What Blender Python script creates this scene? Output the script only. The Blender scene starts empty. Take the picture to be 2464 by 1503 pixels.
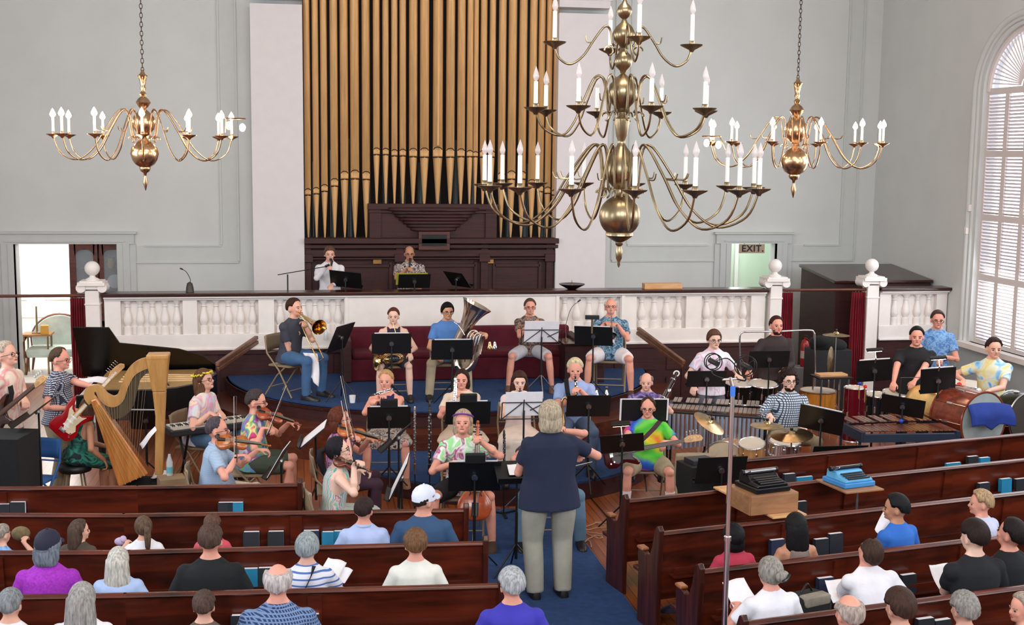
import bpy, bmesh, math, random
from mathutils import Vector as V, Matrix as M, Quaternion
PI = math.pi; R = math.radians
random.seed(7)
sc = bpy.context.scene
COL = sc.collection
# ---------------------------------------------------------------- camera
F0 = 2960.3; PIT, YAW, ROL = 0.128429, 0.170092, 0.011616; CH = 4.0
_F = V((math.sin(YAW)*math.cos(PIT), math.cos(YAW)*math.cos(PIT), -math.sin(PIT)))
_r = V((math.cos(YAW), -math.sin(YAW), 0)); _u = _r.cross(_F)
_R = _r*math.cos(ROL)+_u*math.sin(ROL); _U = _u*math.cos(ROL)-_r*math.sin(ROL)
cam = bpy.data.objects.new('camera', bpy.data.cameras.new('camera')); COL.objects.link(cam)
cam.data.sensor_width = 36; cam.data.lens = F0*36/2464
cam.data.clip_start = .05; cam.data.clip_end = 200
cam.matrix_world = M(((_R.x, _U.x, -_F.x, 0), (_R.y, _U.y, -_F.y, 0), (_R.z, _U.z, -_F.z, CH), (0, 0, 0, 1)))
sc.camera = cam
C0 = V((0, 0, CH))
def ray(u, v): return _F+_R*((u-1232)/F0)-_U*((v-751.5)/F0)
def gp(u, v, z=0.):            # point of the place seen at a pixel, on the level z
    d = ray(u, v); return C0+d*((z-CH)/d.z)
def at(u, v, Y):               # the same, at the distance Y down the nave
    d = ray(u, v); return C0+d*(Y/d.y)
def atx(u, v, X): d = ray(u, v); return C0+d*(X/d.x)
# ---------------------------------------------------------------- world, light, exposure
sc.view_settings.view_transform = 'Standard'; sc.view_settings.look = 'None'
sc.view_settings.gamma = 1; sc.view_settings.exposure = 0.88
w = bpy.data.worlds.new('daylight'); sc.world = w; w.use_nodes = True
w.node_tree.nodes['Background'].inputs[0].default_value = (.86, .92, 1, 1)
w.node_tree.nodes['Background'].inputs[1].default_value = 1.2
def area(name, loc, to, sx, sy, power, col):
    l = bpy.data.lights.new(name, 'AREA'); l.shape = 'RECTANGLE'; l.size = sx; l.size_y = sy; l.energy = power; l.color = col
    o = bpy.data.objects.new(name, l); COL.objects.link(o); o.location = loc
    o.rotation_euler = (V(to)-V(loc)).to_track_quat('-Z', 'Y').to_euler(); return o
XW, XL, YB, YR, ZC = 10.5, -6.2, 21.5, -3.4, 9.4
for y in (3.4, 8.6, 13.2):     # daylight of the tall side windows, left and right, and of the rear windows
    area('window_daylight', (XL+.12, y, 3.6), (3, y+.8, 1.4), 2., 4.4, 150, (.84, .92, 1))
    area('window_daylight', (XW-.12, y, 3.6), (1, y+.8, 1.4), 2., 4.4, 135, (.93, .96, 1))
area('window_daylight', (XW-.1, 16.9, 3.2), (2, 17, 1.5), 1.8, 3.8, 50, (.93, .96, 1))
for x in (-2.6, 2.15, 6.9):
    area('rear_window_daylight', (x, YR+.15, 6.2), (x, 14, 1.8), 1.9, 3.6, 290, (.90, .95, 1))
area('gallery_lamps', (2.15, 6.5, 8.6), (2.15, 18, 1.5), 3, 1, 110, (1, .84, .66))
# ---------------------------------------------------------------- materials
def lin(h):
    if not isinstance(h, str): return tuple(h)+(1,)
    c = [int(h[i:i+2], 16)/255 for i in (0, 2, 4)]
    return tuple(x/12.92 if x <= .04045 else ((x+.055)/1.055)**2.4 for x in c)+(1,)
def _new(name):
    m = bpy.data.materials.new(name); m.use_nodes = True; nt = m.node_tree
    return m, nt, nt.nodes['Principled BSDF']
def _coords(nt, scale=(1, 1, 1), rot=(0, 0, 0), kind='Object'):
    tc = nt.nodes.new('ShaderNodeTexCoord'); mp = nt.nodes.new('ShaderNodeMapping')
    mp.inputs['Scale'].default_value = scale; mp.inputs['Rotation'].default_value = rot
    nt.links.new(tc.outputs[kind], mp.inputs[0]); return mp.outputs[0]
def _noise(nt, co, scale, detail=3, rough=.5, dist=0):
    n = nt.nodes.new('ShaderNodeTexNoise'); n.inputs['Scale'].default_value = scale; n.inputs['Detail'].default_value = detail
    n.inputs['Roughness'].default_value = rough; n.inputs['Distortion'].default_value = dist
    nt.links.new(co, n.inputs['Vector']); return n
def _ramp(nt, fac, cols, interp='LINEAR'):
    r = nt.nodes.new('ShaderNodeValToRGB'); e = r.color_ramp.elements; r.color_ramp.interpolation = interp
    while len(e) < len(cols): e.new(.5)
    for el, (p, c) in zip(e, cols): el.position = p; el.color = lin(c)
    nt.links.new(fac, r.inputs[0]); return r.outputs[0]
def _bump(nt, b, fac, k, d=.01):
    n = nt.nodes.new('ShaderNodeBump'); n.inputs['Strength'].default_value = k; n.inputs['Distance'].default_value = d
    nt.links.new(fac, n.inputs['Height']); nt.links.new(n.outputs[0], b.inputs['Normal'])
_mc = {}
def mat(name, col, rough=.5, metal=0, var=.12, scale=6, bump=0, bs=80, stretch=(1, 1, 1), spec=.5, emit=0, ecol=None, alpha=1, trans=0, sheen=0):
    if name in _mc: return _mc[name]
    m, nt, b = _new(name); c = lin(col)
    b.inputs['Roughness'].default_value = rough; b.inputs['Metallic'].default_value = metal
    b.inputs['Specular IOR Level'].default_value = spec
    co = _coords(nt, stretch)
    n = _noise(nt, co, scale, 4)
    lo = tuple(x*(1-var) for x in c[:3]); hi = tuple(min(1, x*(1+var)) for x in c[:3])
    nt.links.new(_ramp(nt, n.outputs['Fac'], [(.3, lo), (.7, hi)]), b.inputs['Base Color'])
    if bump: _bump(nt, b, _noise(nt, co, bs, 3).outputs['Fac'], bump)
    if emit:
        b.inputs['Emission Color'].default_value = lin(ecol or col); b.inputs['Emission Strength'].default_value = emit
    if trans: b.inputs['Transmission Weight'].default_value = trans
    if alpha < 1: b.inputs['Alpha'].default_value = alpha
    if sheen: b.inputs['Sheen Weight'].default_value = sheen
    _mc[name] = m; return m
def wood(name, dark, light, rough=.35, stretch=(1, 1, 14), scale=2.2, coat=.2):
    if name in _mc: return _mc[name]
    m, nt, b = _new(name); b.inputs['Roughness'].default_value = rough; b.inputs['Coat Weight'].default_value = coat
    b.inputs['Coat Roughness'].default_value = .25
    co = _coords(nt, stretch); n = _noise(nt, co, scale, 6, .6, .6)
    nt.links.new(_ramp(nt, n.outputs['Fac'], [(.28, dark), (.72, light)]), b.inputs['Base Color'])
    _bump(nt, b, n.outputs['Fac'], .12)
    _mc[name] = m; return m
def multi(name, cols, scale=5, dist=2.5, rough=.8, kind='noise', stretch=(1, 1, 1), rot=(0, 0, 0)):   # tie-dye, florals, prints
    if name in _mc: return _mc[name]
    m, nt, b = _new(name); b.inputs['Roughness'].default_value = rough
    co = _coords(nt, stretch, rot)
    if kind == 'noise':
        f = _noise(nt, co, scale, 2, .5, dist).outputs['Fac']; lo, hi = .32, .68
    elif kind == 'radial':
        ln = nt.nodes.new('ShaderNodeVectorMath'); ln.operation = 'LENGTH'; ns = _noise(nt, co, 5, 3)
        ad = nt.nodes.new('ShaderNodeVectorMath'); ad.operation = 'MULTIPLY_ADD'; nt.links.new(ns.outputs['Color'], ad.inputs[0]); ad.inputs[1].default_value = (dist,)*3; nt.links.new(co, ad.inputs[2])
        nt.links.new(ad.outputs[0], ln.inputs[0]); f = ln.outputs['Value']; lo, hi = scale*.1, scale
    elif kind == 'voronoi':
        n = nt.nodes.new('ShaderNodeTexVoronoi'); n.inputs['Scale'].default_value = scale; nt.links.new(co, n.inputs['Vector'])
        s = nt.nodes.new('ShaderNodeSeparateColor'); nt.links.new(n.outputs['Color'], s.inputs[0]); f = s.outputs[0]; lo, hi = 0, 1
    else:
        n = nt.nodes.new('ShaderNodeTexWave'); n.wave_type = 'RINGS' if kind == 'rings' else 'BANDS'
        if kind == 'rings': n.rings_direction = 'SPHERICAL'
        else: n.bands_direction = kind
        n.inputs['Scale'].default_value = scale; n.inputs['Distortion'].default_value = dist; n.inputs['Detail'].default_value = 2
        n.inputs['Detail Scale'].default_value = 2
        nt.links.new(co, n.inputs['Vector']); f = n.outputs['Fac']; lo, hi = 0, 1
    k = len(cols)
    nt.links.new(_ramp(nt, f, [(lo+(hi-lo)*i/max(1, k-(kind != 'voronoi')), c) for i, c in enumerate(cols)], 'CONSTANT' if kind in ('voronoi',) else 'LINEAR'), b.inputs['Base Color'])
    _mc[name] = m; return m
def plaid(name, base, line, n=28, w=.3, extra=None, horiz=False):
    if name in _mc: return _mc[name]
    m, nt, b = _new(name); b.inputs['Roughness'].default_value = .85
    tc = nt.nodes.new('ShaderNodeTexCoord'); s = nt.nodes.new('ShaderNodeSeparateXYZ'); nt.links.new(tc.outputs['Object'], s.inputs[0])
    def math_(op, a, v):
        q = nt.nodes.new('ShaderNodeMath'); q.operation = op; nt.links.new(a, q.inputs[0])
        if hasattr(v, 'name'): nt.links.new(v, q.inputs[1])
        else: q.inputs[1].default_value = v
        return q.outputs[0]
    def stripe(src): return math_('LESS_THAN', math_('FRACT', math_('MULTIPLY', src, n), 0), w)
    a = stripe(s.outputs[2])
    if horiz: f = a
    else: f = math_('MAXIMUM', a, stripe(math_('ADD', s.outputs[0], s.outputs[1])))
    mx = nt.nodes.new('ShaderNodeMix'); mx.data_type = 'RGBA'; nt.links.new(f, mx.inputs[0])
    mx.inputs[6].default_value = lin(base); mx.inputs[7].default_value = lin(line); nt.links.new(mx.outputs[2], b.inputs['Base Color'])
    _mc[name] = m; return m
# ---------------------------------------------------------------- mesh builder
class B:
    def __init__(s): s.bm = bmesh.new()
    def face(s, vs):
        try: s.bm.faces.new(vs)
        except ValueError: pass
    def box(s, c, d, rot=None, mtx=None):
        c = V(c); q = rot.to_matrix().to_4x4() if rot is not None and hasattr(rot, 'to_matrix') else (M.Rotation(rot, 4, 'Z') if rot else M())
        T = M.Translation(c) @ q
        if mtx is not None: T = mtx @ T
        vs = [s.bm.verts.new(T @ V((x*d[0]/2, y*d[1]/2, z*d[2]/2))) for x in (-1, 1) for y in (-1, 1) for z in (-1, 1)]
        for f in ((0, 1, 3, 2), (4, 6, 7, 5), (0, 4, 5, 1), (2, 3, 7, 6), (0, 2, 6, 4), (1, 5, 7, 3)): s.face([vs[i] for i in f])
        return s
    def loft(s, rings, cap=True):
        rr = [[s.bm.verts.new(p) for p in r] for r in rings]
        n = len(rr[0])
        for a, b in zip(rr, rr[1:]):
            for i in range(n): s.face([a[i], a[(i+1) % n], b[(i+1) % n], b[i]])
        if cap:
            s.face(rr[0][::-1]); s.face(rr[-1])
        return s
    def tube(s, pts, r, n=8, cap=True, closed=False):
        pts = [V(p) for p in pts]; k = len(pts)
        rs = r if isinstance(r, (list, tuple)) else [r]*k
        rings = []; up = None
        for i, p in enumerate(pts):
            a = pts[i-1] if i else (pts[-1] if closed else p); b = pts[i+1] if i < k-1 else (pts[0] if closed else p)
            t = (b-a); t = t.normalized() if t.length > 1e-9 else V((0, 0, 1))
            if up is None: up = t.orthogonal().normalized()
            up = (up-t*up.dot(t)); up = up.normalized() if up.length > 1e-6 else t.orthogonal().normalized()
            sd = t.cross(up)
            rings.append([p+(up*math.cos(2*PI*j/n)+sd*math.sin(2*PI*j/n))*rs[i] for j in range(n)])
        if closed: rings.append(rings[0])
        return s.loft(rings, cap and not closed)
    def lathe(s, prof, o=(0, 0, 0), n=16, ax=None, sx=1, cap=True):
        o = V(o); q = V((0, 0, 1)).rotation_difference(V(ax).normalized()).to_matrix() if ax is not None else M.Identity(3)
        return s.loft([[o+q @ V((max(r, 1e-4)*math.cos(2*PI*j/n)*sx, max(r, 1e-4)*math.sin(2*PI*j/n), z)) for j in range(n)] for r, z in prof], cap)
    def ell(s, c, r, q=None, n=12, m=8):
        if not hasattr(r, '__len__'): r = (r, r, r)
        c = V(c); rings = []
        for i in range(m+1):
            a = PI*min(max(i/m, .02), .98)
            pr = [V((r[0]*math.sin(a)*math.cos(2*PI*j/n), r[1]*math.sin(a)*math.sin(2*PI*j/n), -r[2]*math.cos(a))) for j in range(n)]
            rings.append([c+(q @ p if q is not None else p) for p in pr])
        return s.loft(rings)
    def prism(s, pts, t, mtx=None):     # outline in xy, thickness along +z
        mtx = mtx or M()
        return s.loft([[mtx @ V((p[0], p[1], 0)) for p in pts], [mtx @ V((p[0], p[1], t)) for p in pts]])
    def slab(s, pts, t, e, mtx=None, dome=0):   # outline with rounded rims
        mtx = mtx or M(); k = len(pts); c = V((sum(p[0] for p in pts)/k, sum(p[1] for p in pts)/k, 0))
        def ins(f, z): return [mtx @ (c+(V((p[0], p[1], 0))-c)*f+V((0, 0, z))) for p in pts]
        rg = [ins(1-e, 0), ins(1, t*.2), ins(1, t*.8), ins(1-e, t)]
        if dome: rg.append(ins(.5, t+dome)); rg.insert(0, ins(.5, -dome*.4))
        return s.loft(rg)
    def sheet(s, grid):
        vs = [[s.bm.verts.new(p) for p in row] for row in grid]
        for a, b in zip(vs, vs[1:]):
            for i in range(len(a)-1): s.face([a[i], a[i+1], b[i+1], b[i]])
        return s
    def build(s, name, m, parent=None, smooth=False, bev=0, thick=0, mods=None):
        bmesh.ops.recalc_face_normals(s.bm, faces=s.bm.faces[:])
        if smooth:
            for f in s.bm.faces: f.smooth = True
            for e in s.bm.edges:
                if len(e.link_faces) == 2 and e.calc_face_angle(0) > .9: e.smooth = False
        me = bpy.data.meshes.new(name); s.bm.to_mesh(me); s.bm.free(); me.materials.append(m)
        o = bpy.data.objects.new(name, me); COL.objects.link(o)
        if parent is not None: o.parent = parent
        if thick: q = o.modifiers.new('s', 'SOLIDIFY'); q.thickness = thick; q.offset = 0
        if bev: q = o.modifiers.new('b', 'BEVEL'); q.width = bev; q.segments = 2; q.limit_method = 'ANGLE'
        return o
def remesh(o, vox, it=3):
    q = o.modifiers.new('r', 'REMESH'); q.mode = 'VOXEL'; q.voxel_size = vox; q.use_smooth_shade = True
    if it: q = o.modifiers.new('m', 'SMOOTH'); q.iterations = it; q.factor = .5
    return o
def tag(o, label, cat, group=None, kind=None):
    o['label'] = label; o['category'] = cat
    if group: o['group'] = group
    if kind: o['kind'] = kind
    return o
def thing(name, label, cat, loc=(0, 0, 0), rz=0, group=None, mtx=None):
    o = bpy.data.objects.new(name, None); COL.objects.link(o); o.empty_display_size = .1
    if mtx is not None: o.matrix_world = mtx
    else: o.location = loc; o.rotation_euler = (0, 0, rz)
    return tag(o, label, cat, group)
def struct(name, b, m, **k):
    o = b.build(name, m, **k); o['kind'] = 'structure'; return o
def dup(root, label, loc=None, rz=None, group=None, mtx=None):
    def cp(o, p):
        c = o.copy(); COL.objects.link(c)
        if p is not None: c.parent = p
        for ch in list(o.children): cp(ch, c)
        return c
    r = cp(root, None); r['label'] = label
    if group: r['group'] = group
    if mtx is not None: r.matrix_world = mtx
    if loc is not None: r.location = loc
    if rz is not None: r.rotation_euler = (0, 0, rz)
    return r
def frame(o, y, z):          # matrix whose y axis runs along y and z axis leans to z
    y = V(y).normalized(); z = V(z); z = (z-y*z.dot(y)).normalized(); x = y.cross(z); o = V(o)
    return M(((x.x, y.x, z.x, o.x), (x.y, y.y, z.y, o.y), (x.z, y.z, z.z, o.z), (0, 0, 0, 1)))
# shared materials
WALL = mat('wall_paint', 'cdd0cf', .9, var=.03, scale=1.5, bump=.05, bs=120)
WAINS = mat('wainscot_paint', 'a9b4b6', .8, var=.03)
WHITE = mat('white_paint', 'e9e3df', .55, var=.03)
PILA = mat('pilaster_paint', 'e0dadc', .8, var=.02)
CEIL = mat('ceiling_paint', 'ddddd8', .9, var=.02)
MAHO = wood('mahogany', '220607', '441214', .6, coat=0)
PEW = wood('pew_wood', '210a07', '541e0f', .32, (14, 14, 1), 1.3)
PEWH = wood('pew_wood_long', '1e0805', '6a2612', .32, (1, 7, 7), 1.1)
RAILW = wood('rail_wood', '1e0907', '43190f', .25, (1, 8, 8))
OAK = wood('light_oak', '8a5a2c', 'b98446', .45)
BRASS = mat('aged_brass', (.33, .25, .15), .3, 1, var=.25, scale=9)
BRASSW = mat('warm_brass', (.50, .33, .20), .25, 1, var=.2, scale=9)
GOLD = mat('gold_pipe', (.62, .36, .15), .5, .3, var=.14, scale=5, stretch=(6, 6, .4))
CHROME = mat('chrome', (.85, .86, .9), .2, 1, var=.05)
STEEL = mat('dull_steel', (.45, .46, .48), .35, 1, var=.1)
BLACK = mat('black_metal', '0b0b0d', .45, 0, var=.2)
BLKG = mat('black_lacquer', '040405', .3, 0, var=.1)
BLKF = mat('black_cloth', '101114', .95, var=.2, scale=30)
PAPER = mat('paper', 'eceaf0', .8, var=.03, scale=20)
VELVET = mat('red_velvet', '74081c', .9, var=.25, scale=4)
SOFAR = mat('maroon_plush', '52081c', .95, var=.2, scale=9)
BEIGEM = mat('beige_metal', '8f7b62', .4, var=.1)
CREAM = mat('candle_cream', 'e8ece8', .5, var=.03)
# ================================================================ the room
m_, nt, b_ = _new('floor_boards'); b_.inputs['Roughness'].default_value = .3
tc = _coords(nt, (1, 1, 1), (0, 0, PI/2)); br = nt.nodes.new('ShaderNodeTexBrick'); nt.links.new(tc, br.inputs[0])
br.inputs['Color1'].default_value = lin('a65a2c'); br.inputs['Color2'].default_value = lin('8a4620'); br.inputs['Mortar'].default_value = lin('2c1408')
br.inputs['Scale'].default_value = 1; br.inputs['Brick Width'].default_value = 2.2; br.inputs['Row Height'].default_value = .085; br.inputs['Mortar Size'].default_value = .003
mx = nt.nodes.new('ShaderNodeMix'); mx.data_type = 'RGBA'; mx.blend_type = 'MULTIPLY'; mx.inputs[0].default_value = .5
nt.links.new(br.outputs[0], mx.inputs[6]); nt.links.new(_ramp(nt, _noise(nt, _coords(nt, (14, 1, 1)), 2, 5).outputs['Fac'], [(.3, (.5, .5, .5)), (.7, (1, 1, 1))]), mx.inputs[7])
nt.links.new(mx.outputs[2], b_.inputs['Base Color']); FLOORM = m_
CARPET = mat('blue_carpet', '1a3c6c', .95, var=.22, scale=14, bump=.4, bs=300)
struct('floor', B().box(((XL+XW)/2, (YR+YB)/2+2, -.1), (XW-XL+1, YB-YR+5, .2)), FLOORM)
struct('floor_carpet', B().box((2.14, 4.9, .006), (1.46, 16.9, .012)), CARPET)
struct('ceiling', B().box(((XL+XW)/2, (YR+YB)/2, ZC+.1), (XW-XL+1, YB-YR+1, .2)), CEIL)
# back wall with two door openings and the organ recess
DZ = at(1800, 585, YB).z
dl0, dl1 = at(42, 700, YB).x, at(283, 700, YB).x
dr0, dr1 = at(1757, 640, YB).x, at(1862, 640, YB).x
ox0, ox1 = at(733, 560, YB-.3).x, at(1341, 560, YB-.3).x
b = B()
def wallx(x0, x1, z0, z1, y0=YB, y1=YB+.25): b.box(((x0+x1)/2, (y0+y1)/2, (z0+z1)/2), (x1-x0, y1-y0, z1-z0))
wallx(XL-.2, dl0, 0, ZC); wallx(dl0, dl1, DZ, ZC); wallx(dl1, ox0, 0, ZC); wallx(ox1, dr0, 0, ZC); wallx(dr0, dr1, DZ, ZC); wallx(dr1, XW+.2, 0, ZC)
struct('wall_back', b, WALL)
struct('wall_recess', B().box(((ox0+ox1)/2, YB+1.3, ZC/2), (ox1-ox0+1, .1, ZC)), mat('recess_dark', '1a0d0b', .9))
struct('wall_rear', B().box(((XL+XW)/2, YR-.1, ZC/2), (XW-XL+1, .2, ZC)), WALL)
# left wall (solid, its windows are the daylight)
struct('wall_left', B().box((XL-.1, (YR+YB)/2, ZC/2), (.2, YB-YR, ZC)), WALL)
# right wall with the arched window
wy0, wy1 = atx(2390, 500, XW).y, 0
wfar = atx(2357, 375, XW).y; wYc = atx(2464, 89, XW).y-.08; WR = wfar-wYc; wnear = wYc-WR
wsill = atx(2390, 838, XW).z; wspr = atx(2376, 220, XW).z
arc = [(wYc+WR*math.cos(a), wspr+WR*.86*math.sin(a)) for a in [PI*i/24 for i in range(25)]]
b = B()
def wally(y0, y1, z0, z1): b.box((XW+.15, (y0+y1)/2, (z0+z1)/2), (.3, y1-y0, z1-z0))
wally(YR, wnear, 0, ZC); wally(wfar, YB, 0, ZC); wally(wnear, wfar, 0, wsill); wally(wnear, wfar, wspr+WR*.86, ZC)
for (ya, za), (yb, zb) in zip(arc, arc[1:]):
    top = wspr+WR*.86
    b.loft([[V((x, ya, za)), V((x, yb, zb)), V((x, yb, top)), V((x, ya, top))] for x in (XW, XW+.3)])
struct('wall_right', b, WALL)
# window: casing, shutter leaves with louvres, fan, glass
wn = thing('window_1', 'tall arched window with white louvred shutters in the right wall', 'window'); wn['kind'] = 'structure'
WF = mat('shutter_paint', 'd9cfcd', .6, var=.02)
b = B()
for k, dx in ((1.09, .03), (1.17, .06)):
    rr = [(wYc+WR*k*math.cos(a), wspr+WR*.86*k*math.sin(a)) for a in [PI*i/24 for i in range(25)]]
    pts = [(wYc+WR*k, wsill-.1)]+rr+[(wYc-WR*k, wsill-.1)]
    b.tube([(XW-.01, y, z) for y, z in pts], dx, 8)
b.build('window_casing', WALL, wn, smooth=True)
B().box((XW-.05, wYc, wsill-.04), (.2, 2*WR+.3, .08)).build('window_sill', WHITE, wn)
nl = 4; lw = 2*WR/nl; zz = [wsill, atx(2342, 665, XW).z, atx(2347, 522, XW).z, atx(2357, 370, XW).z, wspr]
rails = []
b = B()
for i in range(nl+1): b.box((XW+.1, wnear+i*lw, (wsill+wspr)/2), (.04, .1, wspr-wsill))
for z in zz: b.box((XW+.1, wYc, z), (.042, 2*WR, .1))
fan = [(wYc+WR*.98*math.cos(a), wspr+WR*.84*math.sin(a)) for a in [PI*i/24 for i in range(25)]]
b.tube([(XW+.1, y, z) for y, z in fan], .05, 8)
b.ell((XW+.1, wYc, wspr+.05), (.03, .2, .2))
for i in range(1, 2):
    b.box((XW+.1, wYc, wspr+.4), (.03, .05, .7))
b.build('shutter_frame', WF, wn)
for i in range(nl):
    yc = wnear+(i+.5)*lw
    for z0, z1 in zip(zz, zz[1:]):
        b = B(); k = int((z1-z0-.1)/.052)
        for j in range(k):
            b.box((XW+.1, yc, z0+.075+j*.052), (.046, lw-.07, .007), rot=Quaternion((0, 1, 0), R(38)))
        b.build('louvre_panel', WF, wn)
b = B()
for i in range(1, 36):
    a = PI*i/36
    if abs(a-PI/2) < .06: continue
    d = V((0, math.cos(a), .86*math.sin(a))); q = frame((0, 0, 0), d, V((1, 0, 0)))
    b.box(V((XW+.1, wYc, wspr+.05))+d*WR*.58, (.022, WR*.74, .006), mtx=None, rot=q.to_3x3().to_quaternion() @ Quaternion((0, 1, 0), R(35)))
b.build('fan_louvre', WF, wn)
GLASS = mat('window_glass', 'f4f8ff', .05, var=0, trans=1)
B().box((XW+.26, wYc, (wsill+wspr+WR)/2), (.01, 2*WR, wspr+WR-wsill)).build('pane', GLASS, wn)
# bright overcast outside the window
sk = mat('overcast_sky', 'ffffff', 1, var=0, emit=1.7, ecol='f6f4ff')
struct('exterior_sky', B().box((XW+1.6, wYc, 3.5), (.1, 7, 9)), sk)
b = B(); b.box((XW-.015, (YR+YB)/2, .5), (.03, YB-YR, 1.0)); b.box((XW-.04, (YR+YB)/2, 1.06), (.09, YB-YR, .05)); b.box((XW-.03, (YR+YB)/2, .12), (.06, YB-YR, .24))
for y in (12.5, 15.2, 18.3): b.box((XW-.03, y, .55), (.03, .1, .8))
struct('trim_1', b, WAINS)
# window latches and small box on the right wall
for v in (500, 555): tag(B().box(atx(2340-(v-500)*.12, v, XW)-V((.05, 0, 0)), (.06, .06, .11)).build('shutter_hinge', WHITE, bev=.01), 'small white latch box on the %s side casing of the shuttered window' % ('upper' if v == 500 else 'lower'), 'latch')
# back-wall panel mouldings
def mold(name, pts, r=.028, y=YB-.012):
    b = B()
    for a, c in zip(pts, pts[1:]):
        a, c = V((a[0], y, a[1])), V((c[0], y, c[1])); d = c-a; mid = (a+c)/2
        b.box(mid, (abs(d.x)+r*2, .035, r*2) if abs(d.x) > abs(d.z) else (r*2, .035, abs(d.z)+r*2))
    return b
def P(u, v): q = at(u, v, YB); return (q.x, q.z)
def mouldset(x0, x1, z, gap, ztop=8.6, left=True, right=True):
    b = B()
    for k in (0, gap):
        zk = z+k
        b.box(((x0+x1)/2, YB-.012, zk), (x1-x0-2*k*1, .04, .03))
        if left: b.box((x0+k, YB-.011, (zk+ztop)/2+.02), (.028, .038, ztop-zk))
        if right: b.box((x1-k, YB-.011, (zk+ztop)/2+.02), (.028, .038, ztop-zk))
    b.box(((x0+x1)/2, YB-.004, z+gap/2), (x1-x0, .012, gap))
    if left: b.box((x0+gap/2, YB-.004, (z+gap+ztop)/2), (gap, .012, ztop-z-gap))
    if right: b.box((x1-gap/2, YB-.004, (z+gap+ztop)/2), (gap, .012, ztop-z-gap))
    return b
zp = P(400, 631)[1]; gp_ = P(400, 591)[1]-zp
struct('trim_2', mouldset(P(308, 631)[0], P(575, 631)[0], zp, gp_, left=False), mat('panel_mould', 'c6cac8', .8, var=.02))
struct('trim_3', mouldset(P(1471, 629)[0], P(1735, 629)[0], zp, gp_, right=False), _mc['panel_mould']); struct('trim_8', mouldset(P(1897, 629)[0], P(2052, 629)[0], zp, gp_, left=False), _mc['panel_mould'])
# door casings and the rooms behind
def casing(x0, x1, name):
    b = B()
    for k, (wd, dp) in enumerate(((.30, .05), (.2, .08), (.09, .1))):
        b.box((x0-wd/2-.02, YB-dp/2, DZ/2), (wd, dp, DZ)); b.box((x1+wd/2+.02, YB-dp/2, DZ/2), (wd, dp, DZ))
    b.box(((x0+x1)/2, YB-.04, DZ+.1), (x1-x0+.6, .08, .2)); b.box(((x0+x1)/2, YB-.06, DZ+.19), (x1-x0+.68, .12, .035)); b.box(((x0+x1)/2, YB-.05, DZ+.05), (x1-x0+.3, .1, .03))
    for x in (x0-.03, x1+.03): b.box((x, YB+.13, DZ/2), (.04, .26, DZ))
    b.box(((x0+x1)/2, YB+.13, DZ+.02), (x1-x0+.1, .26, .04))
    struct(name, b, mat('casing_paint', 'c2c6c6', .7, var=.02))
casing(dl0, dl1, 'door_1'); casing(dr0, dr1, 'door_2')
RW = mat('room_white', 'f4f2ee', .8, var=.01); RG = mat('room_green', 'dbe8da', .8, var=.02)
b = B(); b.box((-4.6, YB+3.6, 1.4), (5.4, .1, 3.4)); b.box((-7.2, YB+2, 1.4), (.1, 3.4, 3.4)); b.box((-2.0, YB+2, 1.4), (.1, 3.4, 3.4)); b.box((-4.6, YB+2, 3.1), (5.4, 3.8, .1)); b.box((-4.6, YB+3.53, 1.1), (5.3, .04, .06)); b.box((-4.6, YB+3.53, .75), (5.3, .04, .04))
struct('wall_parlour', b, RW)
struct('floor_parlour', B().box((-4.6, YB+1.95, .01), (5.2, 3.4, .03)), mat('pale_floor', 'd8d2cc', .4, var=.05))
b = B(); x = (dr0+dr1)/2
b.box((x, YB+1.6, 1.4), (2.4, .1, 3.4)); b.box((x+1.1, YB+.9, 1.4), (.1, 1.4, 3.4)); b.box((x-1.1, YB+.9, 1.4), (.1, 1.4, 3.4)); b.box((x, YB+.9, 3.0), (2.4, 1.5, .1))
struct('wall_corridor', b, RG)
b = B()
for k, xx in enumerate((-.12, .06, .24)): b.box((x+xx, YB+1.5, 1.3), (.07, .06, 2.6))
struct('trim_4', b, RW)
def pt(name, loc, power, col, r=.15):
    l = bpy.data.lights.new(name, 'POINT'); l.energy = power; l.color = col; l.shadow_soft_size = r
    o = bpy.data.objects.new(name, l); COL.objects.link(o); o.location = loc; return o
pt('parlour_light', (-4.4, YB+1.6, 2.6), 80, (1, .98, .95), .4); pt('corridor_light', ((dr0+dr1)/2, YB+.8, 2.5), 13, (.95, 1, .95), .3)
# parlour furniture
t = thing('settee', 'pale green upholstered settee with curved wooden back in the parlour doorway', 'settee', at(140, 850, YB+1.3)*1, 0); t.location.z = .03
p0 = t.location.copy()
b = B(); b.box((0, 0, .38), (1.0, .6, .16)); b.build('seat', mat('sage_silk', 'c4cfc6', .7), t, bev=.05)
pts = [(-.5+i*.1, .0, 0) for i in range(11)]
o_ = [(-.48, .42)]+[(.5*math.sin(a)*-1, .5+.5*math.cos(a)) for a in [R(80-160*i/14) for i in range(15)]][::-1][::-1]+[(.48, .42)]
B().prism([(x, z) for x, z in o_], .08, M.Translation((0, .3, 0)) @ M.Rotation(PI/2, 4, 'X')).build('backrest', _mc['sage_silk'], t, bev=.02)
B().tube([(x, .26, z) for x, z in o_], .03, 8).build('back_frame', wood('walnut', '4a2210', '7d4524', .35), t, smooth=True)
for s_ in (-1, 1):
    B().tube([(s_*.5, -.28, .3), (s_*.56, -.3, .55), (s_*.52, -.1, .66), (s_*.5, .28, .62)], .035, 8).build('armrest', _mc['walnut'], t, smooth=True)
    for yy in (-.26, .26): B().tube([(s_*.46, yy, .3), (s_*.5, yy, .0)], [.03, .018], 8).build('leg', _mc['walnut'], t)
t = thing('side_table', 'small pale side table with turned legs beside the settee in the doorway', 'table', (at(92, 850, YB+1.2).x, YB+1.2, .03))
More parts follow.
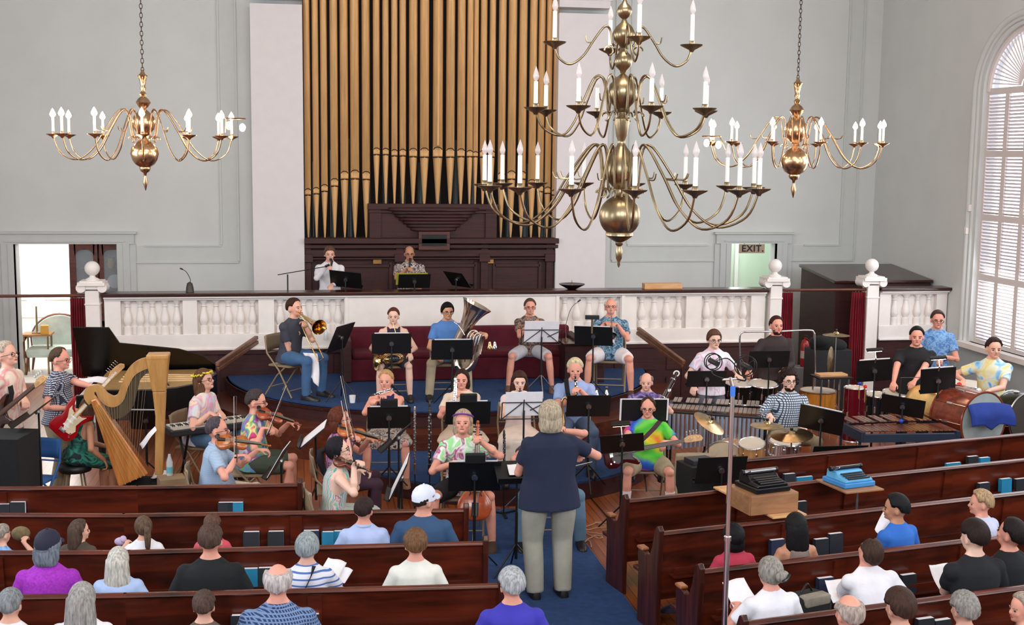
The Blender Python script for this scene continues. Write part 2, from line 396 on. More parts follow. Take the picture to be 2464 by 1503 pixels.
B().box((0, 0, .7), (.5, .4, .03)).build('table_top', OAK, t)
for sx in (-1, 1):
    for sy in (-1, 1): B().tube([(sx*.2, sy*.16, .69), (sx*.2, sy*.16, 0)], .018, 8).build('leg', BRASS, t)
t = thing('table_lamp', 'tall table lamp with white conical shade seen through the left doorway', 'lamp', (at(88, 770, YB+1.2).x, YB+1.2, .745))
B().lathe([(.09, 0), (.09, .02), (.02, .04), (.015, .55)], n=12).build('lamp_base', BRASS, t, smooth=True)
B().lathe([(.17, .5), (.1, .78)], n=20, cap=False).build('lamp_shade', mat('lamp_shade', 'fffaf0', .9, emit=.6), t, smooth=True)
t = tag(B().box((at(107, 778, YB+1.1).x, YB+1.1, .82), (.13, .09, .16)).build('amber_box', mat('amber', 'd9a445', .3), bev=.01), 'small amber yellow box standing on the side table in the doorway', 'box')
# china cabinet
cx0, cx1 = at(172, 700, YB+.5).x, at(305, 700, YB+.5).x
t = thing('china_cabinet', 'tall reddish wood china cabinet with arched glass doors behind the left doorway', 'cabinet', ((cx0+cx1)/2, YB+.75, .03))
cw = cx1-cx0; WAL = wood('cabinet_wood', '3d150d', '6e2c1b', .3)
b = B(); b.box((0, .1, 1.25), (cw, .04, 2.5)); b.box((-cw/2, -.05, 1.25), (.05, .35, 2.5)); b.box((cw/2, -.05, 1.25), (.05, .35, 2.5)); b.box((0, -.05, 2.48), (cw+.06, .4, .1)); b.box((0, -.05, .45), (cw, .36, .9))
b.build('body', WAL, t)
b = B()
for z in (1.2, 1.55, 1.9): b.box((0, -.03, z), (cw-.05, .28, .02))
b.build('shelf', WAL, t)
for s_ in (-1, 1):
    xc = s_*cw/4; hw = cw/4-.07; b = B()
    for e in (-1, 1): b.box((xc+e*(hw+.02), -.22, 1.68), (.07, .03, 1.5))
    b.box((xc, -.22, .97), (hw*2+.1, .03, .08))
    aa = [(xc+hw*math.cos(a), 2.12+.14*math.sin(a)) for a in [PI*i/12 for i in range(13)]]
    b.loft([[V((x, y, z)) for x, z in aa]+[V((xc-hw-.02, y, 2.42)), V((xc+hw+.02, y, 2.42))] for y in (-.235, -.205)])
    d = b.build('door', WAL, t)
    B().box((xc, -.215, 1.6), (2*hw, .006, 1.3)).build('pane', mat('cabinet_glass', 'c8d4dc', .05, alpha=.25, var=0), d)
for i, (x, z, c, l) in enumerate(((-.25, 1.21, 'c8ccd4', 'white china plate standing on the lower shelf of the cabinet'), (.25, 1.56, 'c8ccd4', 'white china plate on the middle shelf at the cabinet door edge'), (-.1, 1.91, 'c79a50', 'gold china jar on the top shelf behind the first cabinet door'), (.18, 1.91, 'c79a50', 'gold china jar on the top shelf behind the second cabinet door'))):
    b = B(); ps = t.location+V((x*cw, -.02, z))
    if i < 2: b.lathe([(.01, 0), (.11, .02), (.12, .03), (.1, .03)], ps+V((0, 0, .12)), 20, ax=(0, -1, .1))
    else: b.lathe([(.04, 0), (.07, .08), (.05, .15), (.06, .17)], ps, 14)
    tag(b.build('china_piece', mat('china_'+c, c, .2), smooth=True), l, 'plate' if i < 2 else 'jar')
# exit sign
t = thing('exit_sign', 'tan EXIT sign with dark letters hanging in the right doorway', 'sign', at(1809, 598, YB-.06))
a0, a1 = at(1779, 588, YB-.06), at(1839, 609.5, YB-.06); sw, sh = a1.x-a0.x, a0.z-a1.z
B().box((0, 0, 0), (sw, .025, sh)).build('sign_board', mat('sign_tan', 'a8957e', .6), t)
cu = bpy.data.curves.new('letters', 'FONT'); cu.body = 'EXIT.'; cu.size = sh*1.02; cu.align_x = 'CENTER'; cu.align_y = 'CENTER'; cu.extrude = .003; cu.space_character = 1.12; cu.offset = .004
o = bpy.data.objects.new('letters_c', cu); COL.objects.link(o); bpy.context.view_layer.update(); me_ = bpy.data.meshes.new_from_object(o.evaluated_get(bpy.context.evaluated_depsgraph_get())); bpy.data.objects.remove(o); me_.materials.clear(); me_.materials.append(mat('letter_dark', '1b0f14', .6)); o = bpy.data.objects.new('letters', me_); COL.objects.link(o); o.parent = t; o.location = (0.01, -.016, 0); o.rotation_euler = (PI/2, 0, 0)
B().box((sw*.3, 0, sh*.5+.02), (.01, .01, .05)).build('bracket', BLACK, t); B().box((-sw*.3, 0, sh*.5+.02), (.01, .01, .05)).build('bracket', BLACK, t)
# white pilasters either side of the organ
yF = YB-.38
for nme, (a, c) in (('trim_5', (606, 730)), ('trim_6', (1341, 1462))):
    x0, x1 = at(a, 350, yF).x, at(c, 350, yF).x
    b = B(); b.box(((x0+x1)/2, yF+.2, 3.2), (x1-x0, .4, 6.4)); b.box(((x0+x1)/2, yF+.19, at(1400, 3, yF).z+.12), (x1-x0+.04, .44, .2))
    b.box(((x0+x1)/2, yF+.2, 8), (x1-x0, .4, 3))
    struct(nme, b, PILA)
# ================================================================ chancel floor, platforms
AX = 2.15
CF = .85                                   # chancel floor level
x0c, x1c = at(255, 700, 18.65).x, at(1842, 700, 18.65).x
struct('floor_chancel', B().box(((x0c+x1c)/2, (18.75+YB)/2, CF/2), (x1c-x0c, YB-18.75, CF)), MAHO)
def disc(cx, cy, r, z0, z1, y1, n=48, sx=1.):
    pts = []
    a0 = math.asin(min(1, (y1-cy)/r)) if y1-cy < r else PI/2
    for i in range(n+1):
        a = PI-a0*1+ (PI+2*a0)*i/n
        pts.append((cx+sx*r*math.cos(a), cy+r*math.sin(a)))
    return pts
def plat(name, cx, cy, r, z, y1, m, z0=0, sx=1.):
    b = B(); b.prism(disc(cx, cy, r, 0, z, y1, sx=sx), z-z0, M.Translation((0, 0, z0))); return struct(name, b, m)
Z3, Z2 = .65, .22
plat('floor_platform', 2.1, 18.9, 3.25, Z3-.02, 19.0, MAHO); plat('floor_platform_carpet', 2.1, 18.9, 3.22, Z3, 19.0, CARPET, Z3-.02)
plat('trim_7', 2.1, 18.9, 3.27, Z3-.02, 19.0, RAILW, Z3-.06)
plat('floor_step', 2.1, 18.9, 3.62, .43, 18.5, wood('step_wood', '3a160a', '6e3216', .35, (1, 8, 8)))
plat('floor_lower_platform', 2.45, 15.5, 2.03, Z2-.02, 17.2, MAHO); plat('floor_lower_carpet', 2.45, 15.5, 2.0, Z2, 17.2, CARPET, Z2-.02)
# dark panelled wall under the balustrade
BY = 18.65
zt, zb = at(900, 709, BY).z, at(560, 841, BY).z          # underside of cap, foot of the white part
xl, xr = at(250, 715, BY).x, at(1842, 704, BY).x
b = B(); b.box(((xl+xr)/2, BY+.09, zb/2), (xr-xl, .18, zb)); b.box(((xl+xr)/2, BY-.02, zb-.03), (xr-xl, .06, .06))
n = 12
for i in range(n):
    xa = xl+(xr-xl)*(i+.5)/n
    for zz_ in ((.12, .5), (.62, 1.0)): b.box((xa, BY-.005, sum(zz_)/2), ((xr-xl)/n-.16, .03, zz_[1]-zz_[0]))
struct('wall_chancel', b, MAHO)
# balustrade
bt = thing('balustrade', 'long white balustrade with dark wooden cap across the chancel', 'balustrade', (0, BY, 0))
def bal_section(t, x0, x1, spans, y=0):
    b = B(); b.box(((x0+x1)/2, y+.125, (zt+zb)/2), (x1-x0, .06, zt-zb)); b.box(((x0+x1)/2, y+.08, zb+.12), (x1-x0, .2, .24)); b.box(((x0+x1)/2, y+.07, zb+.015), (x1-x0, .24, .03))
    b.box(((x0+x1)/2, y+.08, zt-.03), (x1-x0, .2, .06)); b.box(((x0+x1)/2, y+.05, zt-.012), (x1-x0, .26, .024))
    prev = x0
    for a, c in spans+[(x1, x1)]:
        if a-prev > .02: b.box(((prev+a)/2, y+.08, (zt+zb)/2), (a-prev, .17, zt-zb))
        prev = c
    b.build('balustrade_body', WHITE, t, bev=.006)
    b = B(); b.box(((x0+x1)/2, y+.07, zt+.03), (x1-x0+.06, .36, .05)); b.build('cap_rail', RAILW, t, bev=.012)
    for a, c in spans:
        nb = max(2, round((c-a)/.185)); H = zt-.05-(zb+.24)
        for i in range(nb):
            x = a+(c-a)*(i+.5)/nb
            b = B(); z0 = zb+.24
            b.lathe([(.055, z0+H*q) if False else (r_, z0+H*q) for r_, q in ((.06, 0), (.06, .22), (.035, .24), (.04, .27), (.06, .33), (.066, .42), (.055, .55), (.035, .7), (.03, .78), (.045, .8), (.03, .82), (.034, .88), (.06, .93), (.065, 1))], (x, y+.072, 0), 12)
            b.build('baluster', WHITE, t, smooth=True)
def bx(u): return at(u, 770, BY).x
bal_section(bt, xl, xr, [(bx(a), bx(c)) for a, c in ((291, 440), (475, 622), (660, 828), (1345, 1492), (1531, 1650), (1687, 1806))])
B().box(((bx(836)+bx(1338))/2, -.015, (zt+zb)/2), (bx(1338)-bx(836), .04, zt-zb-.02)).build('plain_panel', WHITE, bt, bev=.006)
for u in (834, 1340, 1497): B().box((bx(u), -.02, (zt+zb)/2), (.05, .06, zt-zb-.02)).build('corner_strip', WHITE, bt)
xr3 = at(2118, 700, BY).x
bs_ = thing('balustrade', 'short white balustrade between the ball newel and the right wall', 'balustrade', (0, BY, 0))
bal_section(bs_, xr3, XW-.02, [(at(2142, 760, BY).x, at(2252, 760, BY).x)])
struct('wall_side_chancel', B().box(((xr3+XW)/2, BY+.1, zb/2), (XW-xr3, .18, zb)), MAHO)
# newel posts with ball finials
zc = at(1855, 680, BY-.05).z; zball = at(1855, 640, BY-.05).z
def newel(x, label):
    t = thing('newel_post', label, 'newel post', (x, BY+.02, 0), 0)
    B().box((0, 0, zc/2-.02), (.2, .2, zc-.06)).box((0, 0, .1), (.3, .3, .2)).box((0, 0, zt-.1), (.22, .22, .03)).build('shaft', WHITE, t, bev=.01)
    b = B(); b.box((0, 0, zc+.05), (.38, .34, .05)); b.box((0, 0, zc+.08), (.32, .3, .03)); b.box((0, 0, zc), (.3, .24, .06))
    for s_ in (-1, 1): b.lathe([(.065, -.14), (.075, -.1), (.06, 0), (.075, .1), (.065, .14)], (s_*.15, 0, zc-.01), 16, ax=(0, 1, 0))
    b.build('capital', WHITE, t, smooth=True)
    b = B(); b.lathe([(.1, zc+.09), (.1, zc+.11), (.045, zc+.14), (.035, zc+.17)], n=16); b.ell((0, 0, zball), .108, n=24, m=16)
    b.build('ball_finial', WHITE, t, smooth=True)
    return x
nx1 = newel(xl-.155, 'white newel post with ball finial in front of the china cabinet')
nx2 = newel(xr+.155, 'white newel post with ball finial in front of the exit doorway')
nx3 = newel(xr3-.155, 'white newel post with ball finial beside the tall dark wooden cupboard')
# curtain rods and maroon curtains
def rod(x0, x1, label):
    t = thing('curtain_rod', label, 'rod', (0, BY-.02, at(100, 711, BY).z))
    B().tube([(x0, 0, 0), (x1, 0, 0)], .022, 10).build('pole', mat('rod_wood', '5c2c1c', .35), t, smooth=True)
def curtain(x0, x1, label, zb0=.06, folds=6):
    z1 = at(100, 718, BY).z; pts = []
    n = folds*8; rows = []
    for k in range(13):
        f = k/12; z = z1+(zb0-z1)*f; row = []
        for i in range(n+1):
            a = i/n; amp = .035+.01*f; w_ = (x1-x0)*(1+.06*math.sin(f*5))
            row.append(V(((x0+x1)/2+(a-.5)*w_, BY-.02+amp*math.sin(a*folds*2*PI+f*.8)+.01*math.sin(a*9+f*4), z)))
        rows.append(row)
    t = thing('curtain', label, 'curtain'); B().sheet(rows).build('drape', VELVET, t, smooth=True, thick=.012)
    b = B()
    for i in range(4): 
        x = x0+(x1-x0)*(i+.5)/4; b.tube([(x+.03*math.cos(a), BY-.02, z1+.025+.03*math.sin(a)) for a in [2*PI*j/12 for j in range(12)]], .004, 6, closed=True)
    b.build('curtain_ring', BRASS, t)
rod(XL, nx1-.1, 'dark red-brown wooden curtain rod across the opening before the parlour door')
rod(nx2+.1, nx3-.1, 'dark red-brown wooden curtain rod between the two right-hand newel posts')
curtain(at(173, 800, BY).x, nx1-.12, 'maroon velvet curtain gathered beside the newel post near the piano')
curtain(nx2+.12, at(1902, 800, BY).x, 'maroon velvet curtain gathered beside the newel post near the exit')
curtain(at(2046, 800, BY).x, nx3-.12, 'maroon velvet curtain hanging down among the percussion near the cupboard')
# tall dark cupboard behind the right newel
yk = BY+.5; kx0 = at(2010, 700, yk).x
t = thing('cupboard', 'tall dark wooden cupboard with sloping top behind the right balustrade', 'cupboard')
za = at(2020, 657, yk+.3).z
b = B(); b.loft([[V((kx0, y, 0)), V((XW-.05, y, 0)), V((XW-.05, y, zz_)), V((kx0, y, zz_))] for y, zz_ in ((yk, za-.14), (YB-.9, za))])
b.build('body', MAHO, t, bev=.01)
b = B(); b.loft([[V((kx0-.04, y, zz_)), V((XW-.03, y, zz_)), V((XW-.03, y, zz_+.05)), V((kx0-.04, y, zz_+.05))] for y, zz_ in ((yk-.04, za-.14), (YB-.88, za))])
b.build('lid', RAILW, t, bev=.01)
# ================================================================ organ
oy = YB-.3
t = thing('pipe_organ', 'large pipe organ with gold painted pipes in a dark mahogany case', 'organ', (0, 0, 0))
zi = at(1000, 574, oy).z
wO = ox1-ox0; xc = (ox0+ox1)/2
b = B(); b.box((xc, oy+.3, zi/2), (wO, .5, zi)); 
b.box((xc, oy-.02, zi-.03), (wO, .3, .09)); b.box((xc, oy+.0, zi-.13), (wO, .2, .06)); b.box((xc, oy+.02, zi-.25), (wO, .12, .12)); b.box((xc, oy-.0, zi-.34), (wO, .14, .03))
for u in (740, 962, 1165, 1322):
    x = at(u, 650, oy).x; b.box((x, oy+.02, zi/2), (.13, .1, zi-.1)); b.box((x, oy+.0, zi-.33), (.19, .15, .14))
for u0, u1 in ((770, 940), (985, 1145), (1190, 1300)):
    x0, x1 = at(u0, 650, oy).x, at(u1, 650, oy).x
    for a, c, d, e in ((x0, x1, zi-.5, zi-.44), (x0, x1, .95, 1.05)): b.box(((a+c)/2, oy+.04, (d+e)/2), (c-a, .05, e-d))
    for x in (x0, x1): b.box((x, oy+.04, (zi+.5)/2), (.06, .05, zi-1.3))
b.build('case', MAHO, t, bev=.008)
# raised tower with ribbed corbel
tx0, tx1 = at(889, 500, oy).x, at(1196, 500, oy).x; zt2 = at(1000, 493, oy).z; txc = (tx0+tx1)/2
b = B(); b.box((txc, oy+.3, (zi+zt2)/2), (tx1-tx0, .5, zt2-zi)); b.box((txc, oy+.04, zt2-.03), (tx1-tx0+.05, .12, .1)); b.box((txc, oy+.02, zt2-.12), (tx1-tx0+.02, .06, .04))
for x in (tx0+.1, tx1-.1): b.box((x, oy+.03, (zi+zt2)/2), (.2, .05, zt2-zi))
b.build('tower_base', MAHO, t, bev=.008)
b = B(); nr = 7
for i in range(nr):
    f = i/(nr-1); hw = (at(1158, 500, oy).x-at(935, 500, oy).x)/2*(1-.5*f); z = zt2-.07-f*(zt2-at(1043, 548, oy).z-.05); d = .26*(1-f*.75)+.05
    pts = [(hw*math.cos(a), -d*math.sin(a)) for a in [PI*j/16 for j in range(17)]]
    b.loft([[V((txc+p[0]*k, oy+.04+p[1]*k, z+dz)) for p in pts] for k, dz in ((.96, -.03), (1, -.02), (1, .02), (.96, .03))])
b.build('ribbed_corbel', MAHO, t, smooth=True)
sx0, sx1 = at(1008, 580, oy-.2), at(1083, 604, oy-.2)
b = B(); b.box(((sx0.x+sx1.x)/2, oy-.1, at(1045, 580, oy-.2).z), (sx1.x-sx0.x, .12, .32)); b.build('screen_housing', wood('maho_red', '3a1510', '5c251a', .4), t, bev=.01)
B().box(((sx0.x+sx1.x)/2, oy-.165, at(1045, 578, oy-.2).z), (.43, .01, .2)).build('screen', BLKG, t)
for u, v in ((908, 628), (1178, 627)): B().box(at(u, v, oy-.02), (.14, .01, .09)).build('brass_plate', mat('plate_brass', 'b98c4d', .3, .8), t)
# pipes
U = []
for us, ws, ft, mo in (
    ([741, 761, 781, 805, 829, 854, 881], [15, 15, 16, 18, 19, 21, 19], 570, [468, 465, 459, 446.5, 430, 429, 430.5]),
    ([906, 928, 949, 969, 994, 1021, 1053, 1083, 1109, 1130, 1144, 1162, 1183], [16, 15, 15, 16, 20, 22, 24, 21, 19, 15, 12, 16, 15], 495, [371, 371, 374, 374, 376, 377, 377, 377, 376, 376, 376, 377, 377]),
    ([1206, 1230, 1255, 1279, 1299, 1317, 1333], [18, 20, 19, 18, 16, 15, 12], 570, [432, 430, 430, 449, 460, 464, 468])):
    for u, w_, m in zip(us, ws, mo):
        py = oy+.16 if ft == 570 else oy+.1
        c = at(u, m, py); rr = w_/2/((F0)/(ray(u, m).dot(_F)*py/ray(u, m).y)); zf = at(u, ft, py).z
        ph = rr*1.9; zm = c.z
        b = B(); b.lathe([(.012, zf-.02), (rr*.35, zf+.12*(zm-zf)), (rr*.97, zm-.01)], (c.x, py, 0), 20)
        # body with flattened mouth: ring verts on the front are pulled in
        n = 20; rings = []
        def ring(z, mouth):
            out = []
            for j in range(n):
                a = 2*PI*j/n; x, y = rr*math.cos(a), rr*math.sin(a)
                if mouth and y < -rr*.35: y = -rr*.35-(1-mouth)*(abs(y)-rr*.35)
                out.append(V((c.x+x, py+y, z)))
            return out
        rings = [ring(zm, 0), ring(zm+.018, 1), ring(zm+ph*.7, 1), ring(zm+ph, .75), ring(zm+ph+.03, 0), ring(8.6, 0)]
        b.loft(rings)
        pp = b.build('pipe', GOLD, t, smooth=True)
        B().tube([(c.x+rr*.86*math.cos(a), py-rr*.42-rr*.3*(1-abs(math.cos(a))), zm+ph*.72+rr*.55*math.sin(a)) for a in [PI*i/10 for i in range(11)]], .007, 5).build('lip_arch_shade', mat('slot_dark', '20100a', .9), pp)  # arch of the upper lip, its shade put in as a dark arc
        B().box((c.x, py-rr*.6, zm-.008), (rr*1.9, rr*.7, .02)).build('mouth_slot', mat('slot_dark', '20100a', .9), pp)
b = B()
for u, v0, v1 in ((741, 30, 30), (1333, 30, 30)): b.box((at(u, 300, oy+.4).x, oy+.45, 5.5), (.05, .1, 6.4))
for i in range(14): b.lathe([(.05, zi), (.05, zi+1.3+.2*(i % 3))], (at(760+i*42, 500, oy+.45).x, oy+.5, 0), 10)
b.build('inner_pipes', mat('inner_pipe_grey', '3c4648', .5, .4), t)
# ================================================================ pews
PL = 0.92
def pew(name_label, A, C, lend=True, rend=True, group='pews', stiles=1.25, rackx=None):
    A, C = V((A[0], A[1], 0)), V((C[0], C[1], 0)); d = C-A; L = d.length; ang = math.atan2(d.y, d.x)
    t = thing('pew', name_label, 'pew', A, ang, group)
    b = B(); tilt = .05
    b.loft([[V((x, y, z)) for y, z in ((.0+.05, .3), (.03+.05, .3), (.03, .86), (.0, .86))] for x in (0, L)])
    k = max(1, round(L/stiles))
    for i in range(1, k): b.loft([[V((i*L/k+dx, y, z)) for y, z in ((.03, .3), (.05, .3), (.0, .84), (-.022, .84))] for dx in (-.05, .05)])
    b.loft([[V((x, y, z)) for y, z in ((.03, .29), (.06, .29), (.05, .36), (.022, .36))] for x in (0, L)])
    b.build('back_panel', PEWH, t)
    b = B(); b.loft([[V((x, .012+.035*math.cos(a), .868+.022*math.sin(a))) for a in [2*PI*j/10 for j in range(10)]] for x in (-.01, L+.01)]); b.build('top_rail', PEWH, t, smooth=True)
    b = B(); b.box((L/2, .30, .43), (L, .42, .035)); b.box((L/2, .1, .40), (L, .03, .1)); b.build('seat', PEWH, t, bev=.008)
    b = B(); b.box((L/2, .46, .3), (L-.1, .025, .2)); 
    for i in range(0, k+1): b.box((min(max(i*L/k, .05), L-.05), .3, .2), (.04, .3, .4))
    b.build('seat_support', PEWH, t)
    b = B(); b.box((L/2, -.055, .56), (L-.2, .016, .05)); b.box((L/2, -.015, .50), (L-.2, .1, .014)); b.build('book_rack', PEWH, t)
    prof = [(-.02, 0), (.44, 0), (.44, .5), (.46, .6), (.44, .655), (.36, .665), (.26, .64), (.17, .66), (.12, .74), (.08, .86), (.04, .93), (-.01, .945), (-.05, .91), (-.05, .8), (-.02, .5)]
    prof = [(p[0]*.76, p[1]) for p in prof]
    for e, x in ((lend, -.035), (rend, L)):
        if e:
            q = B().prism(prof, .045, M.Translation((x+.04, 0, 0)) @ M(((0, 0, -1, 0), (1, 0, 0, 0), (0, 1, 0, 0), (0, 0, 0, 1)))).build('pew_end', PEW, t, bev=.008)
            B().prism([(.24, .655), (.335, .655), (.35, .668), (.335, .685), (.24, .68)], .07, M.Translation((x+.052, 0, 0)) @ M(((0, 0, -1, 0), (1, 0, 0, 0), (0, 1, 0, 0), (0, 0, 0, 1)))).build('arm_cap', wood('worn_arm', '7a4526', 'a8683c', .3), q, bev=.01)
    return t
LP = {}
def chain(tag_, pts, z=.88):
    P_ = [gp(u, v, z) for u, v in pts]; LP[tag_] = P_; return P_
rows_left = [('front', [(-330, 1176), (330, 1171), (717, 1165)]), ('second', [(-330, 1236), (297, 1238.5), (1117, 1226)]), ('third', [(-330, 1330), (310, 1327), (1163, 1305)]), ('fourth', [(-330, 1440), (300, 1430.5), (1200, 1407)]), ('fifth', [(-330, 1570), (300, 1561), (1260, 1535)])]
for nm, pts in rows_left:
    P_ = chain('L'+nm, pts)
    pew('dark stained wooden pew, %s row on the left of the aisle, long section' % nm, P_[1], P_[2], False, True, 'left pews')
    pew('dark stained wooden pew, %s row on the left, outer section by the left wall' % nm, P_[0], P_[1], False, False, 'left pews')
rows_right = [('front', [(1770, 1108), (2464, 1048), (2700, 1022)]), ('second', [(1510, 1204), (2160, 1140), (2700, 1081)]), ('third', [(1592, 1282), (2133, 1226), (2700, 1158)]), ('fourth', [(1690, 1373.5), (2071, 1331), (2700, 1256)]), ('fifth', [(1795, 1499), (2281, 1437), (2700, 1380)]), ('sixth', [(1900, 1650), (2400, 1580), (2800, 1520)])]
for nm, pts in rows_right:
    P_ = chain('R'+nm, pts)
    a = P_[0]; d = (P_[2]-P_[0]).normalized(); e = a+d*min(7.3, (XW-.3-a.x)/d.x)
    pew('dark stained wooden pew, %s row on the right of the aisle' % nm, a, e, True, True, 'right pews')
# ================================================================ people
def skinm(c): return mat('skin_'+c, c, .55, var=.05, scale=12, bump=.05, bs=90)
SK = {'fair': 'dfa994', 'pink': 'dd9a86', 'tan': 'b98164', 'brown': '8d5a40', 'light': 'e6bba8'}
def hairm(c): return mat('hair_'+c, c, .6, var=.45, scale=26, bump=.5, bs=70, stretch=(3, 3, .6), spec=.2)
def fab(c, **k): return mat('cloth_'+c, c, .9, var=.1, scale=7, bump=.15, bs=60, **k)
EYE = mat('eye_dark', '2a1a18', .3, var=0); LIP = mat('lips', '9c4c48', .5, var=.05); SPECS = mat('spectacle_rim', '2e2622', .25, .6, var=0)
SHOEB = mat('shoe_black', '15110f', .4); SHOEW = mat('shoe_white', 'd8d8dc', .6)
def norm(v): return v.normalized() if v.length > 1e-9 else V((0, 0, 1))
def ik(a, c, l1, l2, pole):
    d = c-a; L = min(d.length, (l1+l2)*.999); L = max(L, abs(l1-l2)*1.02); u = norm(d)
    c = a+u*L; x = (l1*l1-l2*l2+L*L)/(2*L); h = math.sqrt(max(0, l1*l1-x*x))
    p = pole-u*pole.dot(u); p = norm(p); return a+u*x+p*h, c
HL = {'short': [(0, 40), (35, 37), (55, 24), (74, -4), (95, 8), (120, -22), (180, -36)],
      'fringe': [(0, 24), (40, 20), (65, 0), (85, -25), (110, -35), (180, -42)],
      'long': [(0, 42), (35, 34), (60, 5), (80, -35), (100, -50), (180, -55)],
      'receding': [(0, 68), (22, 66), (42, 44), (62, 26), (76, 2), (95, 8), (120, -22), (180, -36)],
      'bob': [(0, 40), (40, 26), (65, -5), (85, -38), (110, -45), (180, -52)]}
def hairmesh(q, hd, style, thick, sc_, curl, rng):
    b = B(); n, m = 36, 24; rings = []
    lut = HL.get(style, HL['short'])
    def hl(a):
        for (a0, e0), (a1, e1) in zip(lut, lut[1:]):
            if a <= a1: return e0+(e1-e0)*(a-a0)/(a1-a0)
        return lut[-1][1]
    for i in range(m+1):
        e = R(-89+178*i/m); r_ = []
        for j in range(n):
            a = 2*PI*j/n; d = V((math.sin(a)*math.cos(e), math.cos(a)*math.cos(e), math.sin(e)))
            az = abs(math.degrees(math.atan2(d.x, d.y))); el = math.degrees(e)
            if style == 'ring': k = min(1, max(0, (42-el)/12))*min(1, max(0, (el-(hl(az)-4))/9)) if az > 62 else 0
            elif style == 'balding': k = min(1, max(0, (el-hl(az))/9))*min(1, max(0, (58-el)/14 if az < 110 else 1)); k = k*(.35 if (el > 50) else 1)
            else: k = min(1, max(0, (el-hl(az))/9))
            t = -.016+(thick+.016)*k
            if curl and k > .2: t += curl*(rng.random()-.4)
            r_.append(q @ (hd @ (V((d.x*(.076+t), d.y*(.095+t)+.012, d.z*(.098+t)+.112))*sc_)))
        rings.append(r_)
    b.loft(rings); return b
def person(label, u, v, Y, fl=0., yaw=0., seat=.45, s=None, lean=8, side=0, hyaw=0, hpit=0, RH=None, LH=None, RHn=None, LHn=None, RHd=None, LHd=None,
           Rp=None, Lp=None, skin='fair', hair='short', hcol='4a3020', shirt=None, sleeve='short', legs='trousers', legm=None, shoe=None, w=1., belly=0.,
           feet=None, vox=.0085, group=None, glasses=False, curl=0., thick=.014, grip=.9, hat=None, extra=None, knees=.16, cat='person', hem=0):
    """u, v: where the crown of the head is seen; Y: its distance.  Hands are points of the place."""
    top = at(u, v, Y); rz = M.Rotation(R(yaw), 3, 'Z')
    t = V((math.sin(R(side)), math.sin(R(lean)), math.cos(R(lean)))).normalized()
    zt_ = top.z-fl
    hd3 = (M.Rotation(R(-hyaw), 3, 'Z') @ M.Rotation(R(-hpit), 3, 'X'))
    hv = hd3 @ V((0, 0, .228))
    unit = t*.53+hv                  # from hip to the crown, for a body of scale 1
    if s is None: s = (zt_-seat)/(unit.z+.095) if seat else zt_/(.925+unit.z)
    hz = seat+.095*s if seat else .925*s
    base = top-rz @ (unit*s); base.z = fl
    hip = V((0, 0, hz)); T = M.Translation(base) @ M.Rotation(R(yaw), 4, 'Z'); Ti = T.inverted()
    root = thing('person', label, cat, group=group, mtx=T)
    root['h'] = 0; del root['h']
    ex = V((1, 0, 0)); ex = norm(ex-t*ex.dot(t)); ey = t.cross(ex)*-1; ey = norm(V((0, 1, 0))-t*t.y)
    def tp(k, x=0, y=0): return hip+t*(k*s)+ex*(x*s)+ey*(y*s)
    neck = tp(.49); H = neck+t*(.04*s)
    g_s = s*1.07
    def hp(x, y, z): return H+hd3 @ (V((x, y, z))*g_s)
    b = B()
    def trs(b, rr, n=20):
        b.loft([[tp(k)+ex*(rx*s*math.cos(2*PI*j/n))+ey*((ry*math.sin(2*PI*j/n)+yo)*s) for j in range(n)] for k, rx, ry, yo in rr])
    trs(b, [(-.09, .10*w, .07, 0), (-.04, .15*w, .095, 0), (.06, .14*w, .095, 0), (.16, .135*w, .095, 0), (.28, .15*w, .105, 0), (.38, .16*w, .105, 0), (.43, .135*w, .09, 0), (.468, .085, .068, 0), (.5, .055, .054, 0)])
    b.tube([tp(.45, 0, -.005), tp(.5), H+t*.03*s, hp(0, .0, .06)], [.072*s, .057*s, .053*s, .052*s], 12)
    for e in (-1, 1): b.tube([tp(.42, e*.13), tp(.46, e*.07), tp(.52, e*.03)], [.035*s, .04*s, .035*s], 10)
    b.ell(hp(0, .012, .112), (.073*g_s, .093*g_s, .097*g_s), hd3, 18, 14)          # cranium
    b.ell(hp(0, .045, .045), (.052*g_s, .058*g_s, .058*g_s), hd3, 14, 10)           # jaw
    b.ell(hp(0, .088, .015), (.022*g_s, .02*g_s, .018*g_s), hd3, 10, 8)            # chin
    b.tube([hp(0, .1, .098), hp(0, .118, .07), hp(0, .108, .058)], [.008*g_s, .014*g_s, .013*g_s], 8)  # nose
    for e in (-1, 1):
        b.ell(hp(e*.076, -.002, .078), (.009*g_s, .018*g_s, .028*g_s), hd3, 8, 6)
        b.ell(hp(e*.034, .078, .066), (.022*g_s, .024*g_s, .022*g_s), hd3, 8, 6)
    sh = {}
    arms = {}
    for sd, tgt, pole, hn, hd_ in ((1, RH, Rp, RHn, RHd), (-1, LH, Lp, LHn, LHd)):
        S = tp(.395, sd*.165*min(w, 1.12)); 
        if tgt is None:
            if seat: g = hip+V((sd*.13, .34, .08))*s
            else: g = V((sd*.30*w, .08, .80*s))
            dd = V((-.3*sd, 1, -.2)) if seat else V((0, .2, -1)); nn = V((0, 0, -1)) if seat else V((-sd, 0, 0)); cu = .35
        else:
            g = (Ti @ tgt) if len(tgt) == 3 and not isinstance(tgt, tuple) else V(tgt)
            dd = None; nn = V((0, -.3, -1)); cu = grip
        if hn is not None: nn = V(hn)
        if hd_ is not None: dd = V(hd_)
        if dd is None: dd = norm(g-S)
        dd = norm(dd); wr = g-dd*(.075*s)
        pl = V(pole) if pole is not None else V((sd*.75, -.35, -.8))
        el, wr2 = ik(S, wr, .29*s, .255*s, pl); g = g+(wr2-wr); wr = wr2
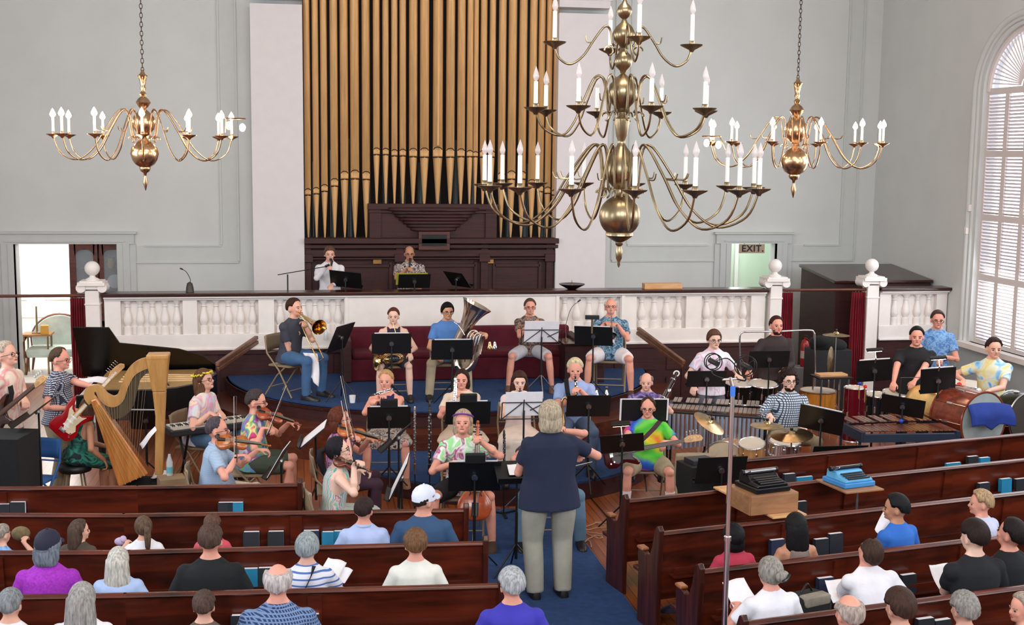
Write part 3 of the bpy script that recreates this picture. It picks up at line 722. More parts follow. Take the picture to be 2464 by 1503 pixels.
        b.tube([tp(.42, sd*.06), S, (S*2+el)/3, el, (el*2+wr)/3, wr], [.05*s, .05*s, .046*s, .038*s, .036*s, .025*s], 12); b.ell(S, .052*s); b.ell(el, .04*s)
        # hand
        nn = norm(nn-dd*nn.dot(dd)); la = norm(dd.cross(nn))*sd        # la points to the thumb side
        la = -la if False else la
        hs = s*1.02
        b.loft([[wr+dd*(k*hs)+la*(a_*hs*math.cos(2*PI*j/10))+nn*(c_*hs*math.sin(2*PI*j/10)) for j in range(10)] for k, a_, c_ in ((-.015, .024, .018), (.03, .036, .016), (.075, .042, .014), (.09, .038, .011))])
        for f in range(4):
            o = (1.5-f)*.0215*hs; L = (.038, .043, .040, .031)[f]*hs
            p = wr+dd*(.084*hs)+la*o; pts = [p]; cd = dd; c = cu*(1+.08*f)
            for q_ in range(3):
                cd = norm(cd*math.cos(c*(.75, 1, .8)[q_])+nn*math.sin(c*(.75, 1, .8)[q_])) if q_ == 0 else norm(V(cd) @ M.Rotation(0, 3, 'X')*1) if False else cd
                if q_: ax = dd.cross(nn); cd = norm(Quaternion(ax, c*(.75, 1, .8)[q_]) @ cd)
                p = p+cd*(L*(1, .72, .6)[q_]); pts.append(p)
            b.tube(pts, [.0092*hs, .0088*hs, .0082*hs, .007*hs], 7)
        p = wr+dd*.03*hs+la*.026*hs; b.tube([p, p+la*.026*hs+dd*.022*hs+nn*.012*hs, p+la*.03*hs+dd*.05*hs+nn*.026*hs*(1+cu*.5)], [.014*hs, .011*hs, .008*hs], 7)
        arms[sd] = (S, el, wr, g)
    # legs
    lg = {}
    for sd in (1, -1):
        hj = hip+V((sd*.088*w, 0, -.01))*s
        if feet and feet[0 if sd == 1 else 1] is not None: an = V(feet[0 if sd == 1 else 1]); 
        elif seat: an = V((sd*(knees+.01)*1, .40*s, .09))
        else: an = V((sd*.12*s, -.02, .09))
        kn, an = ik(hj, an, .43*s, .415*s, V((sd*knees*1.2, 1, .9)) if seat else V((sd*.1, 1, 0)))
        b.tube([hj+V((-sd*.02, -.02, 0)), hj*.6+kn*.4, kn, kn*.6+an*.4, an], [.082*s*min(w, 1.1), .075*s*min(w, 1.1), .053*s, .054*s, .036*s], 12)
        b.ell(kn, .055*s)
        b.tube([an, an+V((0, .03, -.045))*s, an+V((sd*.01, .15, -.06))*s], [.035*s, .036*s, .024*s], 8)
        lg[sd] = (hj, kn, an)
    body = b.build('body', skinm(SK.get(skin, skin)), root, smooth=True); remesh(body, vox, 3)
    # face
    b = B()
    for e in (-1, 1): B().ell(hp(e*.031, .0975, .088), (.0115*g_s, .006*g_s, .0062*g_s), hd3, 8, 6).build('eye', EYE, root, smooth=True)
    B().ell(hp(0, .1015, .036), (.021*g_s, .008*g_s, .0052*g_s), hd3, 8, 6).build('mouth', LIP, root, smooth=True)
    if hair != 'bald0':
        for e in (-1, 1): B().tube([hp(e*.014, .106, .104), hp(e*.032, .103, .109), hp(e*.048, .088, .104)], .0035*g_s, 5).build('eyebrow', hairm(hcol), root)
    if glasses:
        b = B()
        for e in (-1, 1):
            b.tube([hp(e*.034+.024*math.cos(a), .113-.1*abs(.034*e+.024*math.cos(a))**1.2, .086+.017*math.sin(a)) for a in [2*PI*j/12 for j in range(12)]], .0022*g_s, 5, closed=True)
            b.tube([hp(e*.058, .105, .09), hp(e*.078, .06, .09), hp(e*.078, .0, .085)], .002*g_s, 5)
        b.tube([hp(-.012, .113, .09), hp(.012, .113, .09)], .0022*g_s, 5)
        b.build('glasses', SPECS, root)
    rng = random.Random(int(u*7+v)); hm = hairm(hcol)
    if hair != 'bald0':
        base_style = {'pony': 'long', 'bun': 'long', 'big': 'fringe', 'longfringe': 'fringe'}.get(hair, hair)
        h = hairmesh(M.Identity(3), M.Identity(3), base_style, thick, 1, curl, rng)
        for vv in h.bm.verts: vv.co = H+hd3 @ (vv.co*g_s)
        if hair in ('long', 'longfringe'):
            n = 18
            h.loft([[hp(rx*math.cos(2*PI*j/n)*(1+.06*math.sin(5*j)), yo+ry*math.sin(2*PI*j/n)*(1+.05*math.cos(4*j)), z) for j in range(n)] for z, rx, ry, yo in ((.16, .06, .06, -.03), (.12, .093, .082, -.026), (.06, .098, .082, -.03), (0, .104, .075, -.036), (-.06, .106, .066, -.046), (-.11, .098, .05, -.058), (-.15, .07, .032, -.064), (-.165, .03, .018, -.066))])
        if hair == 'bob':
            n = 18
            h.loft([[hp(rx*math.cos(2*PI*j/n), yo+ry*math.sin(2*PI*j/n), z) for j in range(n)] for z, rx, ry, yo in ((.13, .07, .06, -.02), (.08, .092, .075, -.02), (.02, .095, .07, -.025), (-.02, .08, .055, -.03), (-.03, .04, .03, -.035))])
        if hair == 'big':
            for _ in range(60):
                a = rng.uniform(-2.4, 2.4); e = rng.uniform(-.5, 1.4)
                h.ell(hp(.088*math.sin(a)*math.cos(e), -.088*math.cos(a)*math.cos(e)*1.05+.0, .115+.1*math.sin(e)), rng.uniform(.02, .034)*g_s, n=7, m=5)
        if hair == 'pony':
            h.tube([hp(0, -.09, .13), hp(0, -.135, .12), hp(0, -.155, .04), hp(0, -.145, -.06), hp(.01, -.13, -.14)], [.02*g_s, .034*g_s, .036*g_s, .028*g_s, .008*g_s], 10)
        if hair == 'bun': h.ell(hp(0, -.13, .115), (.055*g_s, .04*g_s, .045*g_s), hd3, 12, 8)
        h.build('hair', hm, root, smooth=True)
        if hair == 'bun': B().tube([hp(.03, -.17, .14), hp(.0, -.185, .115), hp(-.03, -.17, .09)], .01*g_s, 6).build('hair_clip', BLKG, root, smooth=True)
    if hat:
        hc, back = hat; b = B(); n = 24; k = -1 if back else 1
        b.loft([[hp((.086*c_)*math.cos(2*PI*j/n), .008+(.106*c_)*math.sin(2*PI*j/n), z) for j in range(n)] for z, c_ in ((.105, 1), (.14, 1.02), (.175, .93), (.205, .7), (.222, .38), (.228, .05))])
        c_ = b.build('cap', hc, root, smooth=True)
        b = B(); pts = [(.082*math.cos(a), k*(.08+.085*math.sin(a))+.0) for a in [PI*j/12 for j in range(13)]]
        b.loft([[hp(x, y, z+.012*(1-abs(x)/.08)) for x, y in pts] for z in (.108, .114)]); b.build('visor', hc, c_, smooth=True)
        B().ell(hp(0, .008, .23), .008*g_s).build('button', hc, c_)
    # clothes
    if shirt is not None:
        b = B(); g = .018
        rr = [(-.075-hem, .184*w+.01, .138+belly*.8, belly*.3), (.02, .176*w, .115+belly, belly*.6), (.10, .158*w, .112+belly, belly*.6), (.2, .158*w, .113+belly*.6, belly*.3), (.3, .172*w, .122, 0), (.385, .178*w, .12, 0), (.43, .15*w, .105, 0), (.468, .105*min(w, 1.1), .082, 0), (.497, .066, .063, 0), (.508, .058, .056, 0)]
        if sleeve == 'none': rr = [(k, rx*(.94 if k < .3 else .80 if k < .42 else .62), ry, yo) for k, rx, ry, yo in rr[:-2]]+[(.468, .09, .07, 0)]
        trs(b, rr, 24)
        if sleeve == 'none':
            for e in (-1, 1): b.tube([tp(.40, e*.075, .085), tp(.47, e*.085, .03), tp(.47, e*.085, -.03), tp(.40, e*.075, -.09)], .018*s, 8)
        else:
            for e in (-1, 1): b.tube([tp(.41, e*.14), tp(.458, e*.075), tp(.505, e*.035)], [.045*s, .048*s, .035*s], 10)
            for sd in (1, -1):
                S, el, wr, g_ = arms[sd]
                f = {'short': .62, 'cap': .35}.get(sleeve, 1)
                if sleeve == 'long': b.ell(S+t*.004, .067*s); b.ell(el, .049*s); b.tube([tp(.42, sd*.06), S+t*.002, S*.5+el*.5, el, wr], [.058*s, .066*s, .058*s, .048*s, .036*s], 14)
                else:
                    e_ = S+(el-S)*f; b.ell(S+t*.004, .068*s); b.tube([tp(.425, sd*.06), S+t*.002, S*.4+e_*.6, e_], [.056*s, .067*s, .064*s, .064*s], 14)
        o = b.build('shirt' if legs != 'dress' else 'dress_top', shirt, root, smooth=True); c_ = tp(.3, 0, .1); o.data.transform(M.Translation(-c_)); o.location = c_; remesh(o, .011, 4)
        if sleeve in ('polo', 'short') and extra == 'collar':
            b = B()
            b.tube([tp(.492, .062*math.cos(a), .058*math.sin(a)-.005) for a in [R(100+340*j/14) for j in range(15)]], [.006*s]+[.017*s]*13+[.006*s], 8); b.build('collar', shirt, root, smooth=True)
    if legm is not None:
        b = B()
        if legs in ('trousers', 'shorts'):
            trs(b, [(-.10, .10*w, .09, 0), (-.06, .165*w, .116+belly*.4, belly*.2), (.0, .158*w, .106+belly*.6, belly*.3), (.04, .148*w, .1, 0)], 20)
            for sd in (1, -1):
                hj, kn, an = lg[sd]
                if legs == 'trousers': b.tube([hj+V((-sd*.02, -.02, 0)), hj*.5+kn*.5, kn, kn*.5+an*.5, an+V((0, 0, -.03))], [.1*s*min(w, 1.12), .09*s*min(w, 1.2), .072*s*max(1, w*.88), .066*s*max(1, w*.9), .058*s*max(1, w*.9)], 14); b.ell(kn, .074*s*max(1, w*.88))
                else: b.tube([hj+V((-sd*.02, -.02, 0)), hj*.5+kn*.5, hj*.12+kn*.88], [.1*s*min(w, 1.12), .096*s*min(w, 1.2), .088*s], 14)
            o = b.build(legs, legm, root, smooth=True); remesh(o, .012, 5)
        else:   # skirt, dress
            kn = (lg[1][1]+lg[-1][1])/2; hw = abs(lg[1][1].x-lg[-1][1].x)/2; an = (lg[1][2]+lg[-1][2])/2; n = 26
            if seat:
                c1 = hip*.5+kn*.5; d = norm(kn-hip); up = norm(V((0, 0, 1))-d*d.z)
                def rg(c, rx, ry): return [c+V((rx*math.cos(2*PI*j/n), 0, 0))+up*(ry*math.sin(2*PI*j/n)*(1+.05*math.sin(3*j))) for j in range(n)]
                b.loft([rg(hip-d*.1, .15*w*s, .09*s), rg(hip, .18*w*s, .12*s), rg(c1, .15*s+hw*.6, .1*s), rg(kn-d*.03, .1*s+hw, .09*s), rg(kn+d*.04, .07*s+hw, .07*s)])
                if extra == 'longskirt':
                    b.loft([[kn*(1-f)+an*f+V(((.09*s+hw+.04*f)*math.cos(2*PI*j/n)*(1+.05*math.sin(4*j)), (.07+.05*f)*math.sin(2*PI*j/n)*s, .02)) for j in range(n)] for f in (0, .3, .6, .88)])
                    for sd in (1, -1): b.ell(lg[sd][1], .085*s)
            else:
                b.loft([[V((rx*s*w*math.cos(2*PI*j/n), rx*.75*s*math.sin(2*PI*j/n)*(1+.05*math.sin(3*j)), z*s)) for j in range(n)] for z, rx in ((1.02, .15), (.92, .19), (.7, .22), (.5, .25))])
            o = b.build('skirt', legm, root, smooth=True); remesh(o, .012, 5)
    if shoe is not None:
        for sd in (1, -1):
            an = lg[sd][2]; fz = 0 if not seat or an.z < .2 else an.z-.09
            b = B(); b.loft([[V((an.x+x*s*math.cos(2*PI*j/14), an.y+(y+.0)*s, max(fz, an.z-.088*s)+h*(1 if math.sin(2*PI*j/14) > 0 else .0)*abs(math.sin(2*PI*j/14))**.5)) for j in range(14)] for y, x, h in ((-.07, .02, .04), (-.06, .036, .085), (.0, .042, .1), (.07, .048, .075), (.14, .048, .055), (.19, .036, .045), (.21, .012, .025))])
            b.build('shoe', shoe, root, smooth=True)
    root_d = dict(T=T, root=root, s=s, hp=lambda *a: T @ hp(*a), hip=T @ hip, tp=lambda *a: T @ tp(*a), arms={k: [T @ x for x in vv] for k, vv in arms.items()}, lg={k: [T @ x for x in vv] for k, vv in lg.items()}, kn={k: vv[1] for k, vv in lg.items()})
    SCALES.append((label[:40], round(s, 2), [round(x, 2) for x in base]))
    return root_d
SCALES = []
# ================================================================ instruments and props
SPRUCE = {k: wood('varnish_'+k, a, c, .22, (1, 6, 6), 3, .6) for k, a, c in (('red', '7a2c10', 'a8491c'), ('orange', '8a3f12', 'c06a25'), ('brown', '4f1c0c', '7a3216'), ('cello', '8a3214', 'b95528'))}
EBON = mat('ebony', '120c0a', .35); STRING = mat('string', 'b8b8b0', .3, .8, var=0); NICK = mat('nickel', (.66, .66, .68), .15, 1, var=.1)
BRI = mat('bright_brass', (.80, .55, .25), .14, 1, var=.12); BLUEP = mat('blue_plastic', '2448c8', .4); REDP = mat('red_yarn', 'd01818', .9)
DRUMH = mat('drum_skin', 'cfc3b4', .6, var=.06); MAPLE = wood('maple', 'b07c46', 'd6a56c', .3, (6, 6, 1), 3)
def fiddle(label, A, S, up, kind='violin', col='orange'):
    A, S = V(A), V(S); L = (S-A).length; k = L/.6; mt = frame(A, S-A, up)
    t = thing(kind, label, kind if kind != 'cello' else 'cello', mtx=mt); W_ = 1 if kind != 'cello' else 1.0
    hw = [(0, .02), (.008, .06), (.03, .088), (.07, .103), (.11, .100), (.15, .078), (.165, .062), (.19, .056), (.215, .060), (.23, .070), (.26, .081), (.3, .083), (.335, .068), (.35, .04), (.356, .015)]
    hw = [(y*k, w_*k*W_) for y, w_ in hw]; out = [(w_, y) for y, w_ in hw]+[(-w_, y) for y, w_ in hw[::-1]]
    B().slab(out, .04*k, .05, M.Translation((0, 0, -.02*k)), dome=.012*k).build('sound_box', SPRUCE[col], t, smooth=True)
    b = B(); b.loft([[V((x*.013*k*f, y*k, z*k)) for x, z in ((-1, .02+h), (1, .02+h), (1, .03+h+.004), (-1, .03+h+.004))] for y, f, h in ((.2, 1.6, .012), (.36, 1.3, .005), (.49, 1, 0))]); b.build('fingerboard', EBON, t)
    b = B(); b.tube([(0, .34*k, .008*k), (0, .42*k, .01*k), (0, .5*k, .01*k), (0, .555*k, .004*k), (0, .58*k, -.012*k), (0, .595*k, .002*k), (0, .585*k, .012*k)], [.013*k, .012*k, .011*k, .009*k, .011*k, .009*k, .004*k], 8); b.build('neck', SPRUCE[col], t, smooth=True)
    for i, y in enumerate((.515, .53, .545, .56)): B().tube([(-.028*k*(1 if i % 2 else -1), y*k, .006*k), (.016*k*(1 if i % 2 else -1), y*k, .006*k)], [.006*k, .003*k], 6).build('peg', EBON, t)
    b = B(); b.loft([[V((x*k, y*k, z*k)) for x in (-.02, .02)]+[V((x*k*.6, y*k, (z+.006)*k)) for x in (.02, -.02)] for y, z in ((.02, .032), (.1, .036))]); b.build('tailpiece', EBON, t)
    b = B(); b.box((0, .165*k, .045*k), (.045*k, .005*k, .03*k)); b.build('bridge', MAPLE, t)
    b = B()
    for x in (-.012, -.004, .004, .012): b.tube([(x*k*.8, .1*k, .045*k), (x*k*1.2, .165*k, .061*k), (x*k*.7, .49*k, .037*k)], .0012*k+.0004, 4)
    b.build('strings', STRING, t)
    for e in (-1, 1): B().tube([(e*.038*k, .14*k, .035*k), (e*.03*k, .155*k, .0375*k), (e*.036*k, .17*k, .0365*k), (e*.028*k, .19*k, .036*k)], .0025*k, 5).build('sound_hole', EBON, t)
    if kind != 'cello': B().ell((-.045*k, .01*k, .035*k), (.045*k, .03*k, .009*k), n=10, m=6).build('chin_rest', EBON, t, smooth=True)
    else: B().tube([(0, 0, 0), (0, -.2, 0)], .006, 6).build('end_pin', STEEL, t)
    return t
def bow(label, tip, frog, off=V((0, -.02, 0))):
    tip, frog = V(tip), V(frog); t = thing('bow', label, 'bow'); d = norm(tip-frog)
    B().tube([frog-d*.05, frog, (tip+frog)/2-off*.2, tip, tip-off*.7], [.005, .005, .0045, .0035, .003], 6).build('stick', mat('bow_stick', '3a2018', .3), t, smooth=True)
    B().tube([frog-off*-1*0+off*-1, tip-off], [.0035, .003], 4).build('hair_ribbon', mat('bow_hair', 'd8d4cc', .6), t)
    B().tube([frog-off*.1, frog-off*1.0], .009, 6).build('frog', EBON, t); return t
def eguitar(label, mt, col, guard, bass=False, hcol=None, k=1.):
    t = thing('electric_guitar', label, 'guitar', mtx=mt)
    o = [(.0, -.20), (.1, -.2), (.155, -.16), (.165, -.08), (.125, .0), (.115, .04), (.14, .1), (.165, .17), (.15, .2), (.11, .17), (.075, .13), (.03, .12), (-.03, .12), (-.075, .15), (-.11, .21), (-.14, .25), (-.16, .22), (-.155, .13), (-.12, .05), (-.12, 0), (-.155, -.07), (-.16, -.14), (-.12, -.19)]
    B().slab(o, .042, .06).build('guitar_body', col, t, smooth=True, bev=.004)
    g = [(.02, -.12), (.1, -.11), (.12, -.05), (.08, 0), (.09, .08), (.11, .14), (.07, .11), (-.03, .1), (-.08, .12), (-.1, .15), (-.1, .1), (-.05, .02), (-.03, -.06)]
    B().prism(g, .003, M.Translation((0, 0, .042))).build('pickguard', guard, t)
    nl = .62 if bass else .5
    B().loft([[V((x*w_, y, z)) for x, z in ((-1, .05), (1, .05), (.8, .032), (-.8, .032))] for y, w_ in ((.06, .03), (.12+nl, .021))]).build('fretboard', mat('rosewood', '3c1f12', .4) if bass or hcol is None else hcol, t)
    H = hcol or MAPLE; y0 = .12+nl
    B().prism([(-.022, y0), (.022, y0), (.03, y0+.04), (.036, y0+.2), (.01, y0+.225), (-.03, y0+.2), (-.045, y0+.14), (-.048, y0+.06)], .014, M.Translation((0, 0, .03))).build('headstock', H, t, bev=.004)
    for i in range(4 if bass else 6):
        y = y0+.045+i*(.04 if bass else .028); q = B(); q.tube([(-.05, y, .037), (-.075, y, .037)], .004, 5); q.ell((-.085, y, .037), (.012, .004, .009) if not bass else (.017, .005, .013), n=8, m=5); q.tube([(-.015, y, .04), (-.015, y, .056)], .004, 6); q.build('tuning_peg', CHROME, t)
    for y in ((-.02,) if bass else (.06, .0, -.06)): B().box((0, y, .048), (.08, .02, .008)).build('pickup', BLACK if bass else WHITE, t, bev=.002)
    B().box((0, -.12, .05), (.075, .04, .014)).build('bridge', CHROME, t, bev=.003)
    b = B()
    for i in range(4 if bass else 6): x = -.015+.03*i/(3 if bass else 5); b.tube([(x, -.12, .058), (x*.8, y0, .056), (x*.7, y0+.1, .05)], .0009, 3)
    b.build('strings', STRING, t)
    for p in ((.09, -.1), (.105, -.14)): B().lathe([(.011, .045), (.009, .058)], (p[0], p[1], 0), 10).build('knob', CHROME, t)
    return t
def strap(t, p, c, inv):
    pts = [inv @ x for x in p]; b = B(); rows = []
    for i, q in enumerate(pts):
        a = pts[max(0, i-1)]; c_ = pts[min(len(pts)-1, i+1)]; d = norm(c_-a); s_ = norm(d.cross(V((0, .3, 1)))) if abs(d.z) < .95 else V((1, 0, 0)); rows.append([q-s_*.028, q+s_*.028])
    b.sheet(rows).build('strap', c, t, thick=.006)
def woodwind(label, name, A, C, r=.013, bell=.032, m=None, keys=NICK, cat=None, kn=14, mouth=True):
    A, C = V(A), V(C); L = (C-A).length; t = thing(name, label, cat or name.replace('_', ' '), mtx=frame(A, C-A, V((0, -1, .2))))
    def y(p): return [V(q) for q in p]
    b = B(); b.lathe([(r*.7, .07*L), (r, .09*L), (r, .85*L), (r*1.25, .9*L), (bell*.75, .97*L), (bell, L), (bell*.9, L)], n=12, ax=(0, 1, 0)); b.build('tube', m or EBON, t, smooth=True)
    if mouth: B().lathe([(.004, 0), (r*.8, .03*L), (r*.8, .08*L)], n=10, ax=(0, 1, 0)).build('mouthpiece', EBON, t, smooth=True)
    for f in (.12, .45, .86): B().lathe([(r*1.25, f*L-.006), (r*1.25, f*L+.006)], n=12, ax=(0, 1, 0)).build('ring', keys, t, smooth=True)
    b = B(); b.tube([(r*.9, .2*L, r), (r*.9, .8*L, r)], .002, 4); b.tube([(-r*.9, .25*L, r), (-r*.9, .6*L, r)], .002, 4)
    for i in range(kn): f = .18+.66*i/kn; b.ell(((r*.6 if i % 3 else -r*.5), f*L, r*1.15), (r*.7, r*.8, .003), n=8, m=4)
    b.build('keywork', keys, t); return t
def tubes(name, label, cat, parts):
    t = thing(name, label, cat)
    for nm, pts, rad, m, n in parts: B().tube([V(p) for p in pts], rad, n).build(nm, m, t, smooth=True)
    return t
def spline(pts, k=6):
    pts = [V(p) for p in pts]; out = []
    for i in range(len(pts)-1):
        p0, p1, p2, p3 = pts[max(0, i-1)], pts[i], pts[i+1], pts[min(len(pts)-1, i+2)]
        for j in range(k):
            t = j/k; out.append(.5*((2*p1)+(p2-p0)*t+(2*p0-5*p1+4*p2-p3)*t*t+(3*p1-p0-3*p2+p3)*t**3))
    return out+[pts[-1]]
def bellshape(name, m, t, A, C, r0, r1, n=24, k=10, parent=None, inner=True):
    A, C = V(A), V(C); L = (C-A).length; pr = [(r0+(r1-r0)*(f**4*.75+f*.25), f*L) for f in [i/k for i in range(k+1)]]
    if inner: pr = pr+[(r*.96, z) for r, z in pr[::-1][:k//2+1]]
    B().lathe(pr, A, n, ax=C-A).build(name, m, t, smooth=True)
def music_stand(label, Pc, yaw, fl, tilt=28, w_=.5, h=.34, paper=0, clip=False, light=False, wire=False, folder=None, marks=False, group='music stands', roll=0, pw=None, low=.9):
    Pc = V(Pc); H = Pc.z-fl
    t = thing('music_stand', label, 'music stand', (Pc.x, Pc.y, fl), R(yaw), group)
    q = M.Translation((0, 0, H)) @ M.Rotation(R(roll), 4, 'Y') @ M.Rotation(R(-tilt), 4, 'X')
    if wire:
        b = B(); hw, hh = w_/2, h/2
        for a, c in (((-hw, -hh), (hw, -hh)), ((-hw, hh*.55), (hw, hh*.55)), ((-hw, -hh), (-hw*1.0, hh*.55)), ((hw, -hh), (hw, hh*.55)), ((0, -hh*1.1), (0, hh*.8)), ((-hw, -hh), (-.02, hh*.5)), ((hw, -hh), (.02, hh*.5)), ((-hw, hh*.5), (-hw*.3, -hh*.2))): b.tube([q @ V((a[0], 0, a[1])), q @ V((c[0], 0, c[1]))], .006, 6)
        b.build('wire_desk', BLACK, t)
    else:
        b = B(); b.box((0, 0, 0), (w_, .006, h), mtx=q); b.box((0, -.03, -h/2), (w_, .06, .006), mtx=q); b.box((0, -.06, -h/2+.01), (w_, .004, .024), mtx=q); d = b.build('desk', BLACK, t)
        b = B(); b.tube([q @ V((0, .008, 0)), q @ V((0, .03, 0))], .03, 12); b.build('desk_joint', STEEL, t)
        if marks:
            for x in (-.06, .06): B().box((x, .005, .04), (.05, .003, .03), mtx=q).build('sticker', PAPER, t)
            B().box((0, .005, -.015), (.18, .003, .01), mtx=q).build('sticker', PAPER, t)
    b = B(); b.tube([(0, .02, .25), (0, .02, H-.02)], .011, 8); b.tube([(0, .02, .15), (0, .02, H*.6)], .015, 8); b.build('pole', BLACK if not wire else BLACK, t, smooth=True)
    for i in range(3): a = R(90+120*i); B().tube([(0, .02, .3), (.27*math.cos(a), .02+.27*math.sin(a), .015)], [.009, .008], 6).build('leg', STEEL if wire else BLACK, t)
    base = t.matrix_basis if False else M.Translation((Pc.x, Pc.y, fl)) @ M.Rotation(R(yaw), 4, 'Z')
    if paper:
        pw = pw or w_*.86
        B().box((0, -.012, .012 if not wire else .05), (pw, .006, h*(.98 if not wire else 1.1)), mtx=q).build('x', PAPER)
        o = bpy.data.objects['x']; o.name = 'sheet_music'; o.data.name = 'sheet_music'; o.matrix_world = base; tag(o, 'white sheet music on the '+label[:1].lower()+label[1:], 'sheet music', 'sheet music')
        o['label'] = ' '.join(o['label'].split()[:16])
    if clip:
        b = B(); b.box((0, .0, h/2+.045), (.19, .05, .1), mtx=q); b.build('x', BLKF, bev=.01); o = bpy.data.objects['x']; o.name = 'stand_pouch'; o.matrix_world = base; tag(o, ' '.join(('black pouch on the '+label.replace('black music stand with a pouch', 'music stand').replace('big black ', '')).split()[:16]), 'pouch', 'stand pouches')
    if light:
        o_ = thing('stand_light', ' '.join(('lit clip lamp on the '+label).split()[:16]), 'lamp', group='stand lights', mtx=base)
        B().tube([q @ V((0, .01, h/2-.03)), q @ V((0, .05, h/2+.05)), q @ V((0, -.02, h/2+.12))], .008, 6).build('arm', CHROME, o_)
        B().box((0, -.03, h/2+.13), (.2, .06, .025), mtx=q).build('lamp_hood', BLACK, o_, bev=.006)
        B().box((0, -.03, h/2+.115), (.17, .045, .008), mtx=q).build('lamp_tube', mat('stand_lamp_glow', 'ffd0b0', .5, emit=14, ecol='ffb090', var=0), o_)
    if folder:
        B().box((.04, -.02, .03), (w_*.98, .006, h*.85), mtx=q).build('x', folder); o = bpy.data.objects['x']; o.name = 'folder'; o.matrix_world = base; tag(o, ' '.join(('yellow-green folder on the '+label).split()[:16]), 'folder')
    return t
def folding_chair(label, x, y, fl, yaw, group='folding chairs', cols=(BEIGEM,)):
    t = thing('folding_chair', label, 'chair', (x, y, fl), R(yaw), group); c = cols[0]
    B().slab([(-.2, -.19), (.2, -.19), (.21, .17), (.15, .2), (-.15, .2), (-.21, .17)], .03, .04, M.Translation((0, 0, .415))).build('seat', c, t, smooth=True)
    b = B(); b.sheet([[V((x_, -.255-.02*(z-.6)+.03*(x_/.2)**2, z)) for x_ in [-.21+.42*i/8 for i in range(9)]] for z in (.62, .7, .8, .84)]); b.build('backrest', c, t, smooth=True, thick=.012)
    for s_ in (-1, 1):
        B().tube([(s_*.2, -.25, .83), (s_*.22, -.2, .6), (s_*.22, .0, .38), (s_*.22, .22, .01)], .0125, 8).build('front_leg', c, t, smooth=True)
        B().tube([(s_*.19, .1, .43), (s_*.19, -.05, .3), (s_*.19, -.26, .01)], .0115, 8).build('rear_leg', c, t, smooth=True)
    b = B(); b.tube([(-.22, .17, .1), (.22, .17, .1)], .008, 6); b.build('front_stretcher', c, t); B().tube([(-.19, -.2, .12), (.19, -.2, .12)], .008, 6).build('rear_stretcher', c, t)
    B().tube([(-.22, -.21, .6), (.22, -.21, .6)], .009, 6).build('back_rail', c, t); return t
def chair_at(p, label, fl, yaw):
    h = p['hip']; return folding_chair(label, h.x, h.y, fl, yaw)
def drum(label, C, ax, r, h, shell, head=None, hoop=CHROME, lugs=8, cat='drum', name='drum', legs=0, fl=0, group=None, fr=None):
    C = V(C); ax = norm(V(ax)); q = V((0, 0, 1)).rotation_difference(ax).to_matrix().to_4x4(); mt = M.Translation(C) @ q
    t = thing(name, label, cat, group=group, mtx=mt); n = 32
    B().lathe([(r, -h/2), (r, h/2)], n=n).build('shell', shell, t, smooth=True)
    for z, s_ in ((h/2, 1), (-h/2, -1)):
        B().lathe([(r*.97, z+s_*.003), (r*.97, z+s_*.006)], n=n).build('drum_head', head or DRUMH, t)
        B().tube([(r*1.02*math.cos(2*PI*i/n), r*1.02*math.sin(2*PI*i/n), z) for i in range(n)], .011 if r < .4 else .018, 6, closed=True).build('hoop', hoop, t, smooth=True)
    for i in range(lugs):
        a = 2*PI*(i+.5)/lugs; b = B(); b.tube([(r*1.03*math.cos(a), r*1.03*math.sin(a), z) for z in (-h/2, h/2)], .004, 5); b.box((r*1.02*math.cos(a), r*1.02*math.sin(a), 0), (.025, .025, min(.08, h*.4)), rot=a); b.build('lug', CHROME, t)
    Ti = mt.inverted()
    for i in range(legs):
        a = 2*PI*i/legs+.4; p = C+V((r*.95*math.cos(a), r*.95*math.sin(a), 0)); B().tube([Ti @ p, Ti @ V((p.x+.04*math.cos(a), p.y+.04*math.sin(a), fl))], .009, 6).build('leg', CHROME, t)
    return t
CYM = mat('cymbal_bronze', (.55, .40, .22), .28, 1, var=.2, scale=20)
def cymbal(label, C, ax, r, fl, stand=True):
    C = V(C); t = thing('cymbal', label, 'cymbal', (C.x, C.y, fl)); ax = norm(V(ax)); o = C-V((C.x, C.y, fl))
    B().lathe([(r, 0), (r*.6, .018), (r*.22, .03), (r*.18, .045), (.01, .06), (.01, .055), (r*.17, .04), (r*.2, .026), (r*.6, .014), (r, -.003)], o, 32, ax=ax).build('plate', CYM, t, smooth=True)
    B().tube([o+V((0, 0, .09)), o-V((0, 0, .1)), V((0, 0, .4))], .009, 8).build('stand_pole', CHROME, t)
    for i in range(3): a = R(30+120*i); B().tube([(0, 0, .45), (.28*math.cos(a), .28*math.sin(a), .01)], .008, 6).build('leg', CHROME, t)
    B().lathe([(.018, .06), (.018, .085)], o, 10, ax=ax).build('wing_nut', BLACK, t); return t
def box_thing(name, label, cat, c, d, m, yaw=0, group=None, bev=.004):
    c = V(c); o = B().box((0, 0, d[2]/2), d).build(name, m, bev=bev); o.location = c; o.rotation_euler = (0, 0, R(yaw)); return tag(o, label, cat, group)
BKC = {'black': mat('book_black', '20242c', .6), 'blue': mat('book_teal', '1f7fa8', .5), 'navy': mat('book_navy', '232a48', .6)}
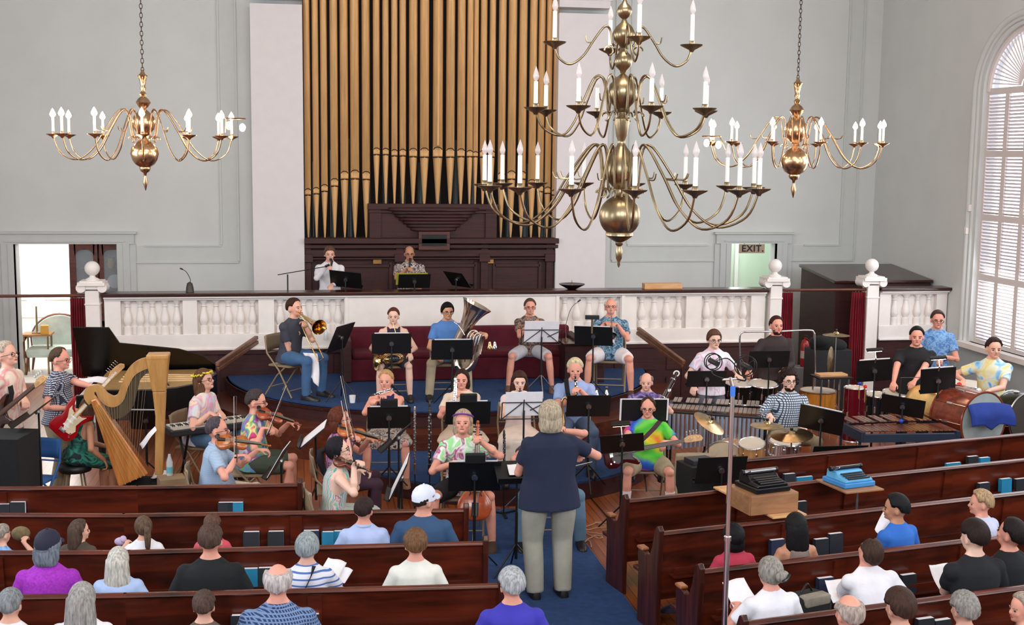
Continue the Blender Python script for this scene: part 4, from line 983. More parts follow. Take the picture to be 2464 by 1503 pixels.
def book(label, c, yaw, col, d=(.15, .03, .21), tilt=0, group='hymn books', roll=0):
    mt = M.Translation(V(c)) @ M.Rotation(R(yaw), 4, 'Z') @ M.Rotation(R(tilt), 4, 'X') @ M.Rotation(R(roll), 4, 'Y')
    t = thing('hymn_book', label, 'book', group=group, mtx=mt); x, y, z = d
    b = B(); b.box((0, -y/2+.002, z/2), (x, .004, z)); b.box((0, y/2-.002, z/2), (x, .004, z)); b.box((-x/2+.002, 0, z/2), (.004, y, z)); b.build('cover', BKC[col], t)
    B().box((.003, 0, z/2+.002), (x-.012, y-.009, z-.002)).build('pages', PAPER, t); return t
def sheet(name, label, cat, pts, bend=.02, m=None, group=None):
    a, b_, c, d = [V(p) for p in pts]; n_ = norm((b_-a).cross(d-a)); rows = []
    for i in range(9):
        f = i/8; rows.append([(a*(1-g)+b_*g)*(1-f)+(d*(1-g)+c*g)*f+n_*bend*(math.sin(PI*f)+.6*math.sin(2.2*PI*g+.5)) for g in [j/8 for j in range(9)]])
    o = B().sheet(rows).build(name, m or PAPER, smooth=True, thick=.0015); return tag(o, label, cat, group)
def chandelier(label, C, tiers, prof, lit, ztop, bm, s=1.):
    C = V(C); t = thing('chandelier', label, 'chandelier', C)
    B().lathe([(r, z-C.z) for z, r in prof], n=32).build('stem', bm, t, smooth=True)
    b = B(); z = max(p[0] for p in prof)-C.z; i = 0
    while z < ztop-C.z:
        pts = [V((.016*math.cos(a), 0, .032*math.sin(a)+z)) for a in [2*PI*j/10 for j in range(10)]]
        if i % 2: pts = [V((0, p.x, p.z)) for p in pts]
        b.tube(pts, .0045, 5, closed=True); z += .05; i += 1
    b.build('chain', STEEL if not lit else mat('chain_dark', '4a3c34', .5, .7), t)
    bulbm = mat('bulb_lit', 'fff0d8', .3, emit=60, ecol='ffd9b0', var=0) if lit else mat('bulb_clear', 'e8dede', .1, var=0, alpha=.55)
    for nm_, n, ph, zz_, Rr, zpk, zlo, r0, ch, pk, lo in tiers:
        proto = None
        for i in range(n):
            a = ph+2*PI*i/n
            if proto is None:
                pts = spline([(r0, 0, zz_-C.z-.02), (r0+.03*Rr, 0, zz_-C.z+.0), (r0+(pk-r0)*.45, 0, zpk-C.z-.015), (pk, 0, zpk-C.z), (pk+(lo-pk)*.32, 0, (zpk*.62+zlo*.38)-C.z), (pk+(lo-pk)*.62, 0, (zpk*.22+zlo*.78)-C.z), (lo, 0, zlo-C.z), (lo+(Rr-lo)*.72, 0, zlo*.72+zz_*.28-C.z), (Rr, 0, zz_-C.z-.02)], 5)
                A = B().tube(pts, .0078*s, 7).build('arm', bm, t, smooth=True); A.rotation_euler = (0, 0, a)
                zc_ = zz_-C.z
                B().lathe([(.012, -.05), (.02, -.035), (.075*s, -.008), (.08*s, 0), (.02, -.004), (.018, .02), (.02, .025)], (Rr, 0, zc_), 18).build('drip_pan', bm, A, smooth=True)
                B().lathe([(.0155*s, .02), (.0145*s, ch)], (Rr, 0, zc_), 12).build('candle', CREAM, A, smooth=True)
                k = 1.1 if not lit else 1.7
                B().lathe([(.008, 0), (.0165*k, .02), (.019*k, .035), (.014*k, .06), (.006*k, .085), (.001, .1)], (Rr, 0, zc_+ch), 12).build('bulb', bulbm, A, smooth=True)
                B().tube(spline([(pk+(lo-pk)*.35, 0, zpk*.6+zlo*.4-C.z), (pk+(lo-pk)*.5, 0, zpk*.6+zlo*.4-C.z+.0), (pk+(lo-pk)*.55, 0, zpk*.6+zlo*.4-C.z+.04)], 4), .005*s, 5).build('scroll', bm, A, smooth=True); sc_ = B()
                sc_.tube([(r0+.04+.03*math.cos(x), 0, zz_-C.z-.05+.03*math.sin(x)) for x in [j*.5 for j in range(10)]], .006*s, 5); sc_.build('curl', bm, A, smooth=True)
                proto = A
            else:
                A = proto.copy(); COL.objects.link(A); A.parent = t; A.rotation_euler = (0, 0, a)
                for c in proto.children:
                    q = c.copy(); COL.objects.link(q); q.parent = A
    if lit:
        for i in range(4):
            a = i*PI/2; pt('candle_light', C+V((.9*math.cos(a), .9*math.sin(a), .42)), 5.5, (1, .62, .38), .12)
    return t
# ================================================================ chandeliers
def ppm(u, v, Y): return F0/((at(u, v, Y)-C0).dot(_F))
def prof(u0, Y, rows):
    k = ppm(u0, 400, Y); return [(at(u0, v, Y).z, r/k) for v, r in rows]
def tier(u0, Y, n, ph, v0, R_, vpk, vlo, r0, ch, pk, lo):
    k = ppm(u0, 400, Y); return ('arm', n, ph, at(u0, v0, Y).z, R_/k, at(u0, vpk, Y).z, at(u0, vlo, Y).z, r0/k, ch, pk/k, lo/k)
yc = 8.2
chandelier('large unlit brass chandelier with three tiers of candle arms in the centre', (AX, yc, at(1489, 640, yc).z),
    [tier(1495, yc, 15, -.06, 447, 330, 355, 540, 34, .2, 78, 235), tier(1497, yc, 8, .05, 262, 213, 188, 328, 30, .17, 70, 150), tier(1502, yc, 4, -.05, 104, 166, 66, 157, 22, .2, 48, 128)],
    prof(1497, yc, [(643, 1), (636, 4), (630, 3), (622, 7), (604, 9), (592, 5), (588, 9), (582, 9), (576, 20), (566, 34), (560, 33)]+[(520-50*math.sin(a), 50*math.cos(a)) for a in [R(x) for x in range(-50, 70, 12)]]+[(470, 12), (462, 14), (455, 12), (446, 22), (430, 38), (412, 41), (396, 39), (375, 30), (355, 14), (345, 9), (338, 9), (328, 13), (296, 18), (286, 18), (280, 9), (270, 7), (262, 14), (245, 30), (222, 35), (203, 31), (186, 15), (178, 6), (170, 8), (160, 18), (147, 22), (133, 18), (124, 9), (116, 6), (108, 12), (96, 24), (80, 27), (65, 20), (54, 8), (46, 5), (40, 12), (28, 19), (16, 15), (6, 6), (-4, 5)]), False, ZC, BRASS)
for x, v_, u0, lb in ((-1.75, 348, 349, 'lit brass chandelier with glowing candle bulbs hanging above the harp and piano'), (6.05, 1912, 1908, 'lit brass chandelier with glowing candle bulbs hanging near the shuttered window')):
    yc2 = 14.6; dv = 0 if x < 0 else 18
    chandelier(lb, (x, yc2, at(u0, 455+dv, yc2).z), [tier(u0, yc2, 12, .1 if x < 0 else .4, 325+dv, 205, 268+dv, 385+dv, 22, .18, 58, 155)],
        prof(u0, yc2, [(v+dv, r*1.04) for v, r in [(458, 1), (450, 3), (438, 6), (424, 3), (416, 4), (412, 10), (404, 13), (402, 12), (395, 22), (385, 28), (370, 32), (355, 29), (343, 18), (336, 8), (328, 5), (322, 14), (310, 23), (295, 26), (280, 23), (268, 12), (262, 5), (258, 10), (247, 17), (238, 12), (232, 5), (226, 8), (220, 4), (212, 7), (208, 5), (186, 9), (182, 12), (178, 6), (168, 2)]]), True, ZC, BRASSW)
for nm, sg, dv in (('chandelier.001', 1, 0), ('chandelier.002', -1, 18)):
    ch = bpy.data.objects[nm]; q = at(566 if sg > 0 else 1712, 296+(0 if sg > 0 else 42), 14.4)-ch.location
    b = B(); b.tube([q+V((.11*math.cos(a), .11*math.sin(a), .05)) for a in [2*PI*i/16 for i in range(16)]], .008, 6, closed=True); b.tube([V((.9*sg, 0, q.z-.1)), q+V((-.1*sg, 0, .05))], .007, 6); c_ = b.build('lamp_cluster', BRASSW, ch, smooth=True)
    for dx, dz in ((-.07, -.03), (.08, -.05)): B().ell(q+V((dx, -.03, dz)), (.035, .035, .045)).build('bulb', _mc['bulb_lit'], c_, smooth=True)
# ================================================================ grand piano, harp, keyboards
def PT(*a): return at(*a)
py0, py1 = 15.9, 17.35
def pxs(u, v, Y): q = at(u, v, Y); return q
t = thing('grand_piano', 'black grand piano with raised lid behind the harp', 'piano')
pz = .98; xa, xb = at(205, 930, py0).x, at(520, 935, py0+.9).x
out = [(xa, py0), (xa+.75, py0-.02), (xa+1.1, py0+.1), (xa+1.4, py0+.42), (xb-.25, py0+.66), (xb-.05, py0+.85), (xb, py0+1.1), (xb-.05, py1), (xa, py1)]
B().prism(out, .3, M.Translation((0, 0, pz-.3))).build('case', BLKG, t, bev=.01)
c_ = (sum(p[0] for p in out)/9, sum(p[1] for p in out)/9)
B().prism([((p[0]-c_[0])*.93+c_[0], (p[1]-c_[1])*.93+c_[1]) for p in out], .01, M.Translation((0, 0, pz-.004))).build('iron_frame', mat('plate_gold', 'c09a62', .4, .4), t)
b = B()
for i in range(4): b.box(((xa+xb)/2+.1, py0+.55+i*.15, pz+.012), ((xb-xa)*.7, .025, .012), rot=-.05*i)
b.build('frame_rib', mat('plate_rib', 'e0c494', .4, .3), t)
# lid: from the far straight side, leaning up towards the hall
lidpx = [(200, 905), (174, 788), (262, 789), (288, 826), (430, 840), (490, 857), (522, 880), (526, 893), (505, 925)]
hy = py1; L0 = []
for (u, v) in lidpx:       # lid lies in the plane through the hinge line, tilted 38 degrees from upright
    n_ = V((0, math.cos(R(52)), math.sin(R(52)))).cross(V((1, 0, 0))); n_ = V((0, -.66, .75)); n_ = V((0, .9, .44)); p0_ = V((0, hy, pz+.03)); d = ray(u, v); L0.append(C0+d*((p0_-C0).dot(n_)/d.dot(n_)))
nn = V((0, .9, .44)).normalized()
B().loft([[p for p in L0], [p+nn*.022 for p in L0]]).build('lid', BLKG, t)
B().tube([(xa+1.0, py0+.2, pz), L0[4]*.45+L0[3]*.55-V((0, 0, .1))], .012, 6).build('lid_prop', BLKG, t)
for x, y in ((xa+.15, py0+.2), (xa+.15, py1-.2), (xb-.3, py1-.35)): B().lathe([(.05, .02), (.04, .1), (.07, .55), (.08, .68)], (x, y, 0), 12).build('leg', BLKG, t, smooth=True)
B().box((xa-.09, (py0+py1)/2, .72), (.26, 1.4, .1)).box((xa-.02, py0+.03, .82), (.2, .06, .2)).build('key_bed', BLKG, t, bev=.01)
B().box((xa-.12, (py0+py1)/2, .78), (.15, 1.22, .02)).build('keyboard', mat('ivory', 'e8e4da', .3), t)
tag(sheet('sheet_music', 'white sheet music lying open on the grand piano case', 'sheet music', [at(190, 908, 15.7), at(262, 906, 15.9), at(250, 920, 15.6), at(183, 922, 15.5)]), 'white sheet music lying open on the grand piano case', 'sheet music')
# harp
hY = 13.8
t = thing('pedal_harp', 'tall golden wooden pedal harp leaning by the standing guitarist', 'harp')
HW = wood('harp_wood', 'a0703a', 'c8975a', .35, (8, 8, 1), 2)
HWR = wood('harp_board', 'a85e2a', 'cf8a4a', .18, (8, 8, 1), 2, .7)
col_b, col_t = at(383, 1125, hY+.15), at(390, 880, hY+.15)
b = B()
def sq(c, a, c2=None): return [c+V((x*a, y*(c2 or a), 0)) for x, y in ((-1, -1), (1, -1), (1, 1), (-1, 1))]
b.loft([sq(at(383, 1140, hY+.15), .045), sq(at(386, 1000, hY+.15), .05), sq(at(384, 940, hY+.15), .07)]); b.build('column', HW, t, bev=.01)
b = B(); b.loft([sq(at(384, 940, hY+.15), .072), sq(at(381, 862, hY+.15), .115), sq(at(381, 858, hY+.15), .12), sq(at(381, 850, hY+.15), .12)]); b.build('column_head', HW, t, bev=.012)
nk = spline([at(u, v, hY+.12) for u, v in ((372, 872), (345, 875), (318, 893), (302, 925), (290, 955), (272, 965), (252, 955), (238, 935), (222, 935), (216, 950), (226, 965))], 5)
ths = [.07, .07, .065, .06, .055, .06, .065, .06, .06, .055, .05]
rg = []
for i, p in enumerate(nk):
    a = nk[max(0, i-1)]; c = nk[min(len(nk)-1, i+1)]; d = norm(c-a); n_ = norm(d.cross(V((0, 1, 0)))); h_ = .05+.012*math.sin(i*.3)
    rg.append([p+n_*h_+V((0, -.035, 0)), p+n_*h_+V((0, .035, 0)), p-n_*h_+V((0, .035, 0)), p-n_*h_+V((0, -.035, 0))])
B().loft(rg).build('neck', HW, t, bev=.012)
rg2 = []
for i, p in enumerate(nk[2:-12]):
    pass
rg2 = []
for i, p in enumerate(nk):
    a = nk[max(0, i-1)]; c = nk[min(len(nk)-1, i+1)]; d = norm(c-a); n_ = norm(d.cross(V((0, 1, 0)))); n_ = n_ if n_.z < 0 else -n_; w_ = .03+.12*math.sin(PI*i/(len(nk)-1))
    rg2.append([p+V((0, -.02, 0)), p+V((0, .02, 0)), p+n_*w_+V((0, .02, -.05)), p+n_*w_+V((0, -.02, -.05))])
B().loft(rg2).build('string_plate', mat('harp_plate', '4a3c24', .5, .2), t)
sb0, sb1 = [at(u, v, hY+.02) for u, v in ((225, 960), (322, 1155))]
b = B()
for_ = []
dS = norm(sb1-sb0); sN = V((0, 1, 0)); sP = norm(dS.cross(sN))
for f, w_, th in ((0, .035, .04), (.3, .075, .07), (.7, .135, .10), (1, .175, .13)):
    c = sb0*(1-f)+sb1*f; up_ = norm(V((1, 0, 0))*1-dS*dS.x); for_.append([c+up_*w_+V((0, -.02, 0)), c+up_*w_*.9+V((0, .12+th, 0)), c-up_*w_*.9+V((0, .12+th, 0)), c-up_*w_+V((0, -.02, 0))])
b.loft(for_); b.build('sound_box', HWR, t, bev=.015)
b = B()
for k in (-.55, -.2, .2, .5, .75): 
    pts = []
    for f, w_ in ((.08, .05), (.5, .1), (1, .172)): c = sb0*(1-f)+sb1*f; up_ = norm(V((1, 0, 0))-dS*dS.x); pts.append(c+up_*w_*k+V((0, -.024, 0)))
    b.tube(pts, .006, 5)
b.build('sound_board_rib', HW, t, smooth=True)
b = B()
for i in range(20):
    f = i/19; top = nk[int(3+f*34)]; q = sb0*(1-(.12+.8*(1-f)))+sb1*(.12+.8*(1-f)); q = q+V((.06, -.0, 0)); b.tube([top+V((0, -.04, -.04)), V((top.x+.0, hY+.06, q.z if q.x > top.x-.5 else q.z))*1.0 if False else q], .0014, 3)
b.build('strings', mat('harp_string', '8c7c68', .5), t)
bb = at(352, 1150, hY+.1); B().box((bb.x, hY+.12, .1), (.5, .36, .1)).build('base', HW, t, bev=.02)
for i in range(3): B().tube([(bb.x+.1*i-.05, hY-.05, .1), (bb.x+.1*i-.05, hY-.14, .06)], .012, 6).build('pedal', BRASS, t)
for x in (-.2, .2):
    for y in (-.12, .12): B().ell((bb.x+x, hY+.12+y, .025), .03, n=8, m=6).build('foot', HW, t)
# digital keyboard
kb = [at(410, 1055, 14.6), at(540, 1010, 14.9)]
t = thing('digital_keyboard', 'grey digital keyboard on a black stand played by the woman with the flower crown', 'keyboard')
d = norm(kb[1]-kb[0]); d = norm(V((d.x, d.y, 0))); nrm = V((-d.y, d.x, 0)); zk = .70
o_ = V((kb[0].x, kb[0].y, zk)); mt_ = frame(o_, d, V((0, 0, 1)))
B().box((-.12, .5, 0), (.36, 1.04, .09), mtx=mt_).build('body', mat('kb_shell', '24242a', .4), t, bev=.02)
B().box((.02, .5, .05), (.1, .98, .012), mtx=mt_).build('panel', mat('kb_panel', 'b6ab9c', .5), t)
b = B()
for i in range(41): b.box((-.16, .05+i*.0232, .05), (.16, .0215, .02), mtx=mt_)
b.build('white_keys', mat('ivory', 'e8e4da', .3), t)
b = B()
for i in range(41):
    if i % 7 not in (2, 6): b.box((-.12, .0615+i*.0232, .062), (.09, .011, .016), mtx=mt_)
b.build('black_keys', EBON, t)
for y in (.2, .8): B().tube([mt_ @ V((.05, y, -.04)), mt_ @ V((-.25, y, -.68))], .016, 6).tube([mt_ @ V((-.25, y, -.04)), mt_ @ V((.05, y, -.68))], .016, 6).build('stand_leg', BLACK, t)
sheet('sheet_music', 'folded white sheet music standing on the digital keyboard', 'sheet music', [at(527, 992, 14.75), at(541, 1023, 14.6), at(529, 1028, 14.6), at(518, 1012, 14.7)])
# ================================================================ performers
GRY = fab('3d3f4c'); DEN = fab('3f628c'); KHA = fab('a5957c'); KHD = fab('8a7a64'); NAV = fab('151d33'); WHT = fab('e4e2ea'); BLK = fab('12131a'); LBL = fab('9fb4dc')
PAST = multi('pastel_tiedye', ['d9b0c0', 'e6d8c8', 'c9d6e2', 'e29ac0', 'ecd9a8', 'd8b6d0'], 3.2, 1.5)
BRT = multi('bright_tiedye', ['2a58c8', '2f9fd0', '7fd040', 'd8e040', 'f08a30', 'e0388c', '5a38b0', '28a070'], 3.4, 1.2)
GRN = multi('green_tiedye', ['a8e8a0', '96dc94', 'f0f0f0', 'b02880', 'a0e8b0', '90d890'], 4.5, 1.5)
RIN = multi('rainbow_spiral', ['f0701c', 'e8481c', 'e8d838', '58c838', '40b838', '6cc83c', '2a60c8', '2448b4', 'd8307c', 'e8701c'], .42, .12, kind='radial')
WTD = multi('white_tiedye', ['d8d0e0', 'e6e2ee', 'e2dee8', 'dcb0cc', 'e8e4ee', 'c0bcd8'], 5, 1)
BTD = multi('blue_yellow_tiedye', ['4a9cd8', '8cc0e0', 'd8dccc', 'e0d078', 'cfe0e4', '3c98d8'], 3.2, 1.2)
FLO = multi('dark_floral', ['14324a', '2f5a78', '8fb0c8', '1c3c58', '3c6c8c'], 14, 1.5); FLO2 = multi('brown_floral', ['3c3436', '5a4c48', 'a88878', '4a4040', '6a4038'], 12, 1.5)
BWF = multi('black_white_print', ['1a1214', '1c1416', 'd8ccc8', '241a1a', 'c8b8b0', '181214'], 7, 2); BLF = multi('blue_print', ['3868a8', '5c8cc8', '8cb4e0', '4878b8', '6c9cd4'], 11, 1.5)
PRP = multi('purple_print', ['5c1c50', '8c2870', 'b890b0', '3c1440', '7c2464'], 8, 1.5); PRP2 = multi('violet_print', ['2c1c48', '5c4888', '9080b0', '342458'], 9, 1.5)
TEALD = multi('teal_dress', ['10141c', '1c5850', '2c8c74', '12202c', '182430'], 6, 1.5); STR = multi('print_stripes', ['d8ccb8', '3c9cb0', 'd8dccc', 'b85888', 'e0d8c0', '4cb0a8'], 5, 3, kind='X')
CHKS = plaid('navy_check', 'd4dce0', '2c4060', 34, .34); CHKB = plaid('grey_check', 'c8ccd8', '2a3048', 46, .42); LST = plaid('pale_blue_stripe', 'a4b8d0', '98aeca', 44, .4); BLP = plaid('blue_plaid', '20345c', '6c84ac', 42, .38)
W = at
fl_ = Z3
def neckpt(p): return p['hp'](0, .06, 0)
# --- upper platform: brass
p = person('man in grey t-shirt and jeans seated playing a trombone', 703, 717, 17.0, fl_, -128, lean=10, hyaw=-2, hpit=-6, RH=W(716, 795, 16.95), LH=W(733, 775, 16.85), hair='short', hcol='3a2418', shirt=GRY, legm=DEN, shoe=SHOEB, w=1.05, belly=.02, skin='fair')
chair_at(p, 'beige folding chair under the trombone player', fl_, -128)
mo = p['hp'](0, .12, .036)
t = thing('trombone', 'brass trombone held by the man in the grey t-shirt', 'trombone')
se = W(779, 862, 16.35)
dS_ = norm(se-mo); sd_ = norm(dS_.cross(V((0, 1, 0))))*.045
B().tube([mo, mo+dS_*.05, se], [.012, .007, .008], 8).build('inner_slide', BRI, t, smooth=True)
B().tube([se, se-sd_*1.8, se-sd_*1.8-dS_*.62], .008, 8).tube([mo+dS_*.25, mo+dS_*.25-sd_*1.8], .006, 6).build('outer_slide', BRI, t, smooth=True)
bs0 = W(713, 748, 16.9); bs1 = W(768, 787, 16.3)
B().tube(spline([mo+dS_*.16, mo+dS_*.0-sd_*1.5, W(710, 742, 17.05), bs0, bs0*.6+bs1*.4], 4), [.009]*16+[.014], 8).build('bell_tube', BRI, t, smooth=True)
bellshape('bell', BRI, t, bs0*.75+bs1*.25, bs1, .014, .105)
t2 = tag(sheet('cloth', 'white cloth hanging over the knee of the trombone player', 'cloth', [W(728, 848, 16.75), W(762, 850, 16.6), W(765, 930, 16.55), W(745, 905, 16.6)], .03), 'white cloth hanging over the knee of the trombone player', 'cloth')
music_stand('tall black music stand tilted before the trombone player', W(820, 812, 16.55), -118, fl_, 24, .56, .4, paper=1)
p = person('woman with pulled-back brown hair and dark top holding a french horn', 947, 740, 16.75, fl_, 178, lean=7, hyaw=6, RH=W(905, 866, 16.5), LH=W(988, 858, 16.45), hair='short', hcol='5a2c20', shirt=fab('2a2236'), sleeve='none', legs='shorts', legm=fab('34323a'), shoe=SHOEB, skin='light', knees=.2)
chair_at(p, 'beige folding chair under the french horn player', fl_, 178)
t = thing('french_horn', 'brass french horn resting on the lap of the woman behind a music stand', 'french horn')
hc = W(945, 862, 16.42)
b = B()
for k, rr in enumerate((.13, .115, .095)): b.tube([hc+V((rr*1.1*math.cos(a), -.02*k, rr*.62*math.sin(a))) for a in [2*PI*i/20 for i in range(20)]], .009-.001*k, 7, closed=True)
b.build('coil', BRI, t, smooth=True)
b = B()
for k in range(4): b.lathe([(.016, -.03), (.016, .03)], hc+V((.03+.035*k-.05, -.05, 0)), 10, ax=(0, 1, .2))
b.build('valve', NICK, t, smooth=True); B().tube(spline([hc+V((.08, 0, .06)), hc+V((.1, .02, .12)), p['hp'](0, .12, .02)], 5), .006, 6).build('lead_pipe', BRI, t, smooth=True)
bellshape('bell', BRI, t, hc+V((-.02, .0, -.02)), hc+V((-.22, -.06, .0)), .02, .15)
music_stand('black music stand hiding the french horn player', W(942, 826, 16.1), 178, fl_, 12, .52, .28, paper=1)
p = person('young man in blue t-shirt and khaki trousers playing a tuba', 1076, 727, 16.85, fl_, 178, lean=3, hyaw=-10, RH=W(1060, 860, 16.5), LH=W(1166, 803, 16.5), hair='fringe', hcol='0c0a0c', shirt=fab('5482c4'), legm=KHA, shoe=SHOEB, glasses=True, skin='d29a7c', knees=.26)
chair_at(p, 'beige folding chair under the tuba player', fl_, 178)
t = thing('tuba', 'silver and brass tuba with wide bell on the lap of the man in blue', 'tuba')
b0, b1 = W(1095, 835, 16.5), W(1143, 742, 16.45)
TB = mat('tuba_silver', (.62, .52, .44), .16, 1, var=.2)
bellshape('bell', TB, t, b0*.85+b1*.15, b1+norm(b1-b0)*.06, .07, .215, n=32)
B().tube(spline([W(1098, 880, 16.45), b0, b0*.7+b1*.3], 5), [.045]*3+[.055]*5+[.07]*3, 14).build('bow', TB, t, smooth=True)
B().tube(spline([W(1098, 880, 16.45), W(1112, 893, 16.45), W(1135, 880, 16.4), W(1150, 840, 16.4), W(1153, 805, 16.4)], 5), .045, 12).build('large_branch', TB, t, smooth=True)
for i in range(5): B().tube(spline([W(1118+i*7, 870-i*6, 16.32), W(1125+i*7, 810+i*2, 16.3), W(1138+i*6, 795+i*3, 16.32), W(1150+i*3, 806+i*4, 16.34), W(1140+i*4, 868-i*4, 16.32)], 5), .011, 8).build('tubing', TB, t, smooth=True)
for i in range(4): B().lathe([(.017, 0), (.017, .14)], W(1126+i*8, 838-i*3, 16.25), 10, ax=(.3, 0, 1)).build('valve', NICK, t, smooth=True)
B().tube(spline([p['hp'](0, .125, .036), W(1090, 772, 16.45), W(1105, 785, 16.4), W(1118, 806, 16.35)], 4), .008, 8).build('mouthpipe', NICK, t, smooth=True)
music_stand('black music stand in front of the tuba player', W(1088, 841, 16.05), 178, fl_, 14, .55, .28, paper=1)
p = person('man in dark patterned shirt and pale shorts seated playing a trumpet', 1275, 718, 17.3, fl_, 172, lean=5, hyaw=-4, hpit=-6, RH=W(1283, 774, 16.98), LH=W(1293, 772, 16.95), hair='short', hcol='4c3c34', shirt=FLO2, legs='shorts', legm=fab('c4c4cc'), shoe=fab('6a4c40'), glasses=True, knees=.3, group='trumpet players', skin='pink')
def trumpet(label, mo, end, m=BRI):
    d = norm(end-mo); s_ = norm(d.cross(V((1, 0, 0)))); t = thing('trumpet', label, 'trumpet')
    B().tube([mo, mo+d*.03, mo+d*.12], [.011, .005, .006], 8).build('mouthpiece', NICK, t, smooth=True)
    B().tube(spline([mo+d*.1, mo+d*.38, mo+d*.42-s_*.03, mo+d*.38-s_*.06, mo+d*.12-s_*.06], 4), .006, 8).build('tubing', m, t, smooth=True)
    for i in range(3): B().lathe([(.010, -.09), (.010, .05), (.005, .055), (.005, .075), (.009, .078)], mo+d*(.2+.028*i)-s_*.02, 10, ax=V((0, 0, 1))-d*d.z).build('valve', NICK, t, smooth=True)
    bellshape('bell', m, t, mo+d*.22-s_*.005, end, .006, .062); return t
trumpet('brass trumpet played by the man in the dark patterned shirt', p['hp'](0, .125, .036), W(1291, 800, 16.75))
music_stand('folding wire music stand with white pages before the dark-shirted trumpeter', W(1303, 806, 16.6), 176, fl_, 20, .56, .3, paper=1, wire=True)
p = person('bald man in blue floral shirt and white shorts playing a trumpet', 1470, 718, 16.95, fl_, 165, lean=4, hyaw=-2, hpit=-18, RH=W(1462, 775, 16.6), LH=W(1478, 778, 16.6), hair='ring', hcol='c8b8b0', shirt=FLO, legs='shorts', legm=fab('e0dade'), shoe=fab('4a3028'), glasses=True, knees=.3, belly=.06, w=1.15, group='trumpet players', skin='pink')
Ti_ = p['T'].inverted()
B().sheet([[Ti_ @ p['tp'](k, x*w_, .135+.05*(1-k/.4)-.3*x*x) for x in (-.07, -.035, 0, .035, .07)] for k, w_ in ((-.02, 1), (.1, 1), (.22, .9), (.34, .7), (.44, .5))]).build('undershirt', WHT, p['root'], smooth=True, thick=.02)
chair_at(p, 'beige folding chair under the bald trumpet player', fl_, 165)
trumpet('brass trumpet played by the bald man in the blue floral shirt', p['hp'](0, .125, .036), W(1474, 808, 16.25), NICK)
music_stand('black music stand in front of the bald trumpet player', W(1428, 808, 16.1), 160, fl_, 18, .52, .28, paper=1)
q = W(1425, 763, 16.0); t = thing('stand_lamp', 'small black lamp box on a brass post above the trumpet music stand', 'lamp', (q.x, q.y, q.z-.22)); B().box((0, 0, .22), (.19, .06, .055), rot=-.2).build('lamp_hood', BLACK, t, bev=.006); B().tube([(0, 0, 0), (0, 0, .2)], .014, 8).build('post', BRASS, t)
# sofa, side box, pulpit furniture
t = thing('sofa', 'long maroon plush sofa against the white balustrade panel', 'sofa')
sa, sb = at(832, 850, 18.2).x, at(1375, 850, 18.2).x; zs = .65
B().box(((sa+sb)/2, 18.2, zs+.17), (sb-sa, .6, .34)).build('base', SOFAR, t, bev=.03)
B().box(((sa+sb)/2, 18.17, zs+.38), (sb-sa-.16, .58, .1)).build('seat_cushion', SOFAR, t, bev=.04)
B().box(((sa+sb)/2, 18.45, (zs+.4+at(1000, 790, 18.4).z)/2), (sb-sa, .16, at(1000, 790, 18.4).z-zs-.35)).build('backrest', SOFAR, t, bev=.04)
for x in (sa, sb): B().box((x, 18.15, zs+.32), (.14, .7, .62)).build('arm_post', MAHO, t, bev=.015)
t = thing('cabinet', 'low dark wooden cabinet between the sofa and the bald trumpeter', 'cabinet', (at(1400, 860, 17.7).x, 17.75, fl_))
B().box((0, 0, .28), (.6, .5, .56)).build('body', MAHO, t, bev=.01); B().box((0, 0, .575), (.66, .56, .03)).build('top', RAILW, t, bev=.006)
t = thing('gooseneck_microphone', 'thin gooseneck microphone curving up beside the bald trumpeter', 'microphone')
g0 = W(1362, 812, 17.7); B().lathe([(.05, -.15), (.045, -.1), (.012, 0)], g0, 12).build('base', mat('lamp_bronze', '6a4834', .4, .4), t, smooth=True)
B().tube(spline([g0, W(1362, 780, 17.7), W(1374, 742, 17.65), W(1390, 726, 17.6)], 5), .005, 6).build('neck', CHROME, t, smooth=True); B().tube([W(1390, 726, 17.6), W(1397, 721, 17.6)], .012, 8).build('head', BLACK, t)
for i, (u, v, nm, lb, m) in enumerate(((1178, 852, 'brass_mute', 'small brass mute standing on the maroon sofa', BRI), (1190, 850, 'silver_mute', 'small silver mute beside the brass mute on the sofa', NICK), (1436, 932, 'silver_mute', 'silver cone mute on the blue platform by the trumpeter feet', NICK), (1460, 930, 'silver_mute', 'wider silver mute with a knob under the trumpeter chair', NICK))):
    c = W(u, v, 18.0 if i < 2 else 16.3); c.z = zs+.43 if i < 2 else fl_; tag(B().lathe([(.05, 0), (.055, .02), (.03, .07), (.018, .12), (.012, .15), (.02, .16)], c, 14).build(nm, m, smooth=True), lb, 'mute')
c = W(848, 948, 16.4); c.z = fl_; tag(B().lathe([(.035, 0), (.045, .1)], c, 14).build('paper_cup', PAPER, smooth=True), 'white paper cup standing on the blue platform carpet', 'cup')
c = W(784, 800, 18.6); t = thing('bottle', 'small clear bottle with red cap in front of the balustrade base', 'bottle', (c.x, 18.58, c.z-.1)); B().lathe([(.03, 0), (.03, .1), (.012, .14), (.012, .16)], n=12).build('body', mat('clear_plastic', 'dfe6ea', .1, alpha=.5, var=0), t, smooth=True); B().lathe([(.014, .155), (.014, .18)], n=10).build('cap', mat('cap_red', 'b02020', .4), t)
